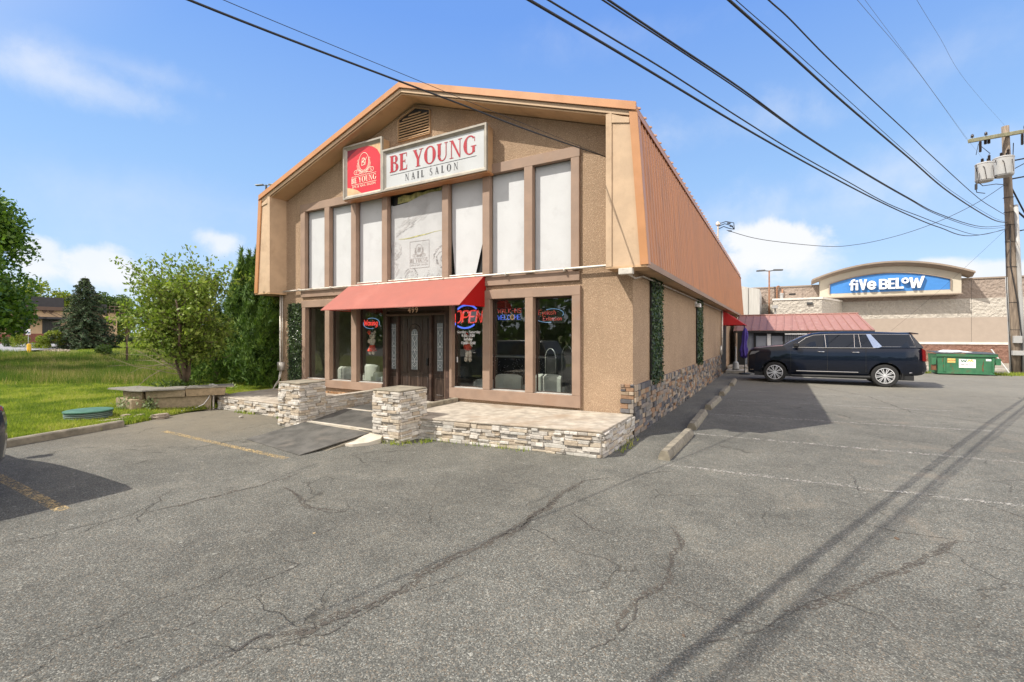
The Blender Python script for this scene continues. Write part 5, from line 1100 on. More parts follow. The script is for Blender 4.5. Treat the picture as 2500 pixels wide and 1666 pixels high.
def lerp_tab(tab, x):
    for a, b in zip(tab, tab[1:]):
        if x <= b[0]:
            t = (x-a[0])/(b[0]-a[0]+1e-9); t = max(0, min(1, t)); return [p+(q-p)*t for p, q in zip(a[1:], b[1:])]
    return list(tab[-1][1:])
def suv(T, sp, paint):
    """local: x forward->rear along +x, near side is -y, z up. sp: dict of tables"""
    W = sp['W']; xs_ = sorted(set([r[0] for r in sp['low']]+[i*sp['L']/44 for i in range(45)])); rings = []
    for x in xs_:
        zb, zt, hw = lerp_tab(sp['low'], x); hw *= W
        zm = zb+(zt-zb)*.45; zs = zt-.10*(zt-zb); p = [(0, zb), (hw*.90, zb), (hw*.975, zb+.10), (hw, zm), (hw*.995, zs-.10), (hw*.965, zs+.02), (hw*.90, zt-.005), (hw*.6, zt+sp.get('crown', .02)), (0, zt+sp.get('crown', .02)*1.5)]
        rings.append([Vector((x, -y, z)) for y, z in p]+[Vector((x, y, z)) for y, z in p[::-1][1:-1]])
    mb = MB(); mb.loft(rings); body = mb.build('body', None, T, local=True)
    # wheel arches cut
    cut = MB()
    for x in sp['ax']:
        cut.lathe((x, 0, sp['r']+.01), [(0, -W-.3), (sp['r']+.065, -W-.3), (sp['r']+.065, W+.3), (0, W+.3)], 36, 'y')
    co = cut.build('cut', None, T, local=True); co.location = (0, 0, 0)
    bpy.context.view_layer.update()
    md = body.modifiers.new('b', 'BOOLEAN'); md.operation = 'DIFFERENCE'; md.solver = 'EXACT'; md.object = co
    bpy.context.view_layer.update(); dg = bpy.context.evaluated_depsgraph_get(); me = bpy.data.meshes.new_from_object(body.evaluated_get(dg)); body.modifiers.clear(); body.data = me
    bpy.data.objects.remove(co)
    me.materials.clear(); me.materials.append(paint); me.polygons.foreach_set('use_smooth', [True]*len(me.polygons)); me.set_sharp_from_angle(angle=R(35))
    # cabin: lofted
    rings = []
    for x, zb, zt, wb, wt in sp['cab']:
        wb *= W; wt *= W; d = (zt-zb)
        p = [(0, zb-.05), (wb, zb-.02), (wb, zb), (wb+(wt-wb)*.9, zb+d*.9), (wt*.93, zb+d*.985), (wt*.6, zt), (0, zt)]
        rings.append([Vector((x, -y, z)) for y, z in p]+[Vector((x, y, z)) for y, z in p[::-1][1:-1]])
    mb = MB(); mb.loft(rings); mb.build('roof', paint, T, smooth='auto', local=True)
    def sidep(x, z):                          # half width of the cabin side at x, z
        tab = [(c[0], c[1], c[2], c[3]*W, c[4]*W) for c in sp['cab']]; zb, zt, wb, wt = lerp_tab(tab, x); t = (z-zb)/max(.01, (zt-zb)*.9); return wb+(wt-wb)*.9*t
    for sg in (-1, 1):
        for nm, pts in sp['win']:
            mb = MB(); mb.prism([(x, sg*(sidep(x, z)+.001), z) for x, z in pts], (0, sg*.006, 0)); mb.build('side_window', M['car_glass'], T, local=True)
        for pts in sp.get('chrome', []):
            mb = MB(); mb.prism([(x, sg*(sidep(x, z)+.004), z) for x, z in pts], (0, sg*.007, 0)); mb.build('pillar_trim', M['satin'], T, local=True)
        for pts, r_ in sp.get('line', []):
            mb = MB(); mb.tube([(x, sg*((sidep(x, z) if cab_ else lerp_tab(sp['low'], x)[2]*W*yo)+.004), z) for x, z, cab_, yo in pts], r_, 6); mb.build('chrome_strip', M['chrome'], T, local=True)
        for x in sp['handle']:
            mb = MB(); yy = sg*(W*.995); mb.tube([(x, yy-sg*.01, sp['hz']), (x+.03, yy+sg*.03, sp['hz']), (x+.2, yy+sg*.03, sp['hz']), (x+.23, yy-sg*.01, sp['hz'])], .013, 6); mb.build('door_handle', M['chrome'], T, smooth=True, local=True)
        mb = MB()
        for x in sp['gap']:
            for z0, z1 in zip(sp['gz'][:-1], sp['gz'][1:]): mb.mm((x-.004, min(sg*W*.985, sg*(W*1.0+.002)), z0), (x+.004, max(sg*W*.985, sg*(W*1.0+.002)), z1))
        mb.build('door_gap', M['plastic'], T, local=True)
        mx_, mz = sp['mirror']; mb = MB(); k = sg
        mb.loft([[(mx_+.02+dx, k*(W*.93+yy), mz+dz) for dx, dz in ((-.06*s, -.07*s), (.09*s, -.08*s), (.10*s, .07*s), (-.02*s, .09*s), (-.08*s, .03*s))] for yy, s in ((.06, .7), (.10, 1), (.22, 1), (.27, .7))]); mb.tube([(mx_, k*W*.85, mz-.09), (mx_+.02, k*(W*.93+.1), mz-.05)], .025, 6); mb.build('wing_mirror', M['plastic'], T, smooth='auto', local=True)
        mb = MB(); mb.loft([[Vector((x, sg*(W*hw_-yi), z)) for x, z in sp['tail']] for hw_, yi in ((sp.get('tw', 1.0), -.006), (.85, 0))]); mb.build('tail_light', M['tail'], T, local=True)
        mb = MB(); mb.loft([[Vector((x, sg*(W*hw_), z)) for x, z in sp['head']] for hw_ in (sp['hw'], .6)]); mb.build('headlight', M['lamp_clear'], T, local=True)
    for pts, m_ in sp['glass2']:
        mb = MB(); mb.prism(pts, (0, 0, .004)); mb.build('windscreen' if pts[0][0] < sp['L']/2 else 'rear_window', M[m_], T, local=True)
    mb = MB(); mb.mm((.25, -W*.9, .25), (sp['L']-.35, W*.9, .42)); mb.build('underbody', M['plastic'], T, local=True)
    for x in sp['ax']:
        for sg in (-1, 1):
            mb = MB(); mb.lathe((x, 0, sp['r']+.01), [(.05, sg*(W-.36)), (sp['r']+.058, sg*(W-.36)), (sp['r']+.058, sg*(W-.012))], 24, 'y', 0, PI); mb.build('wheel_well', M['plastic'], T, local=True, fixn=False)
            wheel(T, x, sg*(W-.13), sp['r'], sg)
def wheel(T, x, y, r, sg):
    mb = MB(); w_ = .13; mb.lathe((x, y, r), [(r*.70, -w_), (r*.93, -w_), (r*.99, -w_*.75), (r, -w_*.4), (r, w_*.4), (r*.99, w_*.75), (r*.93, w_), (r*.70, w_)], 40, 'y'); wh = mb.build('wheel', M['tyre'], T, smooth='auto', local=True)
    mb = MB(); o = sg*w_; ir = r*.70
    mb.lathe((x, y, r), [(ir, o*.96), (ir*.94, o*1.0), (ir*.92, o*.8), (ir*.9, -o*.5)], 40, 'y')
    for k in range(18):
        a_ = 2*PI*k/18+(.06 if k % 2 else -.06); u = Vector((math.cos(a_), 0, math.sin(a_))); v = Vector((-u.z, 0, u.x)); c = Vector((x, y+o*.80, r))
        P_ = [c+u*ir*.18-v*.009, c+u*ir*.93-v*.012, c+u*ir*.93+v*.012, c+u*ir*.18+v*.009]; mb.prism(P_, (0, o*.13, 0))
    mb.lathe((x, y, r), [(0, o*.98), (ir*.16, o*.96), (ir*.20, o*.84), (ir*.2, o*.5)], 16, 'y'); mb.build('rim', M['rim'], wh, smooth='auto', local=True)
    mb = MB(); mb.lathe((x, y, r), [(0, o*.35), (ir*.9, o*.34), (ir*.9, o*.2)], 24, 'y'); mb.build('brake_disc', M['plastic'], wh, local=True)
G1 = 'parked cars'
T = thing('parked_car', 'long black full-size SUV with silver multi-spoke wheels parked across the side bays', 'car', (1.22, 13.32, 0))
suv(T, dict(L=5.47, W=1.0, r=.395, ax=(.95, 4.32), crown=.02,
    low=[(0, .42, 1.10, .62), (.03, .36, 1.17, .80), (.12, .33, 1.25, .88), (.25, .32, 1.31, .93), (.8, .32, 1.385, .99), (1.3, .33, 1.42, 1.0), (1.6, .33, 1.39, 1.0), (2.2, .34, 1.37, 1.0), (3.5, .35, 1.37, 1.0), (4.2, .37, 1.39, 1.0), (4.9, .40, 1.41, .99), (5.2, .43, 1.42, .96), (5.34, .46, 1.40, .92), (5.41, .50, 1.15, .88), (5.46, .56, .80, .82)],
    cab=[(1.22, 1.40, 1.42, .90, .86), (1.45, 1.38, 1.58, .92, .82), (1.8, 1.36, 1.76, .93, .80), (2.12, 1.36, 1.89, .94, .79), (2.45, 1.36, 1.94, .94, .79), (3.2, 1.36, 1.955, .94, .79), (4.2, 1.38, 1.945, .94, .79), (4.95, 1.40, 1.91, .93, .78), (5.08, 1.40, 1.885, .92, .77), (5.22, 1.40, 1.66, .91, .79), (5.36, 1.39, 1.43, .90, .86)],
    win=[('f', [(1.62, 1.375), (2.53, 1.375), (2.53, 1.83), (2.20, 1.80), (1.98, 1.71), (1.72, 1.52)]), ('r', [(2.68, 1.375), (3.42, 1.385), (3.42, 1.845), (2.68, 1.84)]), ('q', [(3.49, 1.385), (3.62, 1.385), (3.56, 1.845), (3.49, 1.845)]), ('s', [(3.68, 1.39), (3.97, 1.395), (3.76, 1.845), (3.60, 1.845)]), ('b', [(4.26, 1.43), (5.12, 1.43), (4.98, 1.83), (3.95, 1.845)])],
    chrome=[[(3.80, 1.86), (3.93, 1.86), (4.24, 1.425), (4.14, 1.375), (4.0, 1.375)]],
    line=[([(1.55, 1.36, 1, 1), (2.5, 1.355, 1, 1), (4.05, 1.37, 1, 1)], .010), ([(1.72, 1.52, 1, 1), (1.98, 1.73, 1, 1), (2.22, 1.825, 1, 1), (2.7, 1.855, 1, 1), (3.8, 1.86, 1, 1), (5.0, 1.845, 1, 1)], .008), ([(2.60, 1.37, 1, 1), (2.56, 1.85, 1, 1)], .008), ([(3.455, 1.38, 1, 1), (3.45, 1.85, 1, 1)], .006), ([(1.66, .475, 0, .985), (3.56, .49, 0, .985)], .012), ([(4.98, .52, 0, .975), (5.36, .55, 0, .95)], .010), ([(.10, .47, 0, .97), (.22, .47, 0, .97)], .012), ([(3.64, 1.39, 1, 1), (3.58, 1.85, 1, 1)], .006), ([(4.2, 1.415, 1, 1), (5.16, 1.42, 1, 1), (5.02, 1.84, 1, 1)], .006)],
    handle=[2.33, 3.37], hz=1.21, gap=[1.48, 2.64, 3.78], gz=[.5, .9, 1.34], mirror=(1.62, 1.46), tail=[(5.33, .95), (5.42, .92), (5.40, 1.30), (5.32, 1.36)], head=[(.08, 1.05), (.42, 1.14), (.42, 1.22), (.14, 1.18)], hw=.93,
    glass2=[([(1.27, -.78, 1.46), (1.27, .78, 1.46), (2.16, .70, 1.905), (2.16, -.70, 1.905)], 'car_glass')]), M['paint_black'])
mb = MB(); mb.prism([(5.02, -.74, 1.93), (5.02, .74, 1.93), (5.28, .70, 1.885), (5.28, -.70, 1.885)], (0, 0, -.035)); mb.build('roof_spoiler', M['paint_black'], T, local=True, bevel=.008)
mb = MB(); mb.mm((-.02, -.55, .55), (.05, .55, 1.08)); mb.build('grille', M['plastic'], T, local=True, bevel=.02)
mb = MB(); mb.tube([(1.5, -.985, .30), (3.9, -.985, .33)], .05, 8); mb.build('running_board', M['plastic'], T, local=True); mb = MB(); mb.tube([(1.5, .985, .30), (3.9, .985, .33)], .05, 8); mb.build('running_board', M['plastic'], T, local=True)
for sg in (-1, 1):
    pass
mb = MB(); mb.mm((4.79, -.99, .30), (4.81, -.78, .50)); mb.mm((4.79, .78, .30), (4.81, .99, .50)); mb.build('mud_flap', M['plastic'], T, local=True)
# second car, mostly outside the left edge
T2 = thing('parked_car', 'dark blue grey crossover whose rear corner just enters at the left edge', 'car', (-9.45, -7.51, 0), 0)
suv(T2, dict(L=4.55, W=.93, r=.35, ax=(.84, 3.55), crown=.02,
    low=[(0, .42, .78, .62), (.04, .34, .86, .80), (.15, .30, .93, .90), (.5, .29, .99, .97), (1.1, .29, 1.03, 1.0), (2.0, .29, 1.02, 1.0), (3.3, .31, 1.05, 1.0), (4.0, .34, 1.08, .995), (4.3, .38, 1.08, .975), (4.45, .42, 1.04, .92), (4.55, .48, .84, .80)],
    cab=[(.95, 1.0, 1.02, .88, .84), (1.3, 1.0, 1.25, .91, .78), (1.75, 1.0, 1.52, .92, .72), (2.2, 1.0, 1.62, .92, .72), (3.2, 1.02, 1.64, .92, .76), (4.0, 1.04, 1.63, .91, .78), (4.22, 1.05, 1.60, .90, .77), (4.38, 1.05, 1.30, .88, .80), (4.46, 1.05, 1.08, .86, .83)],
    win=[('f', [(1.5, 1.05), (2.3, 1.05), (2.3, 1.52), (1.9, 1.5)]), ('r', [(2.38, 1.05), (3.2, 1.07), (3.2, 1.53), (2.38, 1.53)]), ('q', [(3.28, 1.1), (3.85, 1.18), (3.7, 1.48), (3.28, 1.53)])],
    line=[([(1.5, 1.035, 1, 1), (3.8, 1.08, 1, 1)], .008)], tw=.90, handle=[2.05, 3.0], hz=.92, gap=[1.35, 2.34, 3.22], gz=[.45, .7, 1.0], mirror=(1.45, 1.08), tail=[(4.30, 1.01), (4.42, 1.0), (4.40, 1.05), (4.30, 1.06)], head=[(.1, .75), (.5, .82), (.5, .92), (.12, .86)], hw=.95,
    glass2=[([(1.0, -.74, 1.06), (1.0, .74, 1.06), (1.8, .64, 1.54), (1.8, -.64, 1.54)], 'car_glass'), ([(4.25, -.62, 1.56), (4.25, .62, 1.56), (4.47, .72, 1.12), (4.47, -.72, 1.12)], 'car_glass')]), M['paint_grey'])

# ------------------------------------------------------------ power pole
M['wood'] = pm('weathered_pole_wood', (.21, .165, .125), .9, var=.3, vs=3, bump=.9, bs=22, streak=True, dirt=(.085, .06, .045), ds=2.5)
M['xarm'] = pm('mossy_crossarm', (.23, .22, .14), .9, var=.25, vs=5, bump=.5, dirt=(.12, .11, .07), ds=4); M['can'] = pm('transformer_grey', (.37, .37, .365), .5, var=.05, bump=.05, dirt=(.31, .27, .23), ds=3)
M['porc'] = pm('dark_porcelain', (.035, .025, .022), .25, bump=0); M['cable'] = pm('black_cable', (.012, .012, .014), .6, bump=0); M['bare'] = pm('bare_conductor', (.10, .105, .115), .5, metal=.2, bump=0)
PB = Vector((12.20, 22.92, 0)); PT = Vector((11.72, 22.65, 11.8)); pol = lambda z: PB+(PT-PB)*(z/11.8)
T = thing('utility_pole', 'leaning weathered wooden utility pole with crossarm, two pale transformer cans and a grey conduit riser', 'utility pole', tuple(PB))
mb = MB(); mb.tube([pol(z) for z in (-.2, 2, 4, 6, 8, 10, 11.8)], [.20, .19, .18, .17, .16, .145, .135], 14); mb.build('pole', M['wood'], T, smooth=True)
D1 = Vector((.868, .497, 0)); XA = Vector((10.05, 21.72, 11.02)); XB = Vector((13.55, 23.68, 11.72)); xd = (XB-XA).normalized()
mb = MB(); c = (XA+XB)/2; Mx = Matrix((xd, xd.cross(Vector((0, 0, 1))).normalized(), xd.cross(Vector((0, 0, 1))).normalized().cross(xd))).transposed()
cc = c+Mx @ Vector((0, .20, 0)); mb.obox(cc, ((XB-XA).length, .13, .17), Mx); mb.build('crossarm', M['xarm'], T, bevel=.01)
for t in (.04, .20, .66, .86, .97):
    p = XA+(XB-XA)*t+Mx @ Vector((0, .2, .0)); mb = MB()
    mb.lathe(p+Vector((0, 0, .085)), [(.015, 0), (.015, .06), (.06, .06), (.065, .10), (.03, .12), (.06, .13), (.05, .18), (.02, .21), (0, .22)], 10); mb.build('insulator', M['porc'], T, smooth='auto')
for t in (.11, .17, .21, .60, .70, .76):
    p = XA+(XB-XA)*t+Mx @ Vector((0, .28, -.09)); L = .55 if t in (.11, .60) else .22; mb = MB()
    mb.lathe(p+Vector((0, 0, -L)), [(0, 0), (.03, .0)]+[(r_, L*k/10) for k in range(1, 10) for r_ in (.06, .035)]+[(.03, L), (0, L)], 9); mb.build('cutout', M['porc'], T, smooth='auto')
for cx_, cy_, z0, z1, r_, tl in ((10.58, 21.18, 8.92, 9.76, .32, .35), (11.45, 21.97, 9.25, 10.13, .36, .2)):
    mb = MB(); tilt = Matrix.Rotation(R(0), 3, 'Y'); mb.lathe((cx_, cy_, 0), [(0, z0), (r_*.92, z0), (r_*.97, z0+.05), (r_, z0+.06), (r_, z1-.06), (r_*1.04, z1-.05), (r_*1.04, z1-.02), (r_*.9, z1+.02), (0, z1+.08)], 26); can = mb.build('transformer_can', M['can'], T, smooth='auto')
    mb = MB()
    for dx, dy, s in ((-.10, -.1, .18), (.13, -.1, .34), (.16, .12, .24)): mb.lathe((cx_+dx, cy_+dy, z1+.03), [(.03, 0), (.055, .03)]+[(q, .05+s*k/6) for k in range(5) for q in (.06, .03)]+[(.012, s), (0, s+.05)], 9)
    mb.build('bushing', M['porc'], can, smooth='auto')
    mb = MB(); mb.tube([(cx_-.15, cy_-r_-.01, z1-.2), (cx_-.10, cy_-r_-.02, z0+.6), (cx_-.02, cy_-r_-.01, z0+.05)], .014, 5); mb.tube([(cx_+.2, cy_-r_+.04, z1-.2), (cx_+.24, cy_-r_+.02, z0+.1)], .014, 5); mb.tube([(cx_-.35, cy_-r_+.1, z1-.25), (cx_-.33, cy_-r_+.1, z0+.75)], .02, 5); mb.build('can_strap', M['porc'], can)
mb = MB()
mb.tube([pol(9.5)+Vector((-.1, -.1, 0)), (11.0, 21.75, 9.15), (10.97, 21.7, 9.9)], .03, 5); mb.tube([pol(9.25), (13.0, 23.1, 9.45)], .035, 5); mb.tube([pol(10.1), (12.9, 23.1, 10.3)], .035, 5); mb.tube([(12.95, 23.1, 10.28), (13.0, 23.1, 9.45)], .02, 5); mb.tube([pol(9.6), (12.9, 23.1, 10.25)], .02, 5)
mb.tube([pol(9.0), (11.1, 21.6, 8.85), (10.5, 21.1, 8.72), (10.28, 20.85, 8.85), (10.24, 20.8, 9.3), (10.2, 20.8, 9.5)], .018, 5); mb.tube([(10.18, 20.75, 9.6), (10.18, 20.75, 8.5), (10.22, 20.8, 8.38), (10.55, 21.0, 8.34)], .018, 5)
mb.tube([(10.18, 20.75, 8.75), (10.18, 20.75, 8.5)], .05, 6)
mb.tube([XA+Vector((.45, .2, -.6)), (10.6, 22.0, 10.95), (11.1, 22.3, 10.5)], .014, 5); mb.tube([pol(11)+Vector((.3, .15, 0)), pol(10.4)+Vector((.25, .1, 0)), (11.8, 22.5, 10.4)], .018, 5)
mb.build('bracket_and_leads', M['cable'], T)
mb = MB(); o_ = Vector((.19, -.06, 0)); mb.tube([pol(z)+Vector((.20, -.10, 0)) for z in (0, 3, 5, 8.0)], .085, 10); mb.tube([pol(z)+Vector((-.22, -.06, 0)) for z in (0, 2.0, 3.2, 4.6)], .045, 8); mb.build('conduit_riser', M['can'], T, smooth=True)
mb = MB(); mb.obox(pol(1.62)+Vector((0, -.24, 0)), (.30, .14, .34), Matrix.Identity(3)); mb.obox(pol(.98)+Vector((.02, -.26, 0)), (.46, .2, .22), Matrix.Identity(3)); mb.build('meter_box', M['can'], T, bevel=.01)
mb = MB(); mb.tube([pol(7.1)+Vector((-.05, -.2, 0)), pol(5.2)+Vector((-.12, -.22, 0)), pol(3.5)+Vector((.05, -.24, 0)), pol(1.6)+Vector((.16, -.22, 0)), pol(.1)+Vector((.1, -.22, 0))], .022, 6); mb.tube([pol(6.9)+Vector((-.2, -.1, 0)), pol(4)+Vector((-.24, -.1, 0)), pol(1)+Vector((-.22, -.1, 0)), pol(.0)+Vector((-.2, -.1, 0))], .016, 6)
for z in (8.4, 7.7, 7.1, 6.3, 5.1, 3.4, 2.1): mb.tube([pol(z)+Vector((.19*math.cos(a), .19*math.sin(a), .02*math.sin(a))) for a in [i*PI/6 for i in range(13)]], .012, 5)
mb.tube([pol(7.9)+Vector((.15, 0, 0)), (12.5, 23.0, 7.4), (12.9, 23.2, 6.95), (13.6, 23.5, 6.9)], .04, 6); mb.tube([pol(8.9)+Vector((.1, 0, 0)), (12.4, 23.0, 7.9), (12.8, 23.1, 6.9), (12.1, 22.7, 6.75)], .035, 6)
mb.build('riser_cable', M['cable'], T, smooth=True)
mb = MB(); mb.tube([(11.75, 22.2, 0), (11.05, 22.0, 1.15)], .025, 6); tag(mb.build('guy_guard', M['vinyl'], None), 'thin pale guy-wire guard leaning at the foot of the utility pole', 'guy guard')
# ---- wires: each one a plane curve between its fixings
C3 = lambda x, y: (1300+x/1.961, y/1.961); C2 = lambda x, y: (400+x*.4675, y*.4675)
def wire_plane(P, Q, px):                     # points of the seen wire that lie in the vertical plane P-Q
    n_ = Vector((Q[1]-P[1], P[0]-Q[0], 0)); out = []
    for q in px:
        d = pxdir(*q); t = (Vector((P[0], P[1], 0))-CAMP).dot(n_)/d.dot(n_); out.append(CAMP+d*t)
    return out
def smooth_pts(P, k=6):
    out = []
    for i in range(len(P)-1):
        p0, p1, p2, p3 = P[max(i-1, 0)], P[i], P[i+1], P[min(i+2, len(P)-1)]
        for j in range(k):
            t = j/k; out.append(.5*((2*p1)+(p2-p0)*t+(2*p0-5*p1+4*p2-p3)*t*t+(3*p1-p0-3*p2+p3)*t**3))
    return out+[P[-1]]
def wire(label, pts, r_, m='cable', group='wires strung from the utility pole'):
    mb = MB(); mb.tube(smooth_pts([Vector(p) for p in pts]), r_*.54, 6); return tag(mb.build('overhead_wire', M[m], None, smooth=True), label, 'wire', group)
E1 = pol(6.88)+Vector((-.15, -.1, 0)); E4 = pol(7.2)+Vector((-.15, -.1, 0))
def ext(P, back):                             # continue past the frame towards the next pole behind the camera
    d = (P[0]-P[1]); d.z *= .4; d.normalize(); return [P[0]+d*b_+Vector((0, 0, .004*b_*b_)) for b_ in (back, back*.6, back*.3, back*.12, back*.05)]+P
Wp = [C3(*q) for q in [(0, 10), (350, 215), (700, 425), (1000, 605), (1300, 775), (1600, 935), (1800, 1030), (1950, 1090), (2100, 1130)]]
wire('lowest of the long sagging black wires running to the pole', ext(wire_plane((.70, -5.43), (12.1, 22.7), Wp), 18)+[E1], .020)
Wp = [C3(*q) for q in [(75, 0), (400, 195), (650, 345), (1000, 570), (1250, 725), (1500, 865), (1700, 975), (1850, 1035), (2000, 1090), (2150, 1125)]]
wire('thin black wire just above the lowest long wire', ext(wire_plane((.74, -5.24), (12.1, 22.7), Wp), 18)+[E1+Vector((.02, 0, .06))], .014)
Wp = [C3(*q) for q in [(335, 0), (690, 232), (1000, 438), (1300, 650), (1600, 838), (1800, 953), (1950, 1033), (2150, 1095)]]
wire('lower strand of the middle pair of long wires', ext(wire_plane((.95, -4.62), (12.1, 22.7), Wp), 18)+[E1+Vector((0, 0, .12))], .014)
Wp = [C3(*q) for q in [(362, 0), (700, 226), (1000, 426), (1300, 645), (1600, 833), (1800, 948), (1950, 1026), (2150, 1086)]]
wire('upper strand of the middle pair of long wires', ext(wire_plane((.96, -4.60), (12.1, 22.7), Wp), 18)+[E1+Vector((0, 0, .2))], .019)
Wp = [C3(*q) for q in [(940, 0), (1200, 230), (1500, 500), (1800, 755), (2000, 925), (2200, 1050)]]
wire('thickest black twisted cable crossing the sky right of the roof', ext(wire_plane((1.76, -2.37), (12.1, 22.7), Wp), 20)+[E4], .032)
wire('slim messenger strand riding on the thickest twisted cable', [p+Vector((.03, 0, .05+.02*math.sin(i*2.1))) for i, p in enumerate(ext(wire_plane((1.76, -2.37), (12.1, 22.7), Wp), 20)+[E4])], .010)
Wp = [C3(*q) for q in [(1130, 0), (1230, 90), (1400, 265), (1600, 455), (1800, 640), (1920, 755), (2130, 945), (2220, 1005)]]
wire('uneven black wire to the right of the thickest cable', ext(wire_plane((2.15, -1.34), (12.1, 22.7), Wp), 20)+[pol(7.55)+Vector((-.15, -.1, 0))], .020)
pA = XA+Vector((.1, .15, .2)); Wp = [C3(*q) for q in [(1555, 0), (1850, 350)]]
wire('fine grey conductor running up to the left end of the crossarm', ext(wire_plane((3.2, 2.), (pA.x, pA.y), Wp), 15)+[pA], .008, 'bare')
Wp = [C3(*q) for q in [(1592, 0), (1830, 320)]]
wire('second fine grey conductor running to the left end of the crossarm', ext(wire_plane((3.3, 2.), (pA.x, pA.y), Wp), 15)+[pA+Vector((.05, .03, 0)), Vector((10.61, 21.2, 9.85))], .006, 'bare')
Wp = [C3(*q) for q in [(1840, 0), (1950, 180), (2080, 395)]]; pC = PT+Vector((0, 0, .02))
wire('faintest thin conductor at the upper right, running to the pole top', ext(wire_plane((4.6, 3.), (pC.x, pC.y), Wp), 12)+[pC], .005, 'bare')
# service drop to the salon mast
mast = Vector((-.55, 18.6, 0)); mz = CAMP.z+(819-548)/1135*((mast-CAMP).dot(FW)); 
a_ = (1753-1250)/1135; kx = None
d = pxdir(1753, 553); t = (-.55-CAMP.x)/d.x if abs(d.x) > 1e-6 else 30
yv = 13.5; d = pxdir(1753, 553); t = (yv-CAMP.y)/d.y; MP = CAMP+d*t
T = thing('service_mast', 'short service mast with black drip loops at the roof edge of the salon', 'service mast', (MP.x, MP.y, MP.z-.9))
mb = MB(); mb.tube([MP+Vector((0, 0, -1.1)), MP+Vector((0, 0, .05))], .035, 8); mb.lathe(MP+Vector((0, 0, .03)), [(.04, 0), (.10, .03), (.09, .12), (.03, .18), (0, .19)], 12); mb.build('mast', M['pipe'], T, smooth='auto')
mb = MB()
for z, s in ((0, .5), (-.12, .42), (.1, .6)): mb.tube([MP+Vector((.02, 0, z)), MP+Vector((s*.5, .1, z+.15-.1*s)), MP+Vector((s, .2, z+.02)), MP+Vector((.62, .2, -.16))], .018, 5)
for dx, dz in ((.35, .12), (.45, -.02), (.40, -.22)): mb.tube([MP+Vector((dx, .1, dz)), MP+Vector((dx+.13, .1, dz-.03))], .03, 6)
mb.build('drip_loop', M['cable'], T, smooth=True)
Wp = [C3(*q) for q in [(930, 1103), (1100, 1148), (1400, 1180), (1550, 1172), (1700, 1142), (1850, 1097), (2000, 1037), (2140, 965)]]
wire('heavy black service cable sagging from the pole to the salon roof', wire_plane((MP.x, MP.y), (11.75, 22.7), Wp)+[pol(9.0)+Vector((-.15, -.1, 0))], .022)
g0 = pol(6.9)+Vector((-.15, -.1, 0)); d = pxdir(2176, 808); t = (24.0-CAMP.y)/d.y; g1 = CAMP+d*t
wire('thin guy wire slanting down from the pole behind the black car', [g0, (g0+g1)/2+Vector((0, 0, -.12)), g1], .009)
# facade feeders
Wp = [C2(*q) for q in [(130, 0), (650, 205), (1230, 425), (1550, 545), (1900, 680)]]
en = Vector((-.42, -.04, 5.06)); wire('thick black wire crossing the gable down to the right end of the facade', ext(wire_plane((-.5, -.3), (-2.05, -6.3), Wp), 14)+[en], .020, group='wires fixed to the facade')
Wp = [C2(*q) for q in [(310, 0), (900, 245), (1350, 430), (1700, 575)]]
wire('thin wire above the thick one crossing the gable', ext(wire_plane((-.5, -.3), (-1.9, -6.0), Wp), 14)+[en+Vector((-.1, 0, .06))], .006, group='wires fixed to the facade')

# ------------------------------------------------------------ dumpster
M['dump'] = pm('dumpster_green', (.035, .15, .07), .55, var=.2, vs=3, bump=.15, bs=20, dirt=(.085, .09, .045), ds=3); M['rust'] = pm('rust', (.16, .07, .035), .9, var=.3, bump=.3)
M['lid'] = pm('lid_plastic', (.06, .063, .066), .5, var=.2, bump=.1); M['sticker_y'] = pm('yellow_sticker', (.70, .50, .16), .5, bump=0); M['wm_green'] = pm('logo_green', (.03, .14, .09), .5, bump=0); M['wm_gold'] = pm('logo_gold', (.75, .45, .04), .5, bump=0)
dd = math.atan2(.37, 1.96)*.35; T = thing('dumpster', 'green steel dumpster with black lid and a white logo sticker', 'dumpster', (8.72, 20.25, 0), dd)
W_, DP = 2.02, 1.2
mb = MB(); sh = [(0, 0, .08), (W_-.05, 0, .08), (W_-.02, 0, .85), (0, 0, .92)]
mb.prism([(.04, 0, .05), (W_-.06, 0, .05), (W_, 0, .88), (0, 0, .95)], (0, DP, 0)); dbody = mb.build('bin', M['dump'], T, local=True, bevel=.01)
mb = MB(); mb.mm((-.04, -.05, .88), (W_+.05, .02, .98)); mb.mm((-.04, -.05, .84), (W_+.05, -.01, .879)); mb.mm((.0, -.02, .05), (W_-.04, -.002, .09))
for x in (.26, W_-.1): mb.mm((x-.03, -.035, .14), (x+.03, -.002, .80))
mb.build('rim', M['dump'], T, local=True, bevel=.005)
mb = MB(); mb.loft([[(x, -.07, 1.0+z), (x, .5, 1.06+z), (x, DP+.05, 1.07+z), (x, DP+.05, 1.04+z), (x, .5, 1.03+z), (x, -.07, .985+z)] for x, z in ((-.05, 0), (.4, .0), (.9, .03), (1.0, .0), (1.6, -.015), (W_+.06, -.035))]); mb.build('lid', M['lid'], T, local=True)
mb = MB(); mb.loft([[(x, .2, 1.04), (x, .3, 1.05+h), (x, .7, 1.06+h), (x, .9, 1.04)] for x, h in ((.2, .0), (.4, .07), (.9, .06), (1.3, .0))]); mb.build('white_bag', M['vinyl'], T, local=True)
for x0 in (-.20, W_-.0):
    mb = MB(); mb.mm((x0, .0, .48), (x0+.16, .12, .74)); mb.mm((x0, .16, .48), (x0+.16, .22, .76)); mb.mm((x0, .12, .48), (x0+.16, .16, .52)); mb.mm((x0, .0, .741), (x0+.16, .22, .77)); mb.build('lift_pocket', M['dump'], T, local=True)
mb = MB(); mb.mm((-.18, .05, .2), (-.02, .2, .44)); mb.build('rust_bracket', M['rust'], T, local=True)
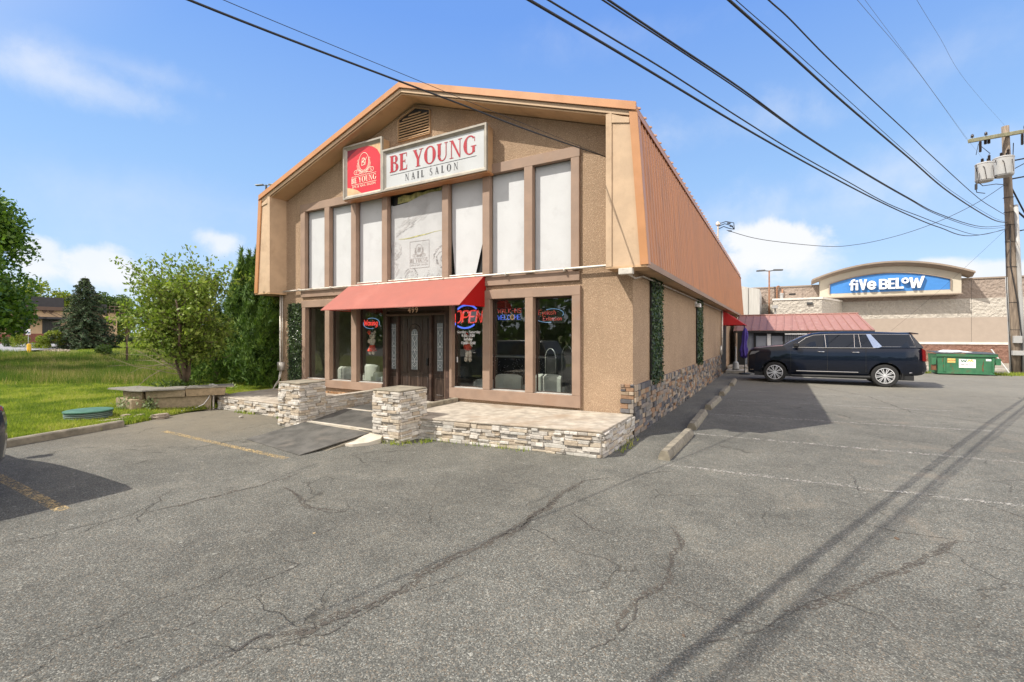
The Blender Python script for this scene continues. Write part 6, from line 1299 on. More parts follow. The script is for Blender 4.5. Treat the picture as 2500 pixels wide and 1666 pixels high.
mb = MB(); mb.face([(.76, -.004, .34), (1.34, -.004, .34), (1.34, -.004, .72), (.76, -.004, .74)]); mb.build('white_sticker', M['vinyl'], T, local=True, fixn=False)
mb = MB(); mb.face([(.36, -.004, .56), (.64, -.004, .56), (.64, -.004, .75), (.36, -.004, .76)]); mb.build('yellow_sticker', M['sticker_y'], T, local=True, fixn=False)
mb = MB(); mb.face([(1.68, -.004, .66), (1.86, -.004, .66), (1.86, -.004, .74), (1.68, -.004, .75)]); mb.build('small_white_sticker', M['vinyl'], T, local=True, fixn=False)
mb = MB(); ribbon(mb, [(.83, .70), (.88, .61), (.93, .68), (.98, .61), (1.02, .70)], .035, -.008); mb.build('logo_w', M['wm_green'], T, local=True, fixn=False)
mb = MB(); ribbon(mb, [(1.06, .61), (1.11, .70), (1.16, .63), (1.20, .70), (1.25, .61)], .035, -.008); mb.build('logo_m', M['wm_gold'], T, local=True, fixn=False)
def ltext(name, txt, s, m, T, x, y, z):
    me = text_mesh(txt, s); me.transform(Matrix.Translation((x, y, z)) @ Matrix.Rotation(R(90), 4, 'X')); return link(name, me, m, T)
ltext('phone_number', '800-796-9696', .075, M['sign_black'], T, 1.05, -.008, .45); ltext('caution_lettering', 'CAUTION', .07, M['sign_letter'], T, .5, -.008, .64)
mb = MB()
for k in range(14):
    x = random.choice([1.58, .45, .2, 1.6, 1.9])+random.gauss(0, .04); z = random.uniform(.12, .6); mb.face([(x, -.003, z), (x+random.uniform(.01, .04), -.003, z), (x+.02, -.003, z+random.uniform(.1, .3)), (x, -.003, z+.1)])
mb.build('rust_streak', M['rust'], T, local=True, fixn=False)

# ------------------------------------------------------------ red roofed annex and things beside it
M['annex_roof'] = pm('annex_roof_metal', (.29, .150, .125), .5, var=.08, vs=1.5, bump=.05, dirt=(.33, .205, .175), ds=.7, streak=True); M['siding'] = pm('grey_blue_siding', (.26, .28, .32), .8, var=.08, bump=.1)
T = thing('annex_building', 'low grey sided building with faded red standing seam metal roof', 'building', (3.2, 20, 0)); ya, yb, yr = 19.2, 24.0, 21.2
mb = MB(); mb.mm((.42, ya+.35, 0), (5.9, yb, 2.1)); mb.build('wall', M['siding'], T)
mb = MB(); xL, xRi, xe = .22, 6.2, 6.26
def seam(x, zz0, zz1, y0, y1): mb.prism([(x-.015, y0, zz0+.001), (x+.015, y0, zz0+.001), (x+.015, y1, zz1+.001), (x-.015, y1, zz1+.001)], (0, 0, .045))
mb.prism([(xL, ya, 2.05), (xe, ya, 2.05), (xRi-.35, yr, 2.90), (xL+.12, yr, 2.90)], (0, 0, .03)); mb.prism([(xL+.12, yr, 2.90), (xRi-.35, yr, 2.90), (xe, yb+.3, 2.05), (xL, yb+.3, 2.05)], (0, 0, .03)); rf = mb.build('roof', M['annex_roof'], T)
mb = MB()
for k in range(17):
    x = xL+.15+k*.36; xt = x-(.35*(x-xL)/(xe-xL)) if x > 3 else x+.06; mb.prism([(x-.015, ya-.01, 2.081), (x+.015, ya-.01, 2.081), (xt+.015, yr, 2.93), (xt-.015, yr, 2.93)], (0, 0, .035))
mb.tube([(xL+.1, yr, 2.95), (xRi-.33, yr, 2.95)], .045, 6); mb.build('roof_seam', M['annex_roof'], rf)
mb = MB(); mb.mm((xL, ya-.012, 1.95), (xe, ya+.03, 2.045)); mb.build('fascia', M['black'], T)
mb = MB(); mb.mm((2.6, ya-.01, 1.87), (4.2, ya+.05, 1.90)); mb.build('strip_lamp', M['vinyl'], T)
for x0, x1 in ((1.28, 1.78), (2.0, 2.5)):
    mb = MB(); mb.mm((x0, ya+.31, .12), (x1, ya+.349, 1.78)); dr = mb.build('door', M['siding'], T, bevel=.004)
    mb = MB(); mb.mm((x0-.10, ya+.29, .1), (x0-.005, ya+.349, 1.92)); mb.mm((x1+.005, ya+.29, .1), (x1+.10, ya+.349, 1.92)); mb.mm((x0-.10, ya+.289, 1.785), (x1+.10, ya+.349, 1.93)); mb.build('door_frame', M['black'] if x0 < 1.5 else M['black'], T)
mb = MB(); mb.mm((1.80, ya+.27, .1), (1.97, ya+.288, 1.9)); mb.build('door_post', M['vinyl'], T)
mb = MB()
for k in range(60):
    x = .45+k*.09
    if not (1.15 < x < 2.62): mb.mm((x, ya+.345, .1), (x+.012, ya+.352, 2.0))
mb.build('siding_groove', M['black'], T)
mb = MB(); mb.mm((.1, 16.2, 0), (.95, 17.6, .14)); mb.mm((.06, 17.6, 0), (.98, 19.5, .26)); mb.mm((.95, 18.2, 0), (1.5, 19.5, .12)); o = mb.build('side_steps', M['concrete'], None, bevel=.01); tag(o, 'shaded concrete steps by the side door beside the annex', 'steps')
M['purple'] = pm('purple_canvas', (.060, .035, .23), .8, var=.2, vs=6, bump=.3, bs=30)
T = thing('folded_umbrella', 'closed purple blue patio umbrella standing beside the red side awning', 'umbrella', (.93, 15.9, 0))
mb = MB(); rings = []
for z, r_ in ((.78, .03), (.86, .16), (1.0, .13), (1.12, .17), (1.3, .12), (1.5, .10), (1.75, .12), (1.95, .10), (2.1, .06), (2.18, .015)):
    rings.append([(.93+(r_*(1+.28*math.cos(6*t+z*2)))*math.cos(t)+.03*math.sin(z*4), 15.9+(r_*(1+.28*math.cos(6*t+z*2)))*math.sin(t), z+.05*math.cos(6*t)*(z < .9)) for t in [i*2*PI/30 for i in range(30)]])
mb.loft(rings); mb.build('canopy', M['purple'], T, smooth=True); mb = MB(); mb.tube([(.93, 15.9, 0), (.93, 15.9, 2.28)], .02, 8); mb.lathe((.93, 15.9, 0), [(0, 0), (.25, 0), (.25, .05), (.05, .08), (0, .08)], 18); mb.build('pole', M['black'], T)
T = thing('ash_stand', 'grey smoking stand with tall narrow neck at the corner of the steps', 'ash stand', (.50, 16.8, .14))
mb = MB(); mb.lathe((.50, 16.8, .14), [(0, 0), (.15, 0), (.14, .25), (.13, .34), (.05, .42), (.035, .6), (.035, 1.12), (0, 1.14)], 16); mb.build('stand_body', M['can'], T, smooth='auto')
mb = MB(); mb.lathe((.50, 16.8, .14), [(.152, .0), (.158, .03), (.150, .06)], 16); mb.build('stand_base', M['lid'], T)
mb = MB(); mb.mm((.42, 19.0, .2), (.75, 19.2, 2.0)); tag(mb.build('dark_screen', M['black'], None), 'black screen panel standing in the gap between salon and annex', 'screen')

# ------------------------------------------------------------ big store behind
def block_mat(name, col, bs_=14., strength=1.0):
    m, n, b = base(name); tc = n.add('ShaderNodeTexCoord').outputs['Object']; n1 = n.noise(tc, bs_*.22, 6, .7); n2 = n.noise(tc, bs_, 5, .7)
    h = n.math('ADD', n.math('MULTIPLY', n.voro(tc, bs_*.35).outputs['Distance'], .9), n2); c = n.mix(1.0, col, n.lin(n2, .3, .7, .82, 1.12), 'MULTIPLY'); c = n.mix(1.0, c, n.lin(n1, .3, .7, .9, 1.06), 'MULTIPLY')
    n.set(b.inputs['Base Color'], c); b.inputs['Roughness'].default_value = .95; b.inputs['Specular IOR Level'].default_value = .1
    bp = n.add('ShaderNodeBump', i_Height=h, i_Strength=strength, i_Distance=.08); n.l.new(bp.outputs[0], b.inputs['Normal']); return m
M['blk_tan'] = block_mat('split_block_tan', (.36, .295, .25)); M['blk_cream'] = block_mat('split_block_cream', (.54, .50, .44)); M['blk_brown'] = block_mat('split_block_brown', (.26, .15, .115))
M['eifs'] = pm('smooth_tan_wall', (.36, .30, .25), .9, var=.04, bump=.1); M['eifs_c'] = pm('cream_render', (.50, .45, .36), .85, var=.04, bump=.08); M['band'] = pm('white_band', (.68, .64, .58), .8, bump=.1)
M['blue_sign'] = pm('blue_sign_field', (.055, .22, .56), .45, var=.05, vs=8, bump=0); M['cornice'] = pm('brown_cornice', (.27, .215, .17), .8, var=.06, bump=.1)
T = thing('store_building', 'large tan and cream block store with a curved parapet and a blue sign panel', 'building', (10, 34.5, 0)); Y = 34.5
def wallq(name, x0, x1, z0, z1, m, y=Y, d=.0):
    mb = MB(); mb.mm((x0, y-d, z0), (x1, y+.5-d*0, z1)); return mb.build(name, M[m], T)
wallq('upper_wall', -8, 30, 4.321, 5.62, 'blk_tan'); wallq('cream_band', -8, 30, 3.041, 4.32, 'blk_cream'); wallq('middle_wall', -8, 30, 1.351, 3.04, 'eifs'); wallq('white_string_course', -8, 30, 1.20, 1.35, 'band', d=.04); wallq('brown_base', -8, 30, -.1, 1.199, 'blk_brown')
mb = MB(); mb.mm((-8, Y-.06, 5.621), (30, Y+.55, 5.72)); mb.build('coping', M['cornice'], T)
mb = MB()
for x in (13.7, 4.0): mb.mm((x, Y-.004, 1.36), (x+.012, Y, 5.6))
mb.build('control_joint', M['black'], T)
for x in (15.6, 3.3): mb = MB(); mb.mm((x-.22, Y-.02, 5.0), (x+.22, Y-.001, 5.12)); mb.build('wall_vent', M['black'], T)
Yb = 33.7; top = lambda x: 7.0-1.35*((x-9.05)/4.1)**2*.62
n_ = 24; xs2 = [5.06+(13.0-5.06)*i/n_ for i in range(n_+1)]
mb = MB(); mb.prism([(x, Yb, top(x)-.1) for x in xs2][::-1]+[(5.06, Yb, 4.66), (13.0, Yb, 4.66)], (0, .79, 0)); blk = mb.build('sign_parapet', M['eifs_c'], T)
n2 = 30; xs3 = [4.55+(13.55-4.55)*i/n2 for i in range(n2+1)]; rings = []
for x in xs3:
    z = 7.02-1.35*((x-9.05)/4.1)**2*.62; rings.append([(x, Yb-.55, z+.02), (x, Yb+.9, z+.02), (x, Yb+.9, z-.28), (x, Yb-.02, z-.30), (x, Yb-.35, z-.12), (x, Yb-.55, z-.10)])
mb = MB(); mb.loft(rings); mb.build('curved_cornice', M['cornice'], blk)
btop = lambda x: 6.24-.62*((x-9.05)/3.35)**2
xs4 = [5.70+(12.42-5.70)*i/n_ for i in range(n_+1)]
mb = MB(); mb.prism([(x, Yb-.01, btop(x)) for x in xs4][::-1]+[(5.70, Yb-.01, 4.93), (12.42, Yb-.01, 4.93)], (0, .02, 0)); fld = mb.build('sign_field', M['blue_sign'], blk)
mb = MB()
for i in range(n_): mb.prism([(xs4[i], Yb-.10, btop(xs4[i])), (xs4[i+1], Yb-.10, btop(xs4[i+1])), (xs4[i+1], Yb-.10, btop(xs4[i+1])+.06), (xs4[i], Yb-.10, btop(xs4[i])+.06)], (0, .09, 0))
mb.mm((5.63, Yb-.10, 4.93), (5.69, Yb, btop(5.7)+.04)); mb.mm((12.43, Yb-.10, 4.93), (12.49, Yb, btop(12.42)+.04)); mb.build('sign_border', M['cornice'], blk)
mb = MB(); mb.mm((5.0, Yb-.06, 4.58), (13.06, Yb+.79, 4.659)); mb.build('parapet_lip', M['cornice'], blk)
# raised white letters (own heavy strokes)
def heavy(letters, x, z, H, y, m, parent):
    for ch, wdt, polys in letters:
        mb = MB()
        for qi, P_ in enumerate(polys): mb.prism([(x+px_*H, y-.002*(qi % 9), z+pz*H) for px_, pz in P_], (0, .16, 0))
        mb.build('raised_letter', m, parent); x += wdt*H
def rp(x0, z0, x1, z1): return [(x0, z0), (x1, z0), (x1, z1), (x0, z1)]
def ringp(cx, cz, ro, ri, a0=0, a1=360, n=18, sq=1.):
    out = []
    for i in range(n):
        t0, t1 = R(a0+(a1-a0)*i/n), R(a0+(a1-a0)*(i+1)/n); out.append([(cx+ro*sq*math.cos(t0), cz+ro*math.sin(t0)), (cx+ro*sq*math.cos(t1), cz+ro*math.sin(t1)), (cx+ri*sq*math.cos(t1), cz+ri*math.sin(t1)), (cx+ri*sq*math.cos(t0), cz+ri*math.sin(t0))])
    return out
WL = pm('raised_letter_white', (.82, .83, .85), .5, bump=0)
LT = [('f', .50, [rp(.12, 0, .30, .80), rp(0, .50, .46, .66)]+ringp(.36, .80, .24, .07, 90, 180, 6)+[rp(.36, .87, .46, 1.04)]),
      ('i', .27, [rp(.0, 0, .19, .66), rp(0, .76, .19, .93)]),
      ('v', .62, [[(0, 1.0), (.20, 1.0), (.38, .0), (.22, .0)], [(.22, .0), (.38, .0), (.60, 1.0), (.42, 1.0)]]),
      ('e', .78, ringp(.34, .42, .42, .20, 20, 330, 20, .85)+[rp(.12, .34, .68, .50)]),
      (' ', .12, []),
      ('B', .66, [rp(0, 0, .2, .95), rp(.2, .79, .38, .95), rp(.2, .41, .40, .56), rp(.2, 0, .40, .16)]+ringp(.36, .68, .27, .10, -90, 90, 8)+ringp(.38, .28, .28, .11, -90, 90, 8)),
      ('E', .56, [rp(0, 0, .2, .98), rp(.2, .82, .50, .98), rp(.2, .42, .46, .56), rp(.2, 0, .50, .16)]),
      ('L', .46, [rp(0, 0, .2, 1.0), rp(.2, 0, .56, .17)]),
      ('o', .52, ringp(.22, .72, .27, .12, 0, 360, 18)),
      ('W', 1.1, [[(0, .98), (.20, .98), (.36, 0), (.18, 0)], [(.18, 0), (.36, 0), (.58, .90), (.44, .90)], [(.44, .90), (.58, .90), (.74, 0), (.58, 0)], [(.58, 0), (.76, 0), (1.08, 1.06), (.88, 1.06)]])]
heavy(LT, 6.85, 5.10, .76, Yb-.22, WL, fld)
# cream side block
T = thing('utility_block', 'cream split-block utility room projecting in front of the store', 'building', (3.2, 32, 0))
P_ = [(2.0, 30.1), (4.93, 30.0), (6.5, 34.4), (2.0, 34.4)]; mb = MB(); mb.prism([(x, y, 0) for x, y in P_], (0, 0, 4.32)); mb.build('wall', M['blk_cream'], T)
mb = MB(); cxm, cym = 3.7, 32.2; mb.prism([(x+(.05 if x > cxm else -.05), y+(.02 if y > cym else -.05), 4.321) for x, y in P_], (0, 0, .13)); mb.build('coping', M['band'], T)
mb = MB(); mb.mm((4.05, 29.9, 3.95), (4.40, 30.08, 4.12)); mb.build('wall_lamp', M['lid'], T, bevel=.02)
mb = MB(); mb.lathe((2.55, 31.2, 4.45), [(.10, 0), (.10, .35), (.13, .36), (.13, .46), (0, .48)], 14); mb.build('roof_vent', M['can'], T)
mb = MB(); mb.tube([(2.15, 29.2, 0), (2.15, 29.2, 3.75)], .06, 8); mb.mm((1.93, 28.95, 3.7), (2.30, 29.35, 3.92)); tag(mb.build('floodlight_post', M['can'], None, bevel=.005), 'short post with a white floodlight box in front of the cream utility block', 'floodlight post')
T = thing('grey_block_building', 'pale grey concrete panel building just beyond the salon roof end', 'building', (-1.5, 31, 0))
mb = MB(); mb.prism([(-6, 29, 0), (1.18, 29, 0), (1.18, 29, 5.08), (-1.5, 29, 5.75), (-6, 29, 6.4)], (0, 5.4, 0)); mb.build('wall', pm('grey_concrete_panel', (.50, .49, .46), .9, var=.08, vs=1.5, bump=.3, bs=10, dirt=(.40, .38, .35), ds=1.2, streak=True), T)
mb = MB(); mb.mm((.45, 28.985, 0), (.48, 28.999, 5.2)); mb.build('panel_joint', M['black'], T)
M['rustpipe'] = pm('rusty_pipe', (.28, .14, .08), .7, var=.2, vs=4, bump=.1)
mb = MB(); mb.tube([(2.25, 34.35, 2.5), (2.25, 34.35, 5.55), (2.28, 34.3, 5.72), (2.37, 34.3, 5.74), (2.42, 34.3, 5.65)], .06, 7); mb.tube([(2.62, 34.35, 2.5), (2.62, 34.35, 5.5)], .06, 7); mb.tube([(1.9, 34.35, 3.0), (1.95, 34.35, 3.5), (2.15, 34.3, 3.5), (2.2, 34.35, 3.0)], .03, 6); tag(mb.build('vent_pipes', M['rustpipe'], None, smooth=True), 'pair of rusty vent pipes on the store wall by the grey building corner', 'pipes')
def light_pole(label, base_, H, heads, r_=.07, m='cornice', rz=0.):
    T = thing('parking_lot_light', label, 'light pole', base_, rz); mb = MB(); mb.tube([(0, 0, -.5), (0, 0, H)], [r_*1.2, r_*.8], 8); mb.build('pole', M[m], T, local=True)
    for x, l in heads:
        mb = MB(); s = 1 if l > 0 else -1; mb.tube([(0, 0, H-.05), (s*.3, 0, H)], .04, 6); mb.loft([[(s*.3, -.14, H-.03), (s*.3, .14, H-.03), (s*.3, .12, H+.08), (s*.3, -.12, H+.08)], [(l, -.18, H-.04), (l, .18, H-.04), (l, .12, H+.06), (l, -.12, H+.06)]]); mb.build('lamp_head', M['lid'], T, local=True)
p = seen(1878, 819, 37); light_pole('slim double-headed light pole rising beyond the annex roof', (p.x, p.y, 0), 1.82+(819-661)/1135*37, [(0, .95), (0, -.9)], .07, 'rustpipe', R(10))
p = seen(650, 819, 46); light_pole('dark light pole head showing just above the left eave of the salon', (p.x, p.y, 0), 1.82+(819-452)/1135*46, [(0, 1.0), (0, -1.1)], .12, 'lid', R(24))
# pavement strip behind the dumpster
T0 = MB(); T0.mm((6.5, 24.25, -.01), (60, 24.65, .12)); tag(T0.build('rear_kerb', M['concrete'], None, bevel=.01), None, kind='structure')
# power cabinet behind pole at the right edge
T = thing('utility_cabinet', 'pale metal utility cabinet behind the pole at the right edge', 'cabinet', (13.4, 23.4, 0))
mb = MB(); mb.mm((12.75, 23.3, 0), (14.2, 24.0, 1.35)); mb.build('cabinet_body', M['can'], T, bevel=.02)
mb = MB(); [mb.mm((12.85, 23.285, z), (14.1, 23.299, z+.02)) for z in (.15, .3, .45, .6)]; mb.build('cabinet_louvre', M['lid'], T)
# ------------------------------------------------------------ planting
M['bark'] = pm('bark', (.13, .095, .065), .95, var=.3, vs=8, bump=.8, bs=30); M['twig'] = pm('twig', (.24, .19, .14), .9, var=.2, bump=.2)
M['lf_pear'] = leafm('glossy_leaves', [(.05, .095, .018), (.13, .19, .03), (.22, .29, .05), (.34, .38, .10)], .33, .5, .3)
M['lf_arb'] = leafm('arborvitae_sprays', [(.010, .028, .006), (.035, .08, .012), (.085, .155, .022), (.16, .24, .04)], .18, .65, .25)
M['lf_spruce'] = leafm('spruce_needles', [(.02, .035, .02), (.045, .07, .038), (.075, .11, .055), (.11, .145, .07)], .12, .7, .2)
M['lf_big'] = leafm('maple_leaves', [(.025, .065, .009), (.07, .14, .015), (.12, .21, .024), (.18, .27, .035)], .35, .45, .35)
M['lf_yel'] = leafm('yellow_green_leaves', [(.08, .12, .014), (.14, .19, .02), (.22, .26, .03), (.30, .31, .045)], .35, .6, .3)
M['lf_mid'] = leafm('mid_green_leaves', [(.03, .06, .015), (.06, .10, .02), (.10, .15, .03)], .3, .6, .3)
def limb(mb, p, d, L, r0, r1, n_=5, wob=.12, up=0.0, keep=None):
    pts = [Vector(p)]; d = Vector(d).normalized()
    for i in range(n_):
        d = (d+Vector((random.gauss(0, wob), random.gauss(0, wob), random.gauss(0, wob)+up))).normalized(); q = pts[-1]+d*L/n_
        pts.append(q if keep is None or keep(q) else pts[-1]+d*.012)
    mb.tube(pts, [r0+(r1-r0)*i/n_ for i in range(n_+1)], 6); return pts, d
def shrub_tree(name, label, cat, base_, H, Rr, zc0, trunks, m, nleaf, size, group=None, openness=.5, lean=(0, 0), tw=True):
    """multi-stem small tree: limbs, twigs and leaf clumps at the twig tips"""
    T = thing(name, label, cat, base_, 0, group); B = Vector(base_); mb = MB(); tips = []; keep = lambda q: Vector((q.x-B.x, q.y-B.y, 0)).length < Rr*1.06 and q.z < B.z+H*.97
    for k in range(trunks):
        a = 2*PI*k/trunks+random.random()*.7; sp = random.uniform(.12, .46)
        d = Vector((math.cos(a)*sp+lean[0], math.sin(a)*sp+lean[1], 1))
        pts, dd = limb(mb, B, d, H*random.uniform(.5, .66), .042*H/4, .018*H/4, 6, .08, .02, keep)
        for j in range(2, 7):
            if Vector((pts[j].x-B.x, pts[j].y-B.y, 0)).length > Rr*.8: continue
            for _ in range(3):
                a2 = random.random()*2*PI; d2 = Vector((math.cos(a2), math.sin(a2), random.uniform(.1, .9))); L2 = H*random.uniform(.14, .30)
                p2, d3 = limb(mb, pts[j], d2, L2, .014*H/4, .005*H/4, 4, .15, .04, keep); tips += p2[1:]
                for _ in range(2):
                    p3, _d = limb(mb, p2[random.randint(2, 4)], Vector((random.gauss(0, 1), random.gauss(0, 1), random.uniform(0, 1))), L2*.6, .006*H/4, .003*H/4, 3, .2, .05, keep); tips += p3[1:]
    mb.build('trunk', M['bark'], T, smooth=True)
    ntip = len(tips); tips = [t for t in tips if (Vector((t.x-B.x-lean[0]*H*.5, t.y-B.y-lean[1]*H*.5, 0)).length < Rr*1.05*min(1, .35+(t.z-B.z)/H*1.6)) and t.z < B.z+H*1.0 and t.z > B.z+zc0*random.uniform(.7, 1.2)]
    idx = RNG.integers(0, len(tips), nleaf); C = np.array([tuple(t) for t in tips])[idx]+RNG.normal(size=(nleaf, 3))*size*.85
    leaves(C, size, m, 'crown', T, asp=.55, droop=(0, 0, -.7)); return T
def bush(name, label, cat, base_, rx, rz_, nleaf, size, m, group=None, lumps=9, trunk=True, ry=None, inner=.55, zoff=.0):
    """crown built of overlapping lumps, leaves kept near each lump's surface"""
    T = thing(name, label, cat, base_, 0, group); B = np.array(base_); ry = ry or rx; L = []
    for k in range(lumps):
        a = random.random()*2*PI; q = math.sqrt(random.random())*.72; zz = random.uniform(.2, .95)
        L.append((math.cos(a)*q*rx*math.sin(PI*min(.9, zz*.7+.2)), math.sin(a)*q*ry*math.sin(PI*min(.9, zz*.7+.2)), zz*2*rz_*.86, random.uniform(.26, .46)*min(rx, rz_*1.1)))
    L = np.array(L); idx = RNG.integers(0, lumps, nleaf); v = RNG.normal(size=(nleaf, 3)); v /= np.linalg.norm(v, axis=1)[:, None]
    r_ = L[idx, 3]*(inner+(1.12-inner)*RNG.random(nleaf)**.6)*(1+.15*np.sin(v[:, 0]*7+idx)*np.cos(v[:, 2]*6+idx*2)); C = B+L[idx, :3]+v*r_[:, None]; C[:, 2] += zoff
    C[:, 2] = np.maximum(C[:, 2], B[2]+.03)
    leaves(C, size, m, 'crown', T, D=v, jitter=.9, asp=.65)
    if trunk:
        mb = MB(); mb.tube([tuple(base_), (base_[0], base_[1], base_[2]+rz_*.7+zoff), (base_[0]+.1*rx, base_[1], base_[2]+rz_*1.3+zoff)], [rx*.06+.03, rx*.045+.02, .02], 8)
        for k in range(lumps): mb.tube([(base_[0], base_[1], base_[2]+zoff+rz_*.5), tuple(B+L[k, :3]*np.array([.6, .6, .9])+np.array([0, 0, zoff])), tuple(B+L[k, :3]+np.array([0, 0, zoff]))], [rx*.025+.01, .02, .008], 5)
        mb.build('trunk', M['bark'], T, smooth=True)
    return T
# planter of stacked stone slabs
T = thing('stone_planter', 'low planter of stacked rough stone slabs round the small tree', 'planter', (-10.8, -2.2, 0))
def slab(mb, pts, z0, z1, j=.02, ins=.0):
    P_ = [Vector((x+random.uniform(-j, j), y+random.uniform(-j, j), 0)) for x, y in pts]; c = sum(P_, Vector())/len(P_); n_ = len(P_)
    sub = []
    for i in range(n_):
        a, b = P_[i], P_[(i+1) % n_]
        for k in range(3): sub.append(a+(b-a)*k/3+Vector((random.uniform(-j, j)*.6, random.uniform(-j, j)*.6, 0)))
    n_ = len(sub)
    r0 = [p+(c-p)*ins+Vector((0, 0, z0+random.uniform(-.008, .008))) for p in sub]; r1 = [p+Vector((0, 0, z1-.03)) for p in sub]; r2 = [p+(c-p)*.03+Vector((0, 0, z1+random.uniform(-.006, .004))) for p in sub]
    mb.loft([r0, r1, r2])
mb = MB()
slab(mb, [(-10.42, -3.02), (-9.80, -2.08), (-10.2, -1.85), (-10.85, -2.80)], .0, .355, .03, .02)
slab(mb, [(-11.45, -3.35), (-10.62, -3.42), (-10.5, -3.05), (-11.2, -2.8)], .0, .34, .04, .03)
slab(mb, [(-11.9, -2.4), (-11.4, -3.15), (-11.15, -2.9), (-11.6, -2.2)], .0, .3, .03); slab(mb, [(-11.8, -2.2), (-11.3, -1.3), (-10.9, -1.5), (-11.5, -2.3)], 0, .3); slab(mb, [(-11.1, -1.3), (-10.2, -1.4), (-10.2, -1.7), (-11.1, -1.6)], 0, .3)
mb.build('lower_stone', M['rock'], T, smooth='auto')
mb = MB()
slab(mb, [(-10.45, -3.15), (-10.0, -2.55), (-10.3, -2.35), (-10.75, -2.95)], .36, .53, .03, .03); slab(mb, [(-10.0, -2.52), (-9.55, -1.85), (-9.95, -1.65), (-10.35, -2.35)], .365, .545, .03, .05)
slab(mb, [(-11.2, -3.3), (-10.5, -3.2), (-10.8, -2.85), (-11.3, -2.9)], .345, .52, .03, .03)
mb.build('upper_stone', M['rock'], T, smooth='auto')
mb = MB()
slab(mb, [(-11.55, -3.45), (-10.35, -3.35), (-9.98, -2.6), (-10.4, -2.35), (-10.8, -2.85), (-11.5, -2.9)], .535, .575, .05); slab(mb, [(-9.97, -2.55), (-9.45, -1.75), (-9.9, -1.45), (-10.38, -2.3)], .55, .582, .03)
slab(mb, [(-12.0, -2.3), (-11.6, -3.0), (-11.3, -2.8), (-11.6, -2.0)], .40, .46); mb.build('cap_slab', M['rock_top'], T, smooth='auto')
mb = MB(); mb.lathe((-10.9, -2.25, .0), [(.62, .1), (.60, .44), (.4, .50), (0, .52)], 16); mb.build('soil', pm('planter_soil', (.09, .065, .04), .95, bump=.5), T)
gc = np.concatenate([RNG.normal(size=(500, 3))*np.array([.28, .28, .05])+np.array([-10.85, -2.25, .58])]); o = leaves(gc, .07, M['lf_mid'], 'ground_ivy', None, droop=(0, 0, .3)); tag(o, 'low ivy leaves round the foot of the small tree in the planter', 'ivy', kind='stuff')
gc = RNG.normal(size=(420, 3))*np.array([.14, .12, .10])+np.array([-10.9, -3.28, .22]); gc2 = RNG.normal(size=(300, 3))*np.array([.10, .10, .10])+np.array([-10.45, -3.08, .2]); o = leaves(np.concatenate([gc, gc2]), .06, leafm('pale_creeper', [(.12, .16, .07), (.2, .25, .12), (.3, .34, .2)], .2, .5), 'creeper', None, droop=(0, 0, -.5)); tag(o, 'pale creeper hanging down the front of the stone planter', 'creeper', kind='stuff')
# ---- the small glossy tree
shrub_tree('small_tree', 'open multi-stemmed small tree with glossy light green leaves growing from the stone planter', 'tree', (-11.05, -2.05, .5), 3.85, 1.42, .30, 10, M['lf_pear'], 19000, .092, lean=(.03, .02))
mb = MB()
for k in range(16):
    a = random.uniform(PI*.75, PI*1.6); limb(mb, (-11.05, -2.05, .8+random.random()*.5), (math.cos(a), math.sin(a)*.6, random.uniform(.0, .35)), random.uniform(.9, 1.9), .010, .003, 6, .12)
tag(mb.build('bare_branches', M['twig'], None), 'bare pale twigs sweeping out low to the left of the planter tree', 'branches', kind='stuff')
# ---- arborvitae row
def arbor(label, x, y, H, r, n_, size=.15):
    z0 = hgt(x, y); T = thing('arborvitae', label, 'conifer', (x, y, z0), 0, 'arborvitae trees beside the salon')
    z = RNG.random(n_)**.9; ph = RNG.random(n_)*2*PI
    prof = np.where(z < .18, .72+z*1.5, np.where(z < .45, 1.0, 1-(z-.45)*1.62))*r
    lump = 1+.20*np.sin(ph*5+z*9+x)*np.sin(z*17+ph*2)+.13*np.sin(ph*9-z*26+y)+.08*np.sin(ph*17+z*40); rr = prof*lump*(.60+.40*RNG.random(n_)**.45)
    C = np.stack([x+rr*np.cos(ph), y+rr*np.sin(ph), z0+.12+z*H*(1+.09*np.sin(ph*3+x)*np.sin(ph*7+z*5))], 1); D = np.stack([np.cos(ph), np.sin(ph), .15+0*ph], 1)
    nr = RNG.normal(size=(n_, 3))*.55+D; nr /= np.linalg.norm(nr, axis=1)[:, None]
    k3 = np.round((ph+x)/(2*PI/4))*(2*PI/4)-x; sp_ = np.clip((z-.38)/.62, 0, 1)*.42*r
    C[:, 0] += np.cos(k3)*sp_; C[:, 1] += np.sin(k3)*sp_; C[:, 2] += np.sin(k3*1.7+y)*.10*H*np.clip((z-.3), 0, 1)
    up = D*.65+np.array([0, 0, 1.])+RNG.normal(size=(n_, 3))*.35; up -= nr*(up*nr).sum(1)[:, None]*.8; up /= np.linalg.norm(up, axis=1)[:, None]; sd = np.cross(nr, up); sd /= np.linalg.norm(sd, axis=1)[:, None]
    s = (size*(.5+RNG.random(n_)))[:, None]
    V = []; 
    for (u, w_, l) in ((0, .0, 1.0), (-.45, .12, .7), (.45, .12, .7)):   # a fan of three tapering sprigs
        tip = C+up*s*l+sd*s*u*.9; b0 = C-sd*s*.09+up*s*w_; b1 = C+sd*s*.09+up*s*w_+nr*s*.05; V.append(np.stack([b0, b1, tip], 1))
    V = np.stack(V, 1).reshape(-1, 3); fast('crown', V, np.arange(len(V)).reshape(-1, 3), M['lf_arb'], T)
    mb = MB(); mb.tube([(x, y, z0-.05), (x, y, z0+H*.5), (x, y, z0+H*.85)], [.09, .06, .02], 8); [limb(mb, (x, y, z0+.3+k*.28), (random.gauss(0, 1), random.gauss(0, 1), .5), r*.7, .018, .005, 3) for k in range(12)]; mb.build('trunk', M['bark'], T)
    return T
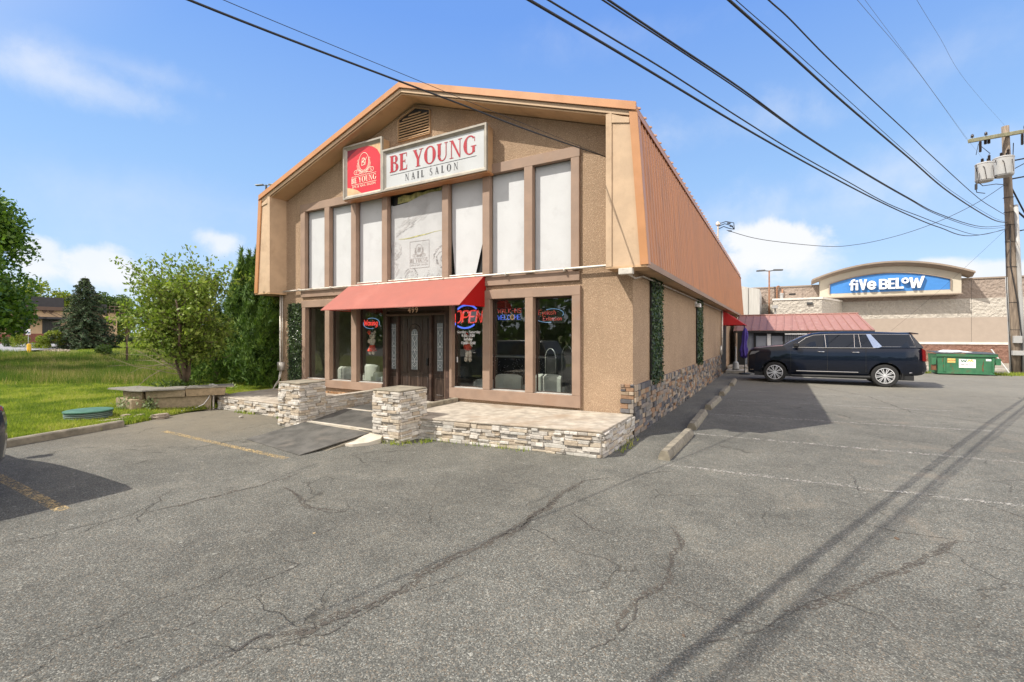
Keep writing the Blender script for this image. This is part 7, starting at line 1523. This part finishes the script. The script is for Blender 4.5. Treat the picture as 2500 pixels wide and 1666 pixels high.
arbor('dense arborvitae touching the left wall of the salon', -11.95, .95, 3.9, .85, 12000, .17)
arbor('tall arborvitae rising behind the left eave of the salon', -13.4, 2.9, 5.1, 1.15, 13000, .20)
arbor('bushy arborvitae just left of the one against the wall', -13.55, 1.45, 4.0, .95, 11500, .19)
arbor('arborvitae half hidden behind the planter tree', -15.6, 2.6, 4.3, 1.1, 10500, .20)
arbor('farthest left arborvitae of the row, behind the planter tree crown', -17.2, 3.4, 4.2, 1.15, 9500, .2)
arbor('short arborvitae filling the shade between the taller ones', -15.2, .9, 2.6, .95, 9000, .13)
for lb, (x, y), mm_ in (('small pale star-shaped weed at the foot of the arborvitae', (-12.0, -.35), (.35, .42, .2)),):
    n_ = 26; a = RNG.random(n_)*2*PI; el = .3+.9*RNG.random(n_); c = np.array([x, y, hgt(x, y)+.12]); tip = c+np.stack([np.cos(a)*np.cos(el), np.sin(a)*np.cos(el), np.sin(el)], 1)*.24; sd = np.stack([-np.sin(a), np.cos(a), 0*a], 1)*.022; md_ = (c+tip)/2
    V = np.stack([np.tile(c, (n_, 1)), md_-sd, tip, md_+sd], 1).reshape(-1, 3); tag(fast('pale_weed', V, np.arange(4*n_).reshape(-1, 4), leafm('pale_weed_leaf', [mm_, (.5, .55, .3)], .3, .5), None), lb, 'weed')
# ---- far spruce
def spruce(name, label, base_, H, r, n_tier, m, size, group=None):
    T = thing(name, label, 'conifer', base_, 0, group); B = Vector(base_); C = []; D = []; mb = MB(); mb.tube([B, B+Vector((0, 0, H*.98))], [H*.02, .02], 8)
    for k in range(n_tier):
        t = k/n_tier; z = H*(.03+.95*t); R_ = r*(1-t)**.8*random.uniform(.8, 1.12)+.15; nb = int(13-6*t)
        for j in range(nb):
            a = 2*PI*(j+random.random()*.7)/nb; L = R_*random.uniform(.7, 1.12); d = Vector((math.cos(a), math.sin(a), 0))
            mb.tube([B+Vector((0, 0, z)), B+Vector((0, 0, z+.05*L))+d*L*.5, B+Vector((0, 0, z-.06*L))+d*L], [.03, .02, .008], 4)
            m_ = int(14+L*26)
            for q in range(m_):
                s = random.random()**.6; sidew = random.gauss(0, .16)*L*(1.1-s); p = B+Vector((0, 0, z+.05*L*math.sin(s*3)-.10*L*s*s-random.random()*.22))+d*L*s+Vector((-d.y, d.x, 0))*sidew
                C.append(tuple(p)); D.append((d.x*.3, d.y*.3, .9))
    mb.build('trunk', M['bark'], T); leaves(np.array(C), size, m, 'crown', T, D=np.array(D), jitter=.7, asp=.35, droop=(0, 0, -.5)); return T
def at(px, dist): 
    p = seen(px, 819, dist); return (p.x, p.y, hgt(p.x, p.y))
b = at(208, 44); spruce('spruce_tree', 'broad dark spruce standing in front of the flat-roofed restaurant', (b[0], b[1], b[2]-.1), 7.1, 2.9, 30, M['lf_spruce'], .27)
# big maple at the left edge
b = at(-95, 24); T = bush('maple_tree', 'large leafy tree whose right side fills the left edge of the picture', 'tree', (b[0], b[1], b[2]), 2.75, 4.75, 34000, .20, M['lf_big'], lumps=46, zoff=1.0, inner=.45)
b = at(-190, 19); bush('maple_tree', 'leafy tree standing outside the left edge, shading the lawn', 'tree', (b[0], b[1], b[2]), 2.6, 3.6, 9000, .22, M['lf_big'], lumps=20, zoff=1.0)
# trees behind the restaurant
for px_, d_, r_, h_, lab, mt in ((75, 78, 3.6, 4.7, 'bright yellow green tree behind the restaurant, left of the pair', 'lf_yel'), (128, 80, 3.6, 4.5, 'bright yellow green tree behind the restaurant, right of the pair', 'lf_yel'), (255, 70, 3.2, 3.2, 'dull green tree just right of the spruce top', 'lf_mid'), (290, 82, 3.0, 3.4, 'olive tree behind the right end of the restaurant', 'lf_mid'), (20, 85, 4., 4.6, 'yellow green tree behind the maple leaves', 'lf_yel')):
    b = at(px_, d_); bush('background_tree', lab, 'tree', b, r_, h_, 4200, .42, M[mt], lumps=14, zoff=.8, group='trees behind the restaurant')
# shrubs along the restaurant
for px_, d_, r_, h_, lab, mt, n_ in ((128, 42, 1.35, .85, 'rounded yellow green shrub in front of the spruce', 'lf_yel', 3400), (103, 41, .8, .62, 'small yellow green shrub beside the larger one', 'lf_yel', 1500), (42, 43, 1.1, .75, 'loose pale green shrub left of the yellow post', 'lf_yel', 1700), (22, 44, .8, .55, 'small pale shrub at the far left of the restaurant bed', 'lf_mid', 1000), (255, 30, 1.0, .45, 'dark green weedy clump out in the middle of the lawn', 'lf_mid', 1500), (292, 45, 2.4, .75, 'low dark hedge at the foot of the restaurant right wing', 'lf_spruce', 3000)):
    b = at(px_, d_); bush('shrub', lab, 'shrub', b, r_, h_, n_, .11 if d_ > 35 else .09, M[mt], lumps=10, trunk=False, group='shrubs on the far lawn')
b = at(310, 26); bush('small_tree', 'spindly sapling with yellow green leaves left of the planter tree', 'tree', (b[0], b[1], b[2]), .55, 1.25, 500, .12, M['lf_yel'], lumps=7, zoff=.75)
# ---- restaurant
M['resto'] = pm('restaurant_render', (.47, .33, .20), .85, var=.06, bump=.1); M['resto_dark'] = pm('restaurant_fascia', (.035, .032, .036), .7, var=.2, bump=.2); M['resto_brick'] = pm('restaurant_brick', (.20, .075, .05), .9, var=.2, vs=10, bump=.2); M['resto_trim'] = pm('restaurant_cornice', (.12, .075, .055), .8, var=.1, bump=.1)
zg = .45; A_ = seen(-60, 819, 50); B_ = seen(312, 819, 62); A_.z = B_.z = zg
ux = (B_-A_).normalized(); L_ = (B_-A_).length; vx = Vector((-ux.y, ux.x, 0))
if vx.dot(FW) < 0: vx = -vx
T = thing('restaurant_building', 'flat-roofed tan restaurant with dark parapet, rod-hung canopies and black windows across the lawn', 'building', (A_.x, A_.y, zg))
def rb(name, s0, s1, z0, z1, m, d0=0., d1=6., parent=None):
    mb = MB(); P_ = [A_+ux*s0+vx*d0, A_+ux*s1+vx*d0, A_+ux*s1+vx*d1, A_+ux*s0+vx*d1]; mb.prism([p+Vector((0, 0, z0-zg)) for p in P_], (0, 0, z1-z0)); return mb.build(name, m, parent or T)
def sx_(px): 
    d = pxdir(px, 819); n_ = vx; t = (A_-CAMP).dot(n_)/d.dot(n_); return (CAMP+d*t-A_).dot(ux)
def zz_(px, py):
    d = pxdir(px, py); t = (A_-CAMP).dot(vx)/d.dot(vx); return (CAMP+d*t).z
s0, s1, s2 = sx_(-60), sx_(150), sx_(308)
rb('wall', s0, s1, zg-.3, zz_(75, 757), M['resto']); rb('wall_wing', s1+.01, s2, zg-.3, zz_(280, 764), M['resto'], 2.5); rb('cornice', s0-.3, s1+.3, zz_(75, 757), zz_(75, 748), M['resto_trim'], -.4); rb('parapet', s0, s1+.2, zz_(75, 748)+.01, zz_(75, 724), M['resto_dark'], -.1)
rb('parapet_wing', sx_(228), sx_(281), zz_(270, 765), zz_(270, 742), M['resto_dark'], 2.3); rb('brick_base', s0, s1, zg-.3, zz_(75, 815), M['resto_brick'], -.06, -.001)
for a, b_ in ((16, 68), (103, 148)):
    w_ = rb('window', sx_(a), sx_(b_), zz_(75, 820), zz_(75, 779), M['black'], -.05, -.003); rb('canopy', sx_(a)-.3, sx_(b_)+1.2, zz_(75, 779), zz_(75, 774), M['resto_dark'], -1.4, -.01)
    for k in range(1, 5):
        t = a+(b_-a)*k/5; rb('mullion', sx_(t), sx_(t)+.06, zz_(75, 820), zz_(75, 779), M['resto_dark'], -.08, -.051, w_)
for p_, s in ((22, 1), (43, 1), (63, 1), (108, 1), (125, 1)):
    c = A_+ux*sx_(p_)+vx*-.06; c.z = zz_(75, 758.5); mb = MB(); q = .30
    mb.prism([c+Vector((0, 0, q)), c+ux*q*.75, c-Vector((0, 0, q)), c-ux*q*.75], vx*-.08); mb.tube([c+vx*-.1, c+ux*.9+vx*-1.3+Vector((0, 0, zz_(75, 775)-c.z))], .035, 5); mb.build('rod_anchor', M['resto_trim'], T)
c = A_+ux*sx_(303)+vx*2; mb = MB(); zt0, zt1 = zz_(300, 764), zz_(300, 748)
for k in range(4): mb.tube([c+ux*(k*.55-.8)+Vector((0, 0, zt0-zg-.2)), c+ux*(k*.55-.8)+Vector((0, 0, zt1-zg))], .05, 4)
for k in range(3): mb.tube([c+ux*-.8+Vector((0, 0, zt0-zg+(zt1-zt0)*k/2)), c+ux*.85+Vector((0, 0, zt0-zg+(zt1-zt0)*k/2))], .05, 4)
mb.build('roof_rail', M['resto_trim'], T)
p = at(69, 43); T = thing('parking_sign', 'tiny white parking sign on a thin post in front of the restaurant window', 'sign', p); mb = MB(); mb.mm((-.17, -.02, 1.25), (.17, .0, 1.75)); o = mb.build('sign_plate', M['vinyl'], T, local=True); mb = MB(); mb.tube([(0, .02, 0), (0, .02, 1.7)], .03, 6); mb.build('post', M['can'], T, local=True); mb = MB(); ribbon(mb, [(-.05, 1.62), (-.05, 1.45), (.06, 1.45)], .04, -.024); ribbon(mb, [(.08*math.cos(t), 1.42+.08*math.sin(t)) for t in [i*PI/5 for i in range(11)]], .03, -.026); mb.build('pictogram', pm('sign_blue', (.03, .1, .4), .5, bump=0), T, local=True, fixn=False); T.rotation_euler.z = R(50)
p = at(71, 37); mb = MB(); mb.lathe(p, [(.13, -.1), (.13, .62), (.11, .70), (0, .74)], 14); tag(mb.build('yellow_bollard', pm('bollard_yellow', (.75, .42, .02), .5, bump=0), None, smooth='auto'), 'short yellow bollard beside the pale driveway', 'bollard')
p = at(75, 125); light_pole('pale pole rising behind the restaurant parapet', (p[0], p[1], 0), 1.82+(819-700)/1135*125, [(0, .5)], .3, 'can', R(20))
gp = at(100, 39.5); GP = np.array([at(px_, 39+RNG.random()*1.8)[:2]+(0,) for px_ in RNG.uniform(60, 170, 700)]); GP[:, 2] = [hgt(x, y)+.08 for x, y in GP[:, :2]]; tag(leaves(GP, .16, pm('bed_stone', (.42, .36, .28), .9, bump=0), 'bed_stones', None), 'pale stones and ground cover edging the restaurant bed', 'stones', kind='stuff')
# ---- septic riser lid, hose and rocks by the kerb
M['lidg'] = pm('green_lid', (.045, .13, .085), .6, var=.15, vs=5, bump=.15, dirt=(.10, .19, .14), ds=4); M['riser'] = pm('ribbed_riser', (.13, .19, .17), .7, var=.15, bump=.2, dirt=(.2, .2, .16), ds=4)
tx, ty = -10.35, -4.22; T = thing('tank_riser', 'ribbed round tank riser with flat green lid standing in the grass by the kerb', 'tank lid', (tx, ty, 0))
mb = MB(); mb.lathe((tx, ty, 0), [(.37, .0)]+[q for k in range(5) for q in ((.355, .02+k*.038), (.39, .032+k*.038), (.39, .048+k*.038), (.355, .056+k*.038))], 36); mb.build('riser', M['riser'], T, smooth='auto')
mb = MB(); mb.lathe((tx, ty, 0), [(.38, .215), (.405, .225), (.405, .247), (.38, .255), (.2, .26), (0, .262)], 36); mb.build('lid', M['lidg'], T, smooth='auto')
def rock(x, y, z, s, m, lb, g=None, sq=(1.5, 1, .6)):
    bm = bmesh.new(); bmesh.ops.create_icosphere(bm, subdivisions=3, radius=1); ph = random.random()*9
    for v in bm.verts: v.co *= 1+.28*math.sin(v.co.x*3.3+ph)*math.cos(v.co.y*4+ph)+.12*math.sin(v.co.z*9+ph)+random.uniform(-.06, .06); v.co = Vector((v.co.x*s*sq[0], v.co.y*s*sq[1], v.co.z*s*sq[2]))
    me = bpy.data.meshes.new('rock'); bm.to_mesh(me); bm.free(); o = link('rock', me, m, None, 'auto'); o.location = (x, y, z); o.rotation_euler.z = random.uniform(-.5, .5)+1.0; return tag(o, lb, 'rock', g)
RK = pm('pale_rock', (.30, .25, .20), .9, var=.2, vs=6, bump=.5, dirt=(.25, .2, .15), ds=5)
rock(-9.95, -3.72, .07, .075, RK, 'pinkish rock nearest the green lid'); rock(-9.75, -3.55, .06, .085, RK, 'pale rock in the middle of the group beside the green lid'); rock(-9.45, -3.30, .05, .11, RK, 'largest flat rock of the group, farthest right of the green lid')
rock(-9.75, -4.08, .04, .20, RK, 'flat broken slab between the green lid and the kerb end', sq=(2.2, .9, .22))
# out-of-frame tree line behind the camera (seen only as reflections in the glass)
n_ = 9000; a = RNG.random(n_)*2*PI; CX = RNG.uniform(-70, 60, n_); CY = -46+RNG.normal(size=n_)*2; hh = 7+2.5*np.sin(CX*.21)+1.5*np.sin(CX*.57); CZ = RNG.random(n_)*hh
tag(leaves(np.stack([CX, CY, CZ], 1), 1.3, M['lf_big'], 'tree_line', None), 'belt of trees across the road behind the photographer', 'trees', kind='stuff')
